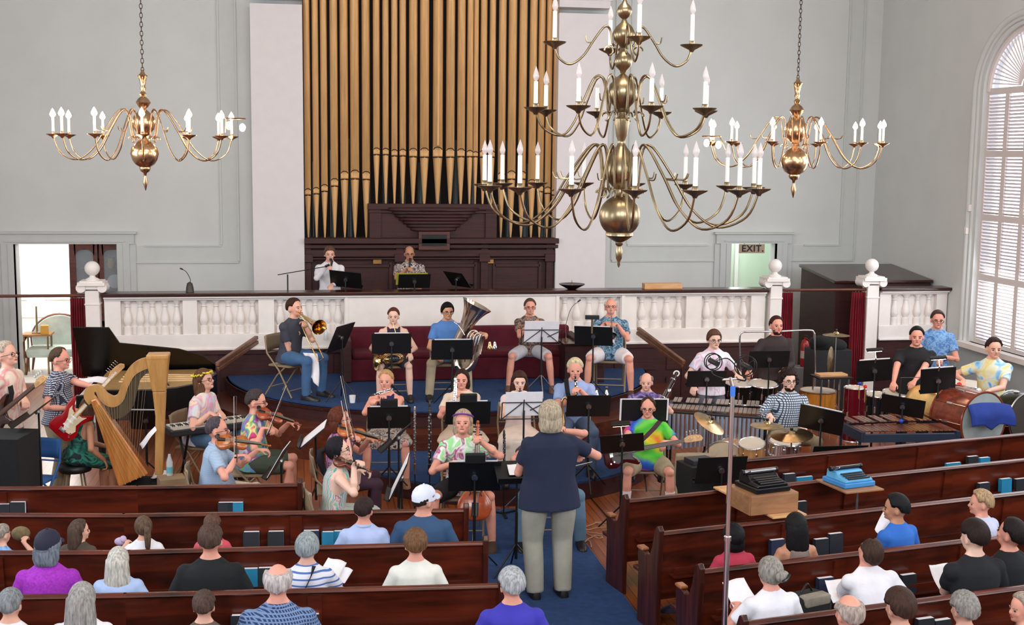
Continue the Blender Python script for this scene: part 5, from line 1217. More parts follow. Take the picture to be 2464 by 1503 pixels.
for a_, b_, dz_, lb in (((523, 882), (618, 817), -.28, 'sloping brown wooden handrail rising above the piano tail'), ((1645, 877), (1535, 795), -.28, 'sloping brown wooden handrail right of the bald trumpeter')):
    t = thing('handrail', lb, 'handrail'); A_, C_ = W(a_[0], a_[1], 17.2), W(b_[0], b_[1], 18.45); d = norm(C_-A_); up_ = norm(V((0, 0, 1))-d*d.z); s_ = d.cross(up_)
    for k, nm in ((-.035, 'rail'), (.035, 'rail')): B().loft([[P_+s_*(x*.028)+up_*(k+z*.028) for x, z in ((-1, -1), (1, -1), (1, 1), (-1, 1))] for P_ in (A_, C_)]).build(nm, wood('handrail_wood', '5c3422', '84543a', .4, (3, 3, 3)), t, bev=.008)
    B().box((A_.x, A_.y+.03, (A_.z+.3)/2), (.05, .05, A_.z-.3)).build('post', MAHO, t)
# --- singers behind the balustrade
SF = CF
p = person('man with brown hair in white shirt singing into a microphone', 793, 592, 19.62, SF, 172, seat=0, lean=2, hyaw=-12, RH=W(790, 640, 19.25), LH=W(796, 690, 19.2), hair='fringe', hcol='5c4434', shirt=WHT, sleeve='long', legm=fab('3a3a48'), shoe=SHOEB, w=1.05, extra='collar')
q = p['hp'](0, .15, .03); tag(B().tube([q, q+V((.02, -.03, -.03)), q+V((-.01, -.06, -.2))], [.024, .02, .013], 10).build('microphone', BLACK, smooth=True), 'black handheld microphone at the mouth of the white-shirted singer', 'microphone')
p = person('balding man in black and white floral shirt singing', 985, 591, 19.62, SF, 180, seat=0, lean=2, hyaw=0, RH=W(985, 645, 19.2), LH=W(1010, 700, 19.2), hair='ring', hcol='3a2a20', shirt=BWF, sleeve='short', legm=fab('2a2a30'), shoe=SHOEB, glasses=True, w=1.15, belly=.04, skin='tan')
q = p['hp'](0, .15, .03); tag(B().tube([q, q+V((0, -.03, -.03)), q+V((-.03, -.05, -.2))], [.024, .02, .013], 10).build('microphone', BLACK, smooth=True), 'black handheld microphone at the mouth of the balding singer', 'microphone')
music_stand('black music stand in front of the white-shirted singer', W(832, 672, 19.15), 165, SF, 35, .5, .32, group='music stands', roll=-5)
music_stand('black music stand with a green folder before the balding singer', W(997, 676, 19.13), 182, SF, 30, .5, .26, folder=mat('lime_folder', 'a8ac38', .6))
music_stand('empty black music stand turned sideways behind the balustrade', W(1100, 672, 19.15), 120, SF, 38, .5, .3)
t = thing('boom_microphone_stand', 'black boom microphone stand behind the balustrade before the white pilaster', 'microphone stand')
c = W(692, 660, 19.1); B().tube([(c.x, c.y, SF), c], .011, 8).build('pole', BLACK, t); B().tube([W(668, 661, 19.1), W(738, 649, 19.15), W(784, 641, 19.2)], .007, 6).build('boom', BLACK, t); B().tube([W(782, 641, 19.2), W(793, 636, 19.2)], .018, 8).build('microphone', BLACK, t); B().tube([(c.x, c.y, SF+.01), (c.x, c.y, SF+.03)], .12, 16).build('base', BLACK, t)
capz = zt+.055
c = at(457, 705, BY+.08); t = thing('gooseneck_microphone', 'black gooseneck microphone on a round base atop the balustrade cap', 'microphone', (c.x, BY+.08, capz))
B().lathe([(.06, 0), (.055, .06), (.04, .13), (.012, .15)], n=14).build('base', mat('mic_base', '3c3632', .5), t, smooth=True); dz_ = lambda u, v: at(u, v, BY+.08)-V((c.x, BY+.08, capz))
B().tube(spline([(0, 0, .14), dz_(458, 672), dz_(449, 655), dz_(440, 648)], 5), .005, 6).build('neck', BLACK, t, smooth=True); B().tube([dz_(440, 648), dz_(433, 645)], .011, 8).build('head', BLACK, t)
c = at(1376, 694, BY+.08); t = thing('offering_bowl', 'shallow dark metal bowl with a finial on the balustrade cap', 'bowl', (c.x, BY+.08, capz)); B().lathe([(.06, 0), (.1, .02), (.2, .075), (.205, .085), (.19, .08), (.02, .06)], n=28).build('bowl', mat('bowl_dark', '2a1c20', .3, .5), t, smooth=True); B().lathe([(.012, .06), (.008, .1), (.012, .125), (.003, .14)], n=10).build('finial', BRASS, t, smooth=True)
a0 = at(1548, 697, BY+.08); box_thing('wooden_box', 'pale wooden box lying on the balustrade cap near the exit', 'box', (at(1593, 695, BY+.1).x, BY+.1, capz), (.62, .16, .085), wood('pale_wood', 'c08a58', 'dcae7c', .5, (1, 8, 8)), 1)
# --- left group
p = person('grey-haired man in pale tie-dye shirt playing a bass guitar at the left edge', 5, 822, 13.9, 0, -105, seat=0, lean=3, hyaw=10, hpit=-12, RH=W(2, 1000, 13.6), LH=W(62, 968, 13.7), hair='short', hcol='b0a090', shirt=multi('cream_tiedye', ['d8c8b8', 'e0d0c0', 'd89090', 'e0d4c4'], 5, 1), legm=DEN, shoe=SHOEB, glasses=True, w=1.1)
eg = frame(W(4, 1000, 13.5), W(120, 905, 12.95)-W(4, 1000, 13.5), V((-.4, -.9, .35)))
g_ = eguitar('dark sunburst bass guitar held by the man at the left edge', eg, mat('sunburst', '2a1410', .2), mat('guard_tort', '2a1c1a', .3), bass=True)
strap(p['root'], [W(8, 880, 13.95), W(20, 905, 13.78), W(28, 945, 13.68), W(22, 975, 13.62)], BLKF, p['T'].inverted())
p = person('balding man in checked shirt and khaki trousers playing a red guitar', 140, 836, 14.45, 0, -100, seat=0, lean=4, hyaw=4, RH=W(178, 995, 14.0), LH=W(238, 935, 14.1), RHn=(0, .6, -.6), hair='receding', hcol='4c3a2c', shirt=CHKB, sleeve='short', legm=KHA, shoe=fab('e0dcd8'), glasses=True, w=1.1, belly=.05, skin='pink')
eg = frame(W(168, 1012, 13.95), W(272, 900, 14.1)-W(168, 1012, 13.95), V((.45, -.85, .3)))
eguitar('red electric guitar with cream pickguard and maple neck', eg, mat('guitar_red', '9c0f18', .15), mat('guard_cream', 'd8c8a8', .4), hcol=MAPLE)
music_stand('large black music stand tilted flat at the far left', W(88, 988, 13.2), -95, 0, 52, .62, .4, roll=0)
# black speaker cabinet and blue chair at the far left
box_thing('speaker_cabinet', 'large black speaker cabinet with grille cloth on the floor at far left', 'speaker', (at(14, 1170, 12.9).x, 12.9, 0), (.5, .5, at(30, 1042, 12.9).z), BLKF, -12)
folding_chair('blue folding chair beside the black speaker cabinet', at(72, 1150, 13.6).x, 13.7, 0, 160, cols=(fab('2c5c98'),))
# harpist
p = person('woman in sleeveless green and black dress seated at the harp', 211, 955, 14.15, 0, -62, seat=.5, lean=22, hyaw=-10, hpit=-4, RH=W(258, 1120, 13.95), LH=W(275, 1085, 14.3), hair='long', hcol='5c4434', shirt=TEALD, sleeve='none', legs='skirt', legm=TEALD, shoe=SHOEB, skin='tan', knees=.14)
t = thing('stool', 'black padded stool under the harpist', 'stool', (p['hip'].x, p['hip'].y, 0)); B().lathe([(.17, .42), (.18, .44), (.18, .48), (.16, .5)], n=20).build('seat', BLACK, t, smooth=True)
for i in range(4): a = PI/4+PI/2*i; B().tube([(.1*math.cos(a), .1*math.sin(a), .42), (.17*math.cos(a), .17*math.sin(a), 0)], .012, 6).build('leg', BEIGEM, t)
# keyboard lady
p = person('woman with yellow flower crown and pastel tie-dye shirt at the keyboard', 482, 888, 15.1, 0, -112, lean=12, hyaw=8, hpit=-14, RH=W(520, 1000, 14.75), LH=W(535, 998, 14.95), hair='longfringe', hcol='5a3c28', shirt=PAST, legs='trousers', legm=fab('5c7ca0'), shoe=SHOEB, glasses=True, w=1.12, belly=.03)
b = B(); rng = random.Random(3)
for i in range(46):
    a = 2*PI*i/46; q = p['hp'](.092*math.cos(a), .005+.11*math.sin(a), .158+rng.uniform(-.008, .014)); q = p['T'].inverted() @ q; b.ell(q, rng.uniform(.008, .015), n=6, m=4)
b.build('flower_crown', mat('yellow_flowers', 'e8cc38', .7, var=.3, scale=40), p['root'], smooth=True)
folding_chair('beige folding chair under the woman with the flower crown', p['hip'].x, p['hip'].y, 0, -112)
# strings
p = person('balding man in pale blue striped shirt playing a viola', 515, 1004, 12.5, 0, -88, lean=6, hyaw=6, hpit=-6, RH=W(588, 1095, 12.2), LH=W(640, 1082, 12.62), Rp=(1, .1, -.7), Lp=(-.3, .2, -1), hair='receding', hcol='4a4048', shirt=LST, sleeve='short', legm=fab('c8bca8'), shoe=SHOEB, glasses=True, belly=.07, w=1.12, skin='pink', extra='collar')
chair_at(p, 'beige folding chair under the man in the pale blue shirt', 0, -88)
fiddle('orange-brown viola under the chin of the man in the pale blue shirt', W(518, 1058, 12.42), W(652, 1072, 12.5), (.1, -.75, .6), 'viola', 'orange')
bow('viola bow held upright by the man in the pale blue shirt', W(569, 953, 12.25), W(570, 1100, 12.15), V((.025, 0, 0)))
p = person('man in tie-dye t-shirt and green shorts playing a viola', 612, 937, 13.75, 0, -95, lean=6, hyaw=4, RH=W(648, 1030, 13.45), LH=W(712, 1018, 13.8), Rp=(1, .1, -.8), hair='short', hcol='3c3434', shirt=multi('lilac_tiedye', ['d8c8e0', 'e0e0e8', 'b04890', '5888c0', '70a860', 'e0d890', 'c03870'], 4, 1), sleeve='short', legs='shorts', legm=fab('3c4438'), shoe=SHOEB, glasses=True, belly=.05, w=1.08, skin='pink')
chair_at(p, 'beige folding chair under the man in the tie-dye t-shirt with a viola', 0, -95)
fiddle('red-brown viola played by the man in the tie-dye t-shirt', W(618, 990, 13.65), W(725, 1022, 13.7), (.15, -.6, .7), 'viola', 'red')
bow('dark viola bow slanting up before the man in the tie-dye t-shirt', W(693, 925, 13.35), W(645, 1045, 13.35), V((.02, 0, .01)))
p = person('woman with auburn hair and purple patterned top playing a violin', 808, 980, 12.9, 0, -90, lean=6, hyaw=6, hpit=-10, RH=W(852, 1050, 12.6), LH=W(905, 1058, 12.95), Rp=(1, .1, -.8), hair='bob', hcol='5c2c1c', curl=.006, shirt=PRP, sleeve='short', legs='trousers', legm=fab('3a2030'), shoe=SHOEB, glasses=True, w=1.08, skin='pink')
chair_at(p, 'beige folding chair under the auburn-haired violinist', 0, -90)
fiddle('orange violin played by the auburn-haired woman in purple', W(812, 1030, 12.8), W(928, 1062, 12.85), (.15, -.6, .7), 'violin', 'orange')
bow('violin bow held upright by the auburn-haired woman', W(824, 903, 12.6), W(855, 1060, 12.5), V((.02, 0, .005)))
p = person('dark-haired woman with ponytail and sleeveless print dress playing a violin', 802, 1053, 11.55, 0, -82, lean=7, hyaw=8, hpit=-12, RH=W(862, 1110, 11.2), LH=W(882, 1132, 11.6), Rp=(1, .2, -.6), hair='pony', hcol='17151c', shirt=STR, sleeve='none', legs='skirt', legm=STR, shoe=SHOEB, glasses=True, skin='light')
chair_at(p, 'beige folding chair under the violinist with the ponytail', 0, -82)
fiddle('dark brown violin played by the woman with the ponytail', W(802, 1105, 11.45), W(895, 1135, 11.55), (.15, -.6, .7), 'violin', 'brown')
bow('violin bow held upright by the woman with the ponytail', W(826, 962, 11.15), W(854, 1108, 11.05), V((.02, 0, .005)))
music_stand('music stand with a white open page seen edge on by the pale blue violist', W(672, 1108, 12.4), -100, 0, 30, .45, .34, paper=1)
music_stand('music stand holding an open white part before the tie-dye violist', W(755, 1045, 13.5), -95, 0, 50, .5, .34, paper=1)
music_stand('music stand with a white page edge on before the violinist with the ponytail', W(962, 1148, 11.6), -98, 0, 25, .45, .4, paper=1)
music_stand('black folding music stand behind the violinists', W(955, 1052, 12.6), -110, 0, 40, .5, .3)
# --- woodwinds on the lower platform
f2 = Z2
p = person('blonde woman in dark blue vest playing a flute', 930, 890, 14.1, f2, 176, lean=5, hyaw=12, hpit=-4, RH=W(918, 950, 13.85), LH=W(903, 962, 13.8), hair='short', hcol='b08a5c', curl=.006, shirt=fab('221c4c'), sleeve='none', legs='skirt', legm=multi('bw_skirt', ['d8c8c0', '201818', 'c8b8b0', '281c1c'], 9, 2), shoe=fab('8a6450'), skin='pink', knees=.22)
chair_at(p, 'beige folding chair under the flute player', f2, 176)
t = woodwind('dark flute held sideways by the blonde woman', 'flute', p['hp'](-.07, .11, .03) if False else W(950, 934, 13.86), W(893, 951, 13.75), .011, .011, mat('flute_wood', '3a2a2c', .3), NICK, kn=8, mouth=False)
p = person('dark-haired woman in cream top holding a silver-keyed woodwind', 1112, 888, 14.1, f2, 176, lean=5, hyaw=8, hpit=-3, RH=W(1098, 965, 13.8), LH=W(1106, 945, 13.8), hair='bob', hcol='2c1814', shirt=fab('dcc8b4'), sleeve='short', legs='skirt', legm=fab('cdb8a4'), shoe=SHOEB, skin='pink', knees=.22)
chair_at(p, 'beige folding chair under the woman in the cream top', f2, 176)
woodwind('silver-keyed alto clarinet held upright by the woman in the cream top', 'clarinet', W(1096, 902, 13.75), W(1094, 985, 13.65), .018, .03, NICK, CHROME, kn=10)
p = person('woman with long brown fringed hair and pale dress playing a clarinet', 1250, 892, 13.95, f2, 178, lean=5, hyaw=3, hpit=4, RH=W(1252, 975, 13.6), LH=W(1252, 955, 13.6), hair='longfringe', hcol='3c221a', shirt=fab('e0ccc8'), sleeve='cap', legs='skirt', extra='longskirt', legm=fab('dccabc'), shoe=SHOEB, skin='light', knees=.2)
chair_at(p, 'beige folding chair under the clarinettist in the pale dress', f2, 178)
woodwind('black clarinet played by the woman in the pale dress', 'clarinet', p['hp'](0, .115, .036), W(1254, 990, 13.4), .014, .034)
p = person('white-haired man in light blue shirt with strap playing a clarinet', 1384, 862, 14.3, f2, 174, lean=4, hyaw=4, RH=W(1388, 955, 13.9), LH=W(1388, 935, 13.9), hair='short', hcol='cdbf9c', thick=.02, shirt=fab('94a8d4'), sleeve='short', legm=fab('4c5c78'), shoe=SHOEB, skin='pink', extra='collar', w=1.08)
chair_at(p, 'beige folding chair under the white-haired clarinettist', f2, 174)
woodwind('black clarinet played by the white-haired man', 'clarinet', p['hp'](0, .115, .036), W(1388, 985, 13.7), .015, .034)
strap(p['root'], [W(1362, 912, 14.25), W(1366, 945, 14.12), W(1375, 975, 14.1)], BLKF, p['T'].inverted()); 
t = tubes('saxophone', 'brass saxophone resting on the lap of the white-haired man', 'saxophone', [('neck', spline([W(1372, 975, 13.95), W(1360, 955, 13.95), W(1352, 965, 13.95)], 4), .012, BRI, 8)])
bellshape('bell', BRI, t, W(1350, 1035, 13.9), W(1340, 1000, 13.8), .025, .065); B().tube(spline([W(1352, 965, 13.95), W(1356, 1015, 13.92), W(1354, 1038, 13.9), W(1350, 1035, 13.9)], 4), [.014]*4+[.022]*9, 8).build('body', BRI, t, smooth=True)
p = person('bald man with grey side hair and purple shirt holding a bassoon', 1556, 896, 13.95, f2, 168, lean=4, hyaw=6, RH=W(1575, 1000, 13.6), LH=W(1585, 960, 13.6), hair='ring', hcol='8c7c70', shirt=PRP2, sleeve='short', legm=fab('2c2c3c'), shoe=SHOEB, skin='fair', w=1.08)
chair_at(p, 'beige folding chair under the bassoon player', f2, 168)
woodwind('dark bassoon with white ring slanting up beside the bald man', 'bassoon', W(1570, 1005, 13.5), W(1627, 898, 13.75), .028, .026, mat('bassoon_maple', '2a1410', .25), NICK, kn=3, mouth=False)
b = B(); q = W(1627, 898, 13.75); b.tube([q+V((.032*math.cos(a), -.01, .03*math.sin(a))) for a in [2*PI*i/16 for i in range(16)]], .009, 6, closed=True); tag(b.build('bell_ring', mat('ivory', 'e8e4da', .3), smooth=True), 'white ivory ring on the top end of the bassoon', 'ring')
# instruments on floor stands
for u0, v0, v1, lb, rr, m in ((998, 965, 1140, 'silver flute standing on a peg left of the cello player', .013, NICK), (1034, 965, 1140, 'silver-keyed clarinet standing upright behind the cello player', .016, EBON), (1213, 1033, 1140, 'black clarinet standing on a floor peg beside the pale dress', .014, EBON)):
    Yb = 13.0 if u0 < 1100 else 13.15; A_ = W(u0, v0, Yb); C_ = W(u0, v1, Yb); t = woodwind(lb, 'standing_clarinet' if m is EBON else 'standing_flute', A_, C_, rr, rr*1.6 if m is EBON else rr, m, NICK, kn=16, cat='clarinet' if m is EBON else 'flute', mouth=m is EBON)
    fz = 0; tt = thing('instrument_stand', 'small folding peg stand under the '+' '.join(lb.split()[:3]), 'instrument stand', (C_.x, C_.y, fz), group='instrument stands')
    B().tube([(0, 0, 0.02), (0, 0, C_.z+.12)], .008, 6).build('peg', BLACK, tt)
    for i in range(3): a = 2*PI*i/3+.5; B().box((.1*math.cos(a), .1*math.sin(a), .015), (.2, .03, .02), rot=a).build('foot', OAK if u0 < 1010 else BLACK, tt)
music_stand('black music stand with a pouch in front of the flute player', W(936, 1004, 13.45), 178, f2, 14, .48, .26, paper=1, clip=True)
music_stand('black music stand with a pouch in front of the woman in cream', W(1126, 993, 13.3), 178, f2, 16, .5, .28, paper=1, clip=True)
music_stand('folding wire music stand with white pages before the clarinettist in the pale dress', W(1260, 982, 13.1), 178, 0, 18, .48, .27, paper=1, wire=True)
music_stand('wide black music stand in front of the white-haired clarinettist', W(1416, 976, 13.3), 176, f2, 18, .5, .27)
music_stand('black music stand with white paper edge before the bassoon player', W(1550, 988, 13.35), 174, f2, 8, .52, .27, paper=1, pw=.56)
# --- cellist, conductor, hidden player, bass guitarist
p = person('woman with purple headband and green tie-dye shirt playing a cello', 1115, 985, 12.45, 0, 172, lean=10, hyaw=4, hpit=-14, RH=W(1105, 1122, 12.1), LH=W(1150, 1052, 12.15), Rp=(1, -.2, -.5), hair='bob', hcol='a8927c', shirt=GRN, sleeve='short', legs='shorts', legm=fab('1c1820'), shoe=fab('4a3428'), skin='pink', knees=.3)
chair_at(p, 'beige folding chair under the cello player', 0, 172)
b = B(); b.tube([p['T'].inverted() @ p['hp'](.089*math.cos(a), .008+.108*math.sin(a), .15+.02*math.sin(a)) for a in [2*PI*i/24 for i in range(24)]], .009, 6, closed=True); b.build('headband', mat('headband', '6c2c8c', .8), p['root'], smooth=True)
b = B(); b.tube([p['T'].inverted() @ p['tp'](.485-.06*max(0, math.sin(a)), .065*math.cos(a), .03+.07*math.sin(a)) for a in [2*PI*i/20 for i in range(20)]], .006, 6, closed=True); b.build('necklace', mat('teal_beads', '1c8c98', .5), p['root'], smooth=True)
fiddle('large orange-red cello between the knees of the woman in green', W(1140, 1252, 11.85), W(1150, 1012, 12.28), (0, -.9, .3), 'cello', 'cello')
bow('cello bow held low by the woman in green', W(1185, 1150, 11.7), W(1100, 1130, 11.85), V((0, -.01, -.02)))
music_stand('big black music stand in front of the cello player', W(1142, 1146, 11.35), 176, 0, 22, .5, .34, paper=1, clip=True)
p = person('person in dark grey t-shirt and jeans seated hidden behind the conductor', 1318, 985, 12.35, 0, 176, lean=5, RH=W(1285, 1062, 12.0), LH=W(1352, 1028, 12.0), Lp=(-1, .1, .2), hair='short', hcol='3a2a20', shirt=fab('3c404c'), legm=fab('5c7890'), shoe=SHOEB, skin='pink', w=1.05, knees=.3)
chair_at(p, 'beige folding chair under the hidden player behind the conductor', 0, 176)
bow('thin wooden bow pointing out beside the conductor hip', W(1425, 1115, 12.0), W(1340, 1135, 12.0), V((0, 0, -.02)))
p = person('conductor with grey-blond hair in navy t-shirt and khaki trousers seen from behind', 1325, 965, 10.6, 0, 3, seat=0, lean=3, hyaw=6, RH=W(1395, 1090, 11.0), LH=W(1272, 1128, 11.0), Rp=(1, .1, -.5), Lp=(-.6, -.3, -.8), hair='bob', hcol='a89a84', thick=.017, shirt=fab('17203a'), sleeve='short', legm=fab('9a978a'), shoe=SHOEB, w=1.42, belly=.06, skin='pink', hem=.07)
tag(B().tube([p['arms'][1][3], p['arms'][1][3]+V((-.1, .3, .08))], [.005, .002], 6).build('baton', PAPER), 'thin white baton in the right hand of the conductor', 'baton')
music_stand('low black conductor stand lying flat with a white score', W(1245, 1135, 11.2), 0, 0, 66, .42, .34)
sheet('sheet_music', 'white score on the low stand left of the conductor', 'sheet music', [W(1220, 1122, 11.28)+V((0, 0, .02)), W(1258, 1121, 11.3)+V((0, 0, .02)), W(1276, 1146, 11.1)+V((0, 0, .02)), W(1226, 1147, 11.1)+V((0, 0, .02))], .004)
c = W(1270, 1225, 11.7); t = thing('water_bottle', 'clear water bottle with white label left of the conductor legs', 'bottle', (c.x, c.y, .012)); B().lathe([(.033, 0), (.034, .16), (.014, .21), (.014, .225)], n=14).build('body', mat('clear_plastic', 'dfe6ea', .1, alpha=.5, var=0), t, smooth=True); B().lathe([(.0345, .05), (.0345, .13)], n=14).build('label', PAPER, t, smooth=True); B().lathe([(.016, .22), (.016, .24)], n=10).build('cap', PAPER, t)
p = person('man in rainbow tie-dye t-shirt and khaki shorts playing a bass guitar', 1560, 955, 13.3, 0, 168, lean=3, hyaw=8, RH=W(1490, 1085, 12.75), LH=W(1595, 1070, 12.9), Lp=(-1, 0, -.6), hair='receding', hcol='3c2a20', shirt=RIN, sleeve='short', legs='shorts', legm=KHA, shoe=fab('5a5048'), glasses=True, belly=.09, w=1.22, skin='pink', knees=.24)
for sd in (1, -1):
    an = p['T'].inverted() @ p['lg'][sd][2]; kn_ = p['T'].inverted() @ p['lg'][sd][1]; B().tube([an+V((0, 0, -.04)), an*.55+kn_*.45], [.046, .058], 12).build('sock', WHT, p['root'], smooth=True)
chair_at(p, 'beige folding chair under the man in the rainbow t-shirt', 0, 168)
eg = frame(W(1492, 1088, 12.8), W(1632, 1062, 12.85)-W(1492, 1088, 12.8), V((-.1, -1, .25)))
eguitar('dark red bass guitar with maple headstock held by the rainbow t-shirt man', eg, mat('bass_red', '3c0c10', .15), mat('guard_tort', '2a1c1a', .3), bass=True, hcol=MAPLE)
strap(p['root'], [W(1588, 1013, 13.22), W(1574, 1030, 13.04), W(1554, 1050, 12.93), W(1530, 1072, 12.88)], mat('strap_brown', '3a1c28', .8), p['T'].inverted())
music_stand('black music stand with lit lamp before the rainbow t-shirt man', W(1497, 1066, 12.35), 168, 0, 32, .46, .26, light=True, roll=6)
# ================================================================ percussion
def lv(u, v, z): return gp(u, v, z)
p = person('brown-haired boy with glasses in white tie-dye t-shirt behind the vibraphone', 1718, 792, 15.3, 0, 176, seat=0, lean=3, hyaw=-4, RH=W(1668, 938, 15.0), LH=W(1780, 905, 15.0), hair='fringe', hcol='5a3c30', shirt=WTD, sleeve='short', legs='shorts', legm=fab('5c5c68'), shoe=SHOEB, glasses=True, skin='light', w=.95)
p = person('bearded man in dark brown shirt standing behind the black tom drums', 1867, 760, 16.2, 0, 180, seat=0, lean=3, hyaw=0, hpit=-6, RH=W(1800, 900, 15.8), LH=W(1885, 898, 15.8), hair='short', hcol='3a1c1a', shirt=fab('34282a'), sleeve='long', legm=fab('2c2426'), shoe=SHOEB, w=1.12, skin='pink', extra='collar')
def beard(p, c): 
    b = B(); T_ = p['T'].inverted(); n = 16
    for i in range(26):
        a = R(-80+160*i/25); 
        for r_, z, y_ in ((.053, .014, .058), (.046, .0, .055), (.035, -.01, .045)): b.ell(T_ @ p['hp'](r_*math.sin(a), .04+y_*math.cos(a), z), .009, n=6, m=4)
        if abs(a) > .9: b.ell(T_ @ p['hp'](.054*math.sin(a), .04+.055*math.cos(a), .035), .008, n=6, m=4)
    b.build('beard', hairm(c), p['root'], smooth=True)
beard(p, '3a1c1a')
p = person('drummer with bushy dark hair and checked shirt seated behind the drum kit', 1897, 888, 14.3, 0, 172, lean=5, hyaw=-6, hpit=-4, RH=W(1852, 1005, 13.9), LH=W(1935, 1035, 13.85), hair='big', hcol='241414', curl=.012, shirt=CHKS, sleeve='long', legs='trousers', legm=KHD, shoe=SHOEB, glasses=True, skin='light', w=1.06, knees=.3); beard(p, '241414')
q_ = p['hip']; t = thing('stool', 'round black drum stool under the drummer', 'stool', (q_.x, q_.y, 0)); B().lathe([(.16, .38), (.18, .4), (.17, .45)], n=20).build('seat', BLACK, t, smooth=True); B().tube([(0, 0, 0.03), (0, 0, .38)], .02, 8).build('post', CHROME, t)
for i in range(3): a = 2*PI*i/3; B().tube([(0, 0, .2), (.22*math.cos(a), .22*math.sin(a), .01)], .01, 6).build('leg', CHROME, t)
p = person('dark-haired man in black polo shirt playing a snare drum', 2207, 785, 15.0, 0, 158, seat=0, lean=6, hyaw=2, hpit=-2, RH=W(2148, 930, 14.6), LH=W(2188, 935, 14.5), hair='short', hcol='14100f', shirt=fab('15151a'), legm=fab('1a1a22'), shoe=SHOEB, w=1.15, belly=.04, skin='pink', extra='collar')
p = person('man with glasses in blue patterned shirt standing by the side balustrade', 2257, 746, 16.3, 0, 150, seat=0, lean=2, hyaw=-10, LH=W(2262, 868, 16.0), RH=W(2215, 875, 16.1), hair='short', hcol='3c2c28', shirt=BLF, legm=fab('3c5c8c'), shoe=SHOEB, glasses=True, w=1.05, skin='pink', extra='collar')
p = person('young man in blue and yellow tie-dye t-shirt behind the bass drum', 2392, 812, 14.0, 0, 150, seat=0, lean=4, hyaw=-16, RH=W(2310, 925, 14.0), LH=W(2372, 948, 13.6), Rp=(1, -.4, -.4), hair='short', hcol='33201c', shirt=BTD, sleeve='short', legm=fab('4c6c9c'), shoe=SHOEB, w=1.0, skin='fair', thick=.018)
# drum kit
c = lv(1810, 1062, .62); drum('small maple tom drum with chrome hoops at the front of the drum kit', c-V((0, 0, .12)), (-.15, -.25, 1), .15, .22, MAPLE, lugs=6, legs=0, group='drum kit')
c2 = lv(1888, 1060, .64); drum('chrome snare drum of the drum kit before the drummer', c2-V((0, 0, .08)), (0, -.1, 1), .18, .15, CHROME, lugs=8, group='drum kit')
for cc, nm in ((c, 'small maple tom'), (c2, 'chrome snare drum')):
    t = thing('drum_stand', 'chrome drum stand under the '+nm, 'stand', (cc.x, cc.y, 0), group='drum stands'); B().tube([(0, 0, .05), (0, 0, cc.z-.2)], .013, 8).build('post', CHROME, t)
    for i in range(3): a = 2*PI*i/3+.3; B().tube([(0, 0, .22), (.2*math.cos(a), .2*math.sin(a), .01)], .009, 6).build('leg', CHROME, t); B().tube([(0, 0, cc.z-.22), (.15*math.cos(a), .15*math.sin(a), cc.z-.19)], .008, 6).build('basket_arm', CHROME, t)
c = lv(1768, 1055, .60); drum('maple bass drum of the drum kit turned toward the aisle', V((c.x, c.y+.2, .28)), (-.55, -.8, 0), .27, .34, MAPLE, mat('head_cream', 'd8c8ac', .6), lugs=8, group='drum kit')
cymbal('bronze cymbal tilted steeply left of the drum kit', W(1706, 1018, 13.3), (.42, -.35, .84), .2, 0)
cymbal('flat bronze hi-hat cymbal in front of the drummer', W(1846, 1024, 13.1), (0, -.02, 1), .19, 0)
cymbal('large bronze ride cymbal lying low right of the hi-hat', W(1905, 1046, 13.0), (-.1, -.12, 1), .24, 0)
for (a_, b2) in (((1852, 1003, 13.9), (1830, 1022, 13.3)), ((1935, 1032, 13.85), (1880, 1050, 13.2))): tag(B().tube([W(*a_), W(*b2)], [.008, .005], 6).build('drum_stick', OAK), 'wooden drum stick in the %s hand of the drummer' % ('raised' if a_[0] < 1900 else 'lowered'), 'drum stick')
# vibraphone
def barset(label, A_, C_, zt_, w0, w1, n, barm, fm, resm, pipes=True, name='vibraphone', dark=None):
    A_, C_ = V((A_.x, A_.y, 0)), V((C_.x, C_.y, 0)); d = C_-A_; L = d.length; ang = math.atan2(d.y, d.x)
    t = thing(name, label, name, A_, ang); 
    for i in range(n):
        x = L*(i+.5)/n; f = i/(n-1); l = w0+(w1-w0)*f
        for row, (yy, zz_, skip) in enumerate(((-l*.28, 0, False), (l*.42, .03, i % 7 in (2, 6)))):
            if skip: continue
            bb = B().box((x+(L/n*.5 if row else 0), yy, zt_+zz_), (L/n*.86, l*.62, .014)).build('bar', barm, t, bev=.002)
    b = B()
    for s_ in (-1, 1): b.tube([(0, s_*w0*.62, zt_-.04), (L, s_*w1*.62, zt_-.04)], .018, 8)
    for x, w_ in ((0, w0), (L, w1)): b.box((x, 0, zt_-.06), (.05, w_*1.35, .12))
    if not pipes: b.box((L/2, -(w0+w1)*.33, zt_-.075), (L, .02, .09), rot=math.atan2(-(w1-w0)*.62, L))
    b.build('frame', fm, t)
    if pipes:
        for i in range(n):
            x = L*(i+.5)/n; h = .42-.2*i/n; B().tube([(x, -(w0+(w1-w0)*i/n)*.66, zt_-.06), (x, -(w0+(w1-w0)*i/n)*.66, zt_-.1-h)], .021, 10).build('resonator_tube', resm, t, smooth=True)
    for x, w_ in ((0, w0), (L, w1)):
        for s_ in (-1, 1): B().tube([(x, s_*w_*.5, zt_-.1), (x, s_*w_*.55, .06)], .016, 6).build('leg', fm, t)
        B().tube([(x, -w_*.6, .08), (x, w_*.6, .08)], .014, 6).build('foot_bar', fm, t)
    return t
va, vb = lv(1612, 972, .86), lv(1842, 985, .86)
barset('silver vibraphone with grey bars and metal tubes before the boy', va, vb, .86, .42, .5, 22, mat('vibe_bar', '9c8e84', .3, .5), BLACK, mat('vibe_tube', 'b4c0d4', .35, .7))
ma, mb = lv(2062, 1040, .84), lv(2330, 1020, .84)
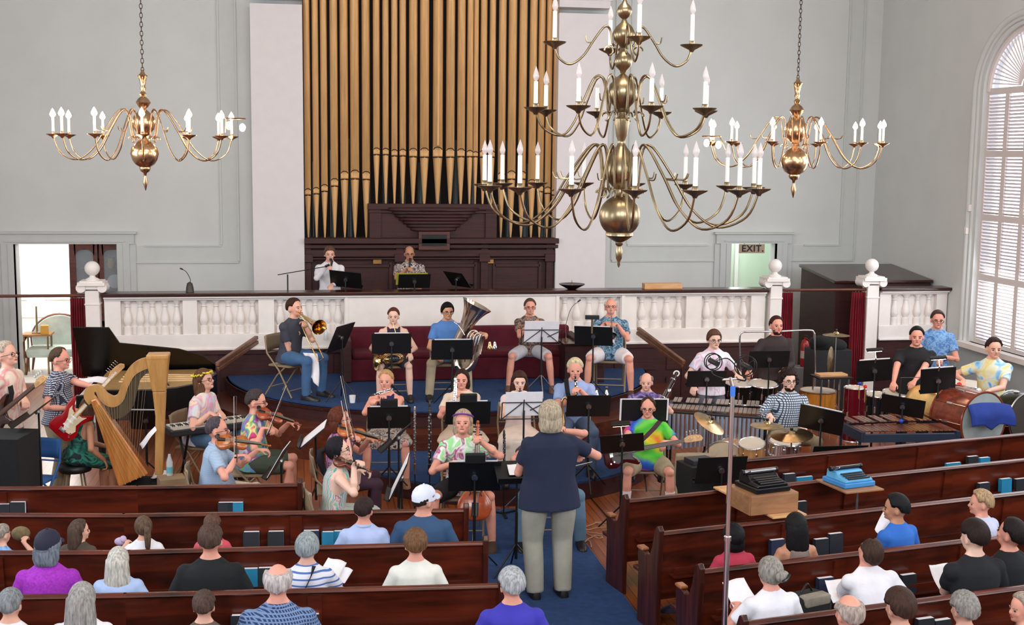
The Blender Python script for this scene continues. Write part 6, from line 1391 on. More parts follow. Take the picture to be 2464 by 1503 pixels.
barset('dark rosewood marimba in front of the bass drum', V((6.4, 13.42, 0)), V((7.55, 13.42, 0)), .84, .5, .62, 22, wood('rosewood_bars', '3c1a14', '7c4832', .25, (6, 1, 6)), mat('marimba_frame', '1a2438', .5), BLACK, pipes=False, name='marimba')
# toms, timpani, congas and the rest
for (u, v, r, lb) in ((1780, 920, .2, 'black tom drum with chrome fittings behind the vibraphone, nearer the boy'), (1835, 922, .2, 'black tom drum with chrome fittings in front of the bearded man')):
    c = lv(u, v, .88); drum(lb, V((c.x, c.y, .75)), (0, -.12, 1), r, .26, BLKG, lugs=8, legs=3, group='black tom drums')
c = lv(1968, 937, .72); drum('tall golden wooden drum with pale skin behind the drummer', V((c.x, c.y, .46)), (0, 0, 1), .25, .5, wood('amber_wood', 'a8641c', 'd08c34', .25, (6, 6, 1)), hoop=wood('hoop_wood', '6a3c18', '8c5828', .3), lugs=6, legs=3)
c = lv(2058, 930, .95); drum('tall dark red conga drum in front of the maroon curtain', V((c.x, c.y, .58)), (0, 0, 1), .14, .72, mat('conga_red', '5c0c18', .15), lugs=6, legs=3)
c = lv(2160, 942, .9); drum('snare drum under the hands of the man in black', V((c.x, c.y, .82)), (0, -.1, 1), .19, .14, mat('snare_red', '3c1418', .2), lugs=8, legs=3)
c = lv(2112, 945, .82); drum('chrome tenor drum beside the red conga', V((c.x, c.y, .62)), (0, -.05, 1), .17, .36, mat('tenor_shell', '5c6878', .12, .9), lugs=10, legs=3)
c = W(2218, 968, 14.0); t = thing('gong', 'golden brass gong hanging upright behind the black music stand', 'gong', (c.x, c.y, 0))
B().lathe([(.01, .02), (.15, .018), (.2, .01), (.22, -.005), (.225, -.035), (.215, -.035), (.21, -.01), (.15, .006), (.01, .008)], (0, 0, c.z), 36, ax=(-.75, -.62, .12)).build('disc', mat('gong_brass', (.6, .36, .13), .42, .9, var=.15, scale=8), t, smooth=True)
b = B(); b.tube([(-.3, 0, 0), (-.3, 0, c.z+.32), (.3, 0, c.z+.32), (.3, 0, 0)], .012, 8); b.tube([(-.3, -.2, .02), (-.3, .2, .02)], .012, 6); b.tube([(.3, -.2, .02), (.3, .2, .02)], .012, 6); b.build('gong_frame', BLACK, t)
bc, bd = W(2262, 992, 13.75), W(2385, 1012, 13.0)
hd_ = W(2366, 1014, 13.3); cb = hd_-V((.28, -.96, 0)).normalized()*.25
dr_ = drum('huge reddish bass drum lying on its side with a pale head at the right', cb, (.28, -.96, 0), .355, .5, wood('bass_shell', '4c1c10', '8c3c20', .15, (5, 5, 5), 1.5, .7), mat('head_grey', '9aa3a0', .7, var=.1), hoop=wood('hoop_red', '6c2818', '8c3c24', .2), lugs=10)
for s_ in (-1, 1): t = thing('drum_trestle', 'folding black trestle leg under the %s side of the bass drum' % ('near' if s_ < 0 else 'far'), 'stand', (cb.x, cb.y+s_*.14, 0), group='bass drum trestle'); B().tube([(-.35, 0, 0), (.25, 0, cb.z-.27)], .014, 6).build('leg', BLACK, t); B().tube([(.35, 0, 0), (-.25, 0, cb.z-.27)], .014, 6).build('leg', BLACK, t)
rows = []
for i in range(14):
    f = i/13; row = []
    for j in range(12):
        g = j/11; q = W(2334+106*g, 978-7*math.sin(PI*g)+f*(46+16*math.exp(-((g-.45)/.12)**2)), 13.15); row.append(V((q.x, 13.2-.1*math.sin(min(1, f*1.6)*PI/2)+.03*g+.015*math.sin(9*g+3*f), q.z)))
    rows.append(row)
tag(B().sheet(rows).build('cloth', fab('1c3484'), smooth=True, thick=.02), 'royal blue cloth bag draped over the pale bass drum head', 'cloth')
c = lv(2440, 975, .95); drum('dark drum with grey head standing behind the blue cloth at the right', V((c.x+.05, 13.75, .8)), (.2, -.95, .1), .33, .3, BLKG, mat('head_dark', '3c3630', .6), lugs=8)
c = lv(2410, 965, 1.0); drum('black kettle-shaped tom behind the young man in tie-dye', V((c.x+.25, c.y+1.3, .8)), (0, 0, 1), .3, .35, BLKG, lugs=8, legs=3)
for u, v, m, lb in ((2068, 922, BLUEP, 'blue yarn mallet head standing above the conga'), (2082, 930, REDP, 'small red mallet head beside the blue one'), (2308, 926, REDP, 'large red yarn mallet above the bass drum'), (2355, 940, WHT, 'round white felt mallet in front of the tie-dye man'), (2158, 1021, BLUEP, 'small blue mallet lying on the marimba bars')):
    q = lv(u, v, 1.14) if u < 2100 else W(u, v, 13.92 if u == 2308 else 13.52) if u > 2200 else V((7.0, 13.35, .905)); r_ = .035 if u in (2308, 2355) else .024
    t = thing('mallet', lb, 'mallet', q); B().ell((0, 0, 0), r_, n=12, m=8).build('head', m, t, smooth=True); B().tube([(0, 0, 0), (.12, .05, -.16) if u > 2200 else (-.1, .1, .0) if u == 2158 else (0, 0, -.2)], .005, 6).build('shaft', OAK, t)
# chime rack, bags, fire extinguisher, standing cymbals
t = thing('chime_rack', 'chrome tubular rack with rounded corners behind the bearded man', 'rack')
B().tube(spline([W(1782, 900, 16.9), W(1780, 815, 16.9), W(1786, 800, 16.9), W(1802, 798, 16.9), W(1868, 797, 16.9), W(1945, 794, 16.9), W(1958, 800, 16.9), W(1960, 815, 16.9), W(1962, 900, 16.9)], 5), .014, 8).build('frame', CHROME, t, smooth=True)
for u in (1782, 1962): q = W(u, 890, 16.9); B().tube([q, V((q.x, q.y, .02))], .016, 8).box((q.x, q.y, .02), (.06, .5, .04)).build('upright', CHROME, t)
c = at(1937, 843, 18.4); t = thing('fire_extinguisher', 'red fire extinguisher standing in the passage behind the percussion', 'fire extinguisher', (c.x, 18.4, c.z-.26))
B().lathe([(.06, 0), (.07, .02), (.07, .36), (.05, .42), (.02, .44), (.02, .47)], n=20).build('cylinder', mat('ext_red', '8c1414', .3), t, smooth=True); B().box((0, -.02, .5), (.03, .12, .02)).build('handle', BLACK, t); B().tube([(0, -.03, .46), (.08, -.04, .4), (.08, -.03, .15)], .01, 6).build('hose', BLACK, t); B().lathe([(.071, .14), (.071, .26)], n=20).build('label', mat('ext_label', 'a89890', .6), t, smooth=True)
box_thing('shelf_box', 'grey metal locker box holding up the fire extinguisher', 'box', (c.x+.0, 18.42, 0), (.34, .3, c.z-.26), mat('locker_grey', '6c6c70', .6))
q = at(1993, 830, 17.6); b = B(); b.ell((q.x, 17.6, q.z), (.3, .2, .12), n=16, m=10); b.ell((q.x-.15, 17.55, q.z+.06), (.18, .15, .1), n=12, m=8); tag(b.build('coat', BLKF, smooth=True), 'black coat heaped on a case beside the chime rack', 'coat')
box_thing('equipment_case', 'tall dark equipment case beneath the black coat', 'case', (q.x, 17.6, 0), (.6, .4, q.z-.05), mat('case_dark', '18181c', .6))
cymbal('thin cymbal lying flat on a stand in the dark passage', W(2012, 806, 17.0), (0, 0, 1), .2, 0)
c = W(1998, 866, 16.6); t = thing('cymbal', 'bronze crash cymbal standing upright in front of the dark case', 'cymbal', (c.x, c.y, 0)); B().lathe([(.2, 0), (.1, .02), (.03, .035), (.03, .03), (.1, .014), (.2, -.004)], (0, 0, c.z), 28, ax=(.8, -.6, 0), sx=1).build('plate', CYM, t, smooth=True); B().tube([(0, .03, 0), (0, .03, c.z)], .012, 8).build('stand_pole', CHROME, t)
c = lv(2000, 897, 1.0); box_thing('wooden_block', 'pale wooden board lying across the percussion table', 'board', (c.x, c.y, .96), (.42, .18, .035), wood('pale_wood', 'c08a58', 'dcae7c', .5, (1, 8, 8)), 3)
t = thing('percussion_table', 'small black percussion table carrying the pale board', 'table', (c.x, c.y, 0)); B().box((0, 0, .95), (.5, .35, .02)).build('table_top', BLACK, t)
for x in (-.2, .2):
    for y in (-.14, .14): B().tube([(x, y, .94), (x, y, 0)], .012, 6).build('leg', CHROME, t)
# right hand music stands
music_stand('low black music stand before the boy with glasses', W(1700, 911, 14.6), 176, 0, 16, .5, .22)
music_stand('black music stand in front of the bearded man', W(1850, 864, 15.4), 178, 0, 14, .56, .24)
music_stand('large black music stand tilted before the drummer', W(1976, 1010, 13.0), 150, 0, 28, .5, .34, paper=1, roll=-8)
music_stand('black music stand standing among the marimba bars', W(2172, 977, 13.4), 150, 0, 30, .5, .28, roll=-6)
music_stand('black music stand with lit lamp in front of the conga', W(2104, 891, 14.3), 168, 0, 18, .44, .3, light=True, paper=1, roll=5)
music_stand('black music stand with lit lamp between the two men at the right', W(2257, 915, 13.7), 166, 0, 18, .42, .34, light=True, paper=1, roll=6)
music_stand('wide black music stand with white stickers leaning over the front right pew', W(2017, 1102, 12.35), 178, 0, 24, .62, .34, marks=True)
music_stand('wide black music stand beside the amplifier behind the second right pew', W(1735, 1130, 11.45), 182, 0, 18, .52, .3)
# amplifier, chair, cases
a0 = lv(1668, 1195, .02); box_thing('amplifier', 'large black amplifier cabinet beside the bass guitarist', 'amplifier', (at(1688, 1120, 12.1).x, 12.15, .45), (.38, .34, .34), BLKF, 12)
folding_chair('beige folding chair supporting the black amplifier cabinet', at(1684, 1150, 12.1).x, 12.13, 0, 172)
q = at(1655, 1078, 12.2); t = box_thing('control_box', 'silver-striped black control box on top of the amplifier', 'box', (at(1684, 1080, 12.15).x, 12.15, .791), (.26, .2, .05), mat('box_dark', '26262c', .5), 12)
box_thing('equipment_case', 'dark blue-grey case stacked by the marimba left end', 'case', (lv(2070, 1085, .3).x, 12.75, 0), (.5, .3, .5), mat('case_blue', '26364c', .6), 8)
box_thing('plastic_tub', 'light blue plastic tub on the floor under the marimba', 'tub', (lv(2110, 1075, .3).x, 13.15, 0), (.36, .26, .38), mat('tub_blue', '5c9cc4', .4), -6)
# microphone pole in the aisle
mp = at(1747, 1400, 7.75); tz = at(1757, 935, 7.75).z
t = thing('microphone_pole', 'tall silver microphone pole with blue tape rising by the right pews', 'microphone stand', (mp.x, mp.y, 0))
B().tube([(0, 0, 0.02), (0, 0, at(1746, 1290, 7.75).z)], .019, 12).build('lower_tube', CHROME, t, smooth=True); B().tube([(0, 0, at(1746, 1290, 7.75).z-.03), (0, 0, at(1746, 1290, 7.75).z)], .025, 12).build('clutch', CHROME, t, smooth=True)
B().tube([(0, 0, at(1746, 1290, 7.75).z), (0, 0, tz)], .015, 12).build('upper_tube', CHROME, t, smooth=True); B().tube([(0, 0, tz-.05), (0, 0, tz+.02)], .0175, 12).build('tape', mat('tape_blue', '3c78d8', .6), t, smooth=True)
for i in range(3): a = 2*PI*i/3+1; B().tube([(0, 0, .3), (.25*math.cos(a), .25*math.sin(a), .012)], .011, 6).build('leg', CHROME, t)
L_ = lambda u, v, Y: at(u, v, Y)-V((mp.x, mp.y, 0))
b = B(); b.tube([L_(1738, 913, 7.75), L_(1772, 911, 7.75)], .008, 8); b.tube([(0, 0, tz), L_(1757, 908, 7.75)], .012, 8); b.build('cross_bar', CHROME, t)
for (u, v, rr) in ((1716, 870, .055), (1794, 880, .07)):
    cc = L_(u, v, 7.72); b = B()
    for k in (-.02, .02): b.tube([cc+V((rr*math.cos(a), k, rr*math.sin(a))) for a in [2*PI*i/20 for i in range(20)]], .004, 6, closed=True)
    for i in range(4): a = i*PI/2+.6; b.tube([cc+V((rr*math.cos(a), 0, rr*math.sin(a))), cc+V((.02*math.cos(a), 0, .02*math.sin(a)))], .0025, 5)
    m_ = b.build('shock_mount', BLACK, t); B().tube([cc+V((0, .06, 0)), cc-V((0, .08, 0))], .018, 12).build('capsule', BLACK, m_, smooth=True)
    B().tube(spline([cc-V((0, 0, rr)), cc-V((0, 0, rr+.03)), L_(1740 if u < 1750 else 1772, 911, 7.75)], 4), .006, 6).build('arm', BLACK, t, smooth=True)
B().tube(spline([L_(1722, 868, 7.7), L_(1750, 862, 7.7), L_(1770, 880, 7.7), L_(1780, 900, 7.7)], 5), .004, 6).build('cable', BLACK, t, smooth=True)
# typewriters
def board(name, label, u0, v0, u1, v1, z, th, m): pass
q = gp(1838, 1225, .9); an = R(10.5)
ry = lambda P_, x: P_[0].y+(P_[-1].y-P_[0].y)*(x-P_[0].x)/(P_[-1].x-P_[0].x)
xx = gp(1838, 1250, .9).x; y3 = ry(LP['Rthird'], xx); y2 = ry(LP['Rsecond'], xx)
box_thing('board', 'pale wooden board bridging the second and third right pews', 'board', (xx+.15, (y3+y2)/2+.02, .905), (.34, 1.04, .018), wood('pale_wood', 'c08a58', 'dcae7c', .5, (1, 8, 8)), 10.5)
CRW = wood('crate_wood', '84583a', 'a87a54', .55, (1, 6, 6)); cy = y3+.28
t = thing('crate', 'plain brown wooden crate standing on the board across the right pews', 'crate', (xx+.09, cy, .924), an); w_, d_, h_ = .47, .4, .165
b = B(); b.box((0, -d_/2, h_/2), (w_, .018, h_)); b.box((0, d_/2, h_/2), (w_, .018, h_)); b.box((-w_/2, 0, h_/2), (.018, d_, h_)); b.box((w_/2, 0, h_/2), (.018, d_, h_)); b.box((0, 0, h_), (w_+.01, d_+.01, .016)); b.build('body', CRW, t, bev=.003)
def typewriter(label, x, y, z, ang, bodym, low, w_=.36, d_=.34, keys=True):
    t = thing('typewriter', label, 'typewriter', (x, y, z), ang)
    B().slab([(-w_/2, -d_/2), (w_/2, -d_/2), (w_/2, d_/2), (-w_/2, d_/2)], .05, .02).build('case_base', low, t, bev=.01)
    b = B(); b.loft([[V((x_, y_, z_)) for x_, z_ in ((-w_*.45, .05), (w_*.45, .05), (w_*.42, zt_), (-w_*.42, zt_))] for y_, zt_ in ((-d_*.46, .075), (-d_*.1, .09), (0, .125), (d_*.4, .13))]); b.build('housing', bodym, t, bev=.008)
    B().tube([(-w_*.46, d_*.15, .145), (w_*.46, d_*.15, .145)], .02, 14).build('platen', BLACK if bodym is not BLKG else STEEL, t, smooth=True)
    for s_ in (-1, 1): B().tube([(s_*w_*.46, d_*.15, .145), (s_*w_*.52, d_*.15, .145)], .024, 12).build('platen_knob', BLACK, t, smooth=True)
    B().tube([(-w_*.4, d_*.05, .17), (w_*.4, d_*.05, .17)], .004, 6).build('paper_bail', CHROME, t); B().tube([(-w_*.46, .02, .14), (-w_*.5, -.08, .19)], .005, 6).build('return_lever', CHROME, t)
    for r_ in range(4):
        for i in range(10): pass
        B().box((0, -d_*.42+r_*.035, .085+r_*.008), (w_*.7, .02, .012)).build('key_row', mat('key_dark', '1c1c20', .4), t, bev=.003)
typewriter('black typewriter in its open case on top of the wooden crate', xx+.09, cy, .924+h_+.008, an+R(4), BLKG, mat('case_black', '0c0c10', .3))
x2 = gp(2096, 1195, .9).x; y2b = ry(LP['Rsecond'], x2); y3b = ry(LP['Rthird'], x2)
xb_ = gp(2096, 1200, .9); box_thing('board', 'flat wooden board holding the blue typewriter above the pew seat', 'board', (xb_.x, y2b-.08-.24, .9), (.42, .5, .018), CRW, 10.5)
B_ = thing('board_support', 'thin metal post holding up the wooden board of the blue typewriter', 'post', (xb_.x, y2b-.5, 0)); B().tube([(0, 0, 0), (0, 0, .9)], .012, 8).build('pole', STEEL, B_)
typewriter('light blue plastic typewriter on the board by the second right pew', xb_.x, y2b-.3, .919, an+R(4), mat('tw_blue', '5aa8d8', .5), mat('tw_blue_dark', '3c88c8', .5))
# floor cables and power strip
b = B(); rng = random.Random(5); pts = []
for i in range(70):
    f = i/69; q = gp(1405+85*(.5+.5*math.sin(f*21))*(.6+.4*math.sin(f*5)), 1255+55*f+6*math.sin(f*33), .012); q.z = .012+.004*(i % 3); pts.append(q)
b.tube(spline(pts, 3), .005, 5); tag(b.build('cable', mat('cable_pale', 'b09880', .6), smooth=True), 'tangled pale cable looped on the wooden floor beside the conductor', 'cable')
b = B(); b.tube(spline([gp(u, v, .012) for u, v in ((1395, 1160), (1420, 1195), (1455, 1235), (1478, 1262))], 5), .006, 5); tag(b.build('cable', BLACK, smooth=True), 'straight black cable on the floor by the bass guitarist', 'cable')
# things beside the harp
q = gp(345, 1150, .3); b = B(); b.ell((q.x, q.y, .16), (.26, .2, .16), n=14, m=8); b.ell((q.x+.18, q.y-.05, .2), (.15, .15, .12), n=12, m=8); tag(b.build('handbag', BLKF, smooth=True), 'black cloth bag slumped at the foot of the harp', 'bag')
q = gp(412, 1140, .45); box_thing('cardboard_box', 'small tan cardboard box beside the harp column', 'box', (q.x, q.y, 0), (.28, .24, .42), mat('cardboard', '8c7458', .8), 14)
tag(sheet('paper_sheet', 'white paper on the black bag beside the harp', 'paper', [gp(372, 1133, .34), gp(410, 1132, .34), gp(402, 1150, .34), gp(362, 1148, .34)]), 'white paper on the black bag beside the harp', 'paper')
q = gp(408, 1138, .45); t = thing('water_bottle', 'clear water bottle standing behind the tan box near the harp', 'bottle', (q.x, q.y+.02, .421)); B().lathe([(.035, 0), (.036, .15), (.014, .22), (.014, .24)], n=14).build('body', mat('clear_plastic', 'dfe6ea', .1, alpha=.5, var=0), t, smooth=True); B().lathe([(.0365, .03), (.0365, .1)], n=14).build('label', mat('bottle_label', '6cb0b8', .5), t, smooth=True)
music_stand('black music stand with a white page behind the harp strings', W(352, 1010, 14.9), 170, 0, 30, .4, .3, paper=1)
sheet('music_booklet', 'white booklet resting against the harp base', 'booklet', [W(335, 1068, 13.9), W(372, 1025, 13.9), W(376, 1035, 13.85), W(342, 1080, 13.85)], .01)
# ================================================================ hymn books in the pew racks
def rowpt(row, u, v0=None):
    P_ = LP[row]; best = None
    for a, c in zip(P_, P_[1:]):
        d = ray(u, 1200); k = d.x/d.y; den = (c.x-a.x)-k*(c.y-a.y)
        s_ = (k*a.y-a.x)/den
        if -.05 <= s_ <= 1.2: best = (a+(c-a)*s_, math.degrees(math.atan2(c.y-a.y, c.x-a.x)))
    if best is None: best = (P_[-1].copy(), 0)
    return best
RN = {'Lfront': 'front left pew', 'Lsecond': 'second left pew', 'Lthird': 'third left pew', 'Lfourth': 'fourth left pew', 'Rfront': 'front right pew', 'Rsecond': 'second right pew', 'Rthird': 'third right pew', 'Rfourth': 'fourth right pew', 'Rfifth': 'fifth right pew'}
BK = [('Lfront', 8, 1214, 'black', 'at the far left edge'), ('Lfront', 44, 1209, 'black', 'second from the left edge'), ('Lfront', 543, 1210, 'black', 'near its middle'), ('Lfront', 567, 1210, 'blue', 'beside the black one in the middle'),
      ('Lsecond', 604, 1281, 'black', 'left of a pair'), ('Lsecond', 663, 1280, 'black', 'right of a matching pair'), ('Lsecond', 748, 1278, 'navy', 'behind the grey woman'), ('Lsecond', 793, 1281, 'blue', 'left of the pale shirt'), ('Lsecond', 822, 1279, 'blue', 'at the pale blue elbow'),
      ('Lthird', 597, 1370, 'blue', 'right of the black t-shirt man'), ('Lthird', 640, 1368, 'black', 'left of the balding man in plaid'), ('Lfourth', 575, 1483, 'black', 'left of the plaid shoulder'), ('Lfourth', 742, 1480, 'black', 'right of the plaid shoulder'),
      ('Rfront', 1893, 1141, 'black', 'below the stand with stickers'), ('Rfront', 2330, 1099, 'black', 'left of a teal one'), ('Rfront', 2358, 1102, 'blue', 'below the bass drum'),
      ('Rsecond', 2360, 1163, 'black', 'above the blonde woman'), ('Rsecond', 2412, 1153, 'blue', 'near the right edge'), ('Rsecond', 2447, 1153, 'black', 'at the right edge'), ('Rsecond', 1922, 1208, 'black', 'right of the crate'),
      ('Rthird', 1870, 1300, 'navy', 'left of the long-haired woman'), ('Rthird', 1976, 1298, 'black', 'at the long-haired shoulder'), ('Rthird', 2010, 1285, 'black', 'right of the long-haired woman'), ('Rfourth', 1990, 1392, 'navy', 'above the white papers'), ('Rfourth', 2190, 1392, 'black', 'right of the man in white'), ('Rfifth', 2237, 1488, 'black', 'left of the grey head'), ('Rfifth', 2278, 1493, 'black', 'touching the grey head')]
for row, u, v, c, wh in BK:
    P_, an_ = rowpt(row, u); zt__ = at(u, v, P_.y-.05).z; h_ = min(.25, max(.16, zt__-.507)); nrm = V((math.sin(R(an_)), -math.cos(R(an_)), 0))
    q = P_+nrm*.03; q.z = .508
    book('%s hymn book behind the %s, %s' % ({'black': 'black', 'blue': 'teal', 'navy': 'navy'}[c], RN[row], wh), q, an_, c, (.14, .046, h_), tilt=-3)
for row, u, v, lb in (('Rfront', 1930, 1156, 'teal booklet lying in the front right pew rack below the stickered stand'), ('Rfront', 2285, 1124, 'teal booklet lying in the front right pew rack near the bass drum')):
    P_, an_ = rowpt(row, u); q = P_+V((0, -.02, 0)); q.z = .52; t = book(lb, q, an_, 'blue', (.2, .03, .13), tilt=2)
# ================================================================ audience
def aud(label, row, u, v, yaw=0, du=0, dy=.30, **k):
    P_, an_ = rowpt(row, u); k.setdefault('legm', fab('3a3c48')); k.setdefault('shoe', SHOEB); k.setdefault('lean', 5)
    return person(label, u, v, P_.y+dy, 0, an_*.6+yaw, seat=.448, vox=.011, **k)
PUR = fab('a030b0')
aud('grey-haired person in blue striped shirt leaning at the left edge of the third pew', 'Lthird', 2, 1262, yaw=-30, hair='short', hcol='8c8078', shirt=multi('blue_stripe_print', ['4878b0', '8cb0d8', '5c88bc'], 9, 1.5), w=1.1, LH=None, RH=W(62, 1292, 10.2))
tag(B().ell(W(50, 1283, 10.25), (.075, .05, .06), n=16, m=10).build('straw_hat', mat('felt_tan', '6c5c40', .8, var=.3, scale=30), smooth=True), 'tan round bag held up by the person at the left edge', 'bag')
aud('girl with long brown hair turning her head to the right', 'Lthird', 187, 1250, yaw=-10, hyaw=60, hair='long', hcol='4a3a30', shirt=fab('4c4038'), sleeve='short', skin='fair', w=.9)
aud('child with ponytail and red hair tie in white shirt', 'Lthird', 345, 1243, yaw=5, hyaw=-18, hair='pony', hcol='5a4638', shirt=WHT, skin='fair', w=.85, LH=W(305, 1300, 10.2))
tag(B().ell(W(290, 1302, 10.2), (.05, .035, .035), n=12, m=8).ell(W(296, 1297, 10.2), (.03, .04, .03), n=10, m=6).build('stuffed_toy', fab('b8a8c8'), smooth=True), 'lilac soft toy held beside the child with the ponytail', 'toy')
aud('curly brown-haired child in pink behind the man in black', 'Lthird', 510, 1238, hair='short', hcol='5c4034', curl=.012, shirt=fab('c04858'), w=.8)
aud('dark-haired man in pale blue shirt in the third left pew', 'Lthird', 875, 1197, hyaw=14, hair='short', hcol='2c1c1c', shirt=fab('a8b8e0'), extra='collar', skin='pink', w=1.02)
aud('man in denim-blue shirt with white baseball cap', 'Lthird', 1018, 1170, hyaw=48, hair='short', hcol='2c2018', hat=(mat('cap_white', 'dde2f4', .8), False), shirt=fab('2f4c70'), skin='pink', w=1.12)
aud('woman in magenta top with dark navy cap', 'Lfourth', 112, 1278, hyaw=12, hair='bob', hcol='6c7480', hat=(mat('cap_navy', '1c1c34', .8), False), shirt=mat('magenta_knit', '9a2cb0', .9, var=.25, scale=60), sleeve='long', w=1.05)
aud('woman with straight white-blond hair in light blue top', 'Lfourth', 283, 1318, hair='long', hcol='bcb8b0', shirt=fab('a8bce4'), w=.98)
aud('large man with short brown hair in black t-shirt', 'Lfourth', 505, 1262, hair='short', hcol='4a3830', curl=.004, shirt=fab('0c1014'), w=1.35, skin='pink')
p = aud('woman with grey bobbed hair in blue and white striped top', 'Lfourth', 738, 1284, hyaw=10, hair='fringe', hcol='8c9498', thick=.02, shirt=plaid('blue_white_stripe', 'dcdce8', '4c6cb0', 22, .28, horiz=True), RH=W(805, 1398, 9.3), skin='fair', w=.98, glasses=True)
strap(p['root'], [p['tp'](.50, .06, -.08), p['tp'](.35, .0, -.142), p['tp'](.15, -.09, -.148), p['tp'](.05, -.12, -.14)], BLKF, p['T'].inverted())
sheet('song_sheet', 'white papers held by the woman in the striped top', 'papers', [W(790, 1340, 9.25), W(835, 1352, 9.25), W(810, 1400, 9.05), W(768, 1375, 9.05)], .01)
sheet('song_sheet', 'second white paper held below the first by the woman in stripes', 'papers', [W(820, 1360, 9.3), W(850, 1370, 9.3), W(830, 1402, 9.15), W(790, 1398, 9.15)], .01)
aud('woman with short light brown hair in white blouse', 'Lfourth', 1000, 1276, hair='short', hcol='6c4c34', thick=.024, curl=.006, shirt=fab('dcdcd4'), sleeve='long', skin='pink', w=.98, extra='collar')
aud('person with short grey hair at the lower left corner', 'Lfifth', 22, 1418, hair='short', hcol='787c80', shirt=WHT, w=1.05)
aud('woman with long grey hair fastened by a silver clip', 'Lfifth', 195, 1404, hair='long', hcol='94918e', shirt=WHT, w=1.0)
aud('person with short dark brown hair at the bottom edge', 'Lfifth', 490, 1423, hair='short', hcol='4c3a34', curl=.005, shirt=fab('5c5048'))
aud('balding white-haired man in blue plaid shirt', 'Lfifth', 668, 1358, hair='ring', hcol='b8b0b0', thick=.018, shirt=BLP, w=1.22, skin='pink', extra='collar')
aud('white-haired person in bright violet-blue top by the aisle', 'Lfifth', 1233, 1368, hyaw=-8, hair='short', hcol='a0a4a8', thick=.02, shirt=fab('3a34a8'), w=1.05, skin='pink')
aud('person with black curly hair in red top behind the silver pole', 'Rfourth', 1768, 1264, hair='bob', hcol='0c0a0e', thick=.026, curl=.008, shirt=fab('a82c44'), skin='brown', w=.95)
aud('woman with long black hair and bare shoulders', 'Rfourth', 1918, 1237, hyaw=6, hair='long', hcol='100e10', thick=.022, shirt=fab('7c6a64'), sleeve='none', skin='tan', w=.98)
aud('boy with black hair in bright blue t-shirt looking left', 'Rfourth', 2162, 1190, yaw=15, hyaw=-38, hair='short', hcol='101014', thick=.022, shirt=fab('2c68c0'), skin='tan', LH=W(2115, 1300, 9.4), w=.98)
sheet('song_sheet', 'white sheet of paper held in front of the boy in blue', 'papers', [W(2135, 1215, 9.5), W(2152, 1240, 9.45), W(2122, 1300, 9.25), W(2106, 1272, 9.3)], .015)
aud('woman with short blonde hair in pale top looking left', 'Rfourth', 2366, 1180, yaw=20, hyaw=-42, hair='short', hcol='a48868', thick=.022, shirt=fab('c0c4dc'), skin='pink', w=.98)
p = aud('grey-haired woman with a hair clip and white t-shirt holding papers', 'Rfifth', 1858, 1342, yaw=4, hyaw=-6, hair='bun', hcol='8c8880', shirt=WHT, skin='pink', LH=W(1768, 1450, 8.1), w=1.08)
sheet('song_sheet', 'large white paper held by the woman with the hair clip', 'papers', [W(1738, 1400, 8.3), W(1790, 1388, 8.35), W(1822, 1440, 8.1), W(1770, 1470, 8.0)], .008)
p = aud('balding brown-haired man in white t-shirt bending over papers', 'Rfifth', 2107, 1306, lean=26, hpit=-28, dy=.48, hair='receding', hcol='3a2820', shirt=WHT, skin='pink', w=1.1, LH=W(2035, 1400, 8.7))
sheet('song_sheet', 'open white paper on the lap of the man in the white t-shirt', 'papers', [W(1985, 1395, 8.55), W(2050, 1392, 8.6), W(2080, 1425, 8.4), W(2005, 1450, 8.3)], .008)
q = W(1945, 1440, 8.15); t = thing('backpack', 'grey and black backpack on the pew between the two people in white', 'backpack', (q.x, q.y, .449), R(20))
B().slab([(-.15, -.1), (.15, -.1), (.16, 0), (.13, .1), (-.13, .1), (-.16, 0)], .40, .12).build('bag_body', BLKF, t, smooth=True, bev=.03)
B().slab([(-.11, -.15), (.11, -.15), (.12, -.09), (-.12, -.09)], .2, .1, M.Translation((0, 0, .04))).build('pocket', mat('bag_grey', '7c7468', .8, var=.3, scale=8), t, smooth=True, bev=.02)
B().slab([(-.12, -.11), (.12, -.11), (.12, -.02), (-.12, -.02)], .08, .1, M.Translation((0, 0, .33))).build('top_flap', _mc['bag_grey'], t, smooth=True, bev=.02)
B().tube(spline([(-.05, .02, .4), (0, .02, .46), (.05, .02, .4)], 5), .008, 6).build('handle', BLACK, t)
aud('dark brown-haired man in black t-shirt holding a white paper', 'Rfifth', 2350, 1252, hyaw=-4, hair='short', hcol='241614', thick=.02, shirt=fab('12141c'), w=1.12, skin='light', LH=W(2290, 1395, 8.6))
sheet('song_sheet', 'white paper held by the man in the black t-shirt', 'papers', [W(2236, 1358, 8.65), W(2300, 1354, 8.7), W(2288, 1410, 8.5), W(2262, 1418, 8.45)], .015)
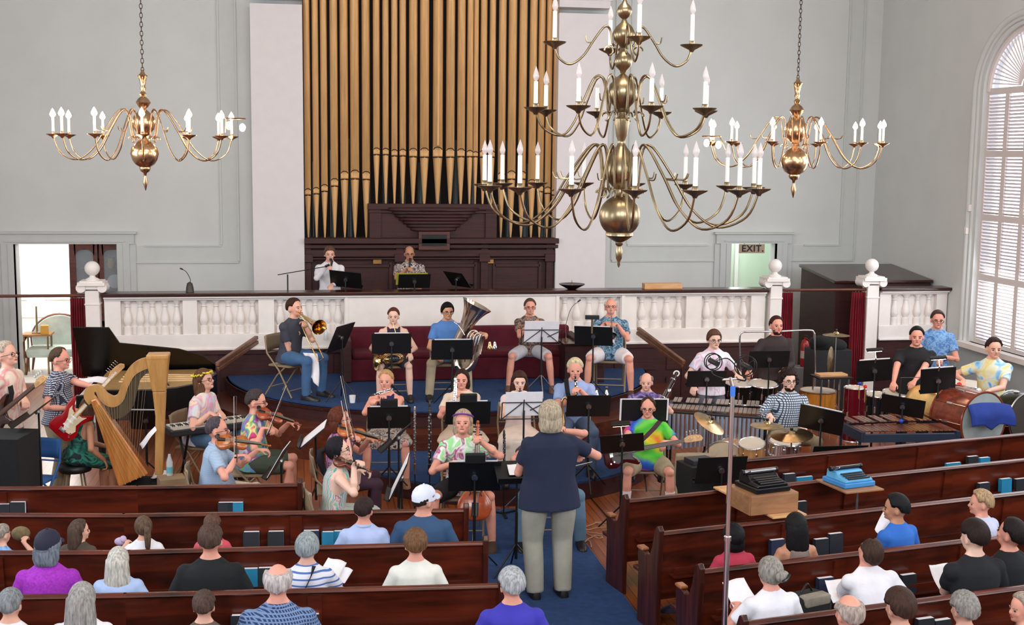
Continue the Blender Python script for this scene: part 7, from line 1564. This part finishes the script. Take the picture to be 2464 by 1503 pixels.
aud('dark-haired person in black at the right edge looking down', 'Rfifth', 2450, 1252, hyaw=-20, hpit=-15, hair='short', hcol='1c1414', shirt=fab('101218'), skin='pink')
aud('bald man whose pink crown shows at the bottom right', 'Rsixth', 2047, 1461, hair='ring', hcol='a89890', shirt=fab('8c8c94'), skin='pink', s=.98)
aud('person with brown hair at the bottom edge right of the bald man', 'Rsixth', 2168, 1458, hair='short', hcol='3c2820', thick=.022, shirt=fab('4c4c54'), s=.98)
aud('person with wavy grey hair at the bottom right', 'Rsixth', 2325, 1428, hair='short', hcol='888480', thick=.024, curl=.006, shirt=fab('6c6c74'))
aud('person in profile at the lower right corner', 'Rsixth', 2468, 1425, yaw=35, hyaw=-50, hair='short', hcol='9c8c80', shirt=fab('5c5c64'), skin='pink')
# shoe on the floor between right pews
q = gp(1622, 1470, .0); tag(B().loft([[V((q.x+y, q.y+x*math.cos(2*PI*j/12), max(0, h*math.sin(2*PI*j/12))+.0)) for j in range(12)] for y, x, h in ((-.13, .02, .03), (-.08, .045, .05), (0, .045, .07), (.08, .04, .1), (.12, .03, .09))]).build('sneaker', mat('shoe_violet', '3c3450', .6), smooth=True), 'dark purple and white sneaker on the floor between the right pews', 'shoe')
q = gp(1455, 1215, 0); 
# ================================================================ origins at the foot of every thing
bpy.context.view_layer.update()
for o in [o for o in COL.objects if o.parent is None and (o.type == 'EMPTY' or o.type == 'MESH') and o.get('category') and o.matrix_world == M()]:
    desc = []
    def walk(x):
        if x.type == 'MESH': desc.append(x)
        for ch in x.children: walk(ch)
    walk(o)
    if any(d.data.users > 1 for d in desc) or not desc or any(d.matrix_basis != M() for d in desc): continue
    cs = [V(v) for d in desc for v in d.bound_box]
    lo = V([min(c[i] for c in cs) for i in range(3)]); hi = V([max(c[i] for c in cs) for i in range(3)])
    c = V(((lo.x+hi.x)/2, (lo.y+hi.y)/2, lo.z))
    for d in desc: d.data.transform(M.Translation(-c))
    o.location = c
print('SCALES', [x for x in SCALES if not .86 < x[1] < 1.12])
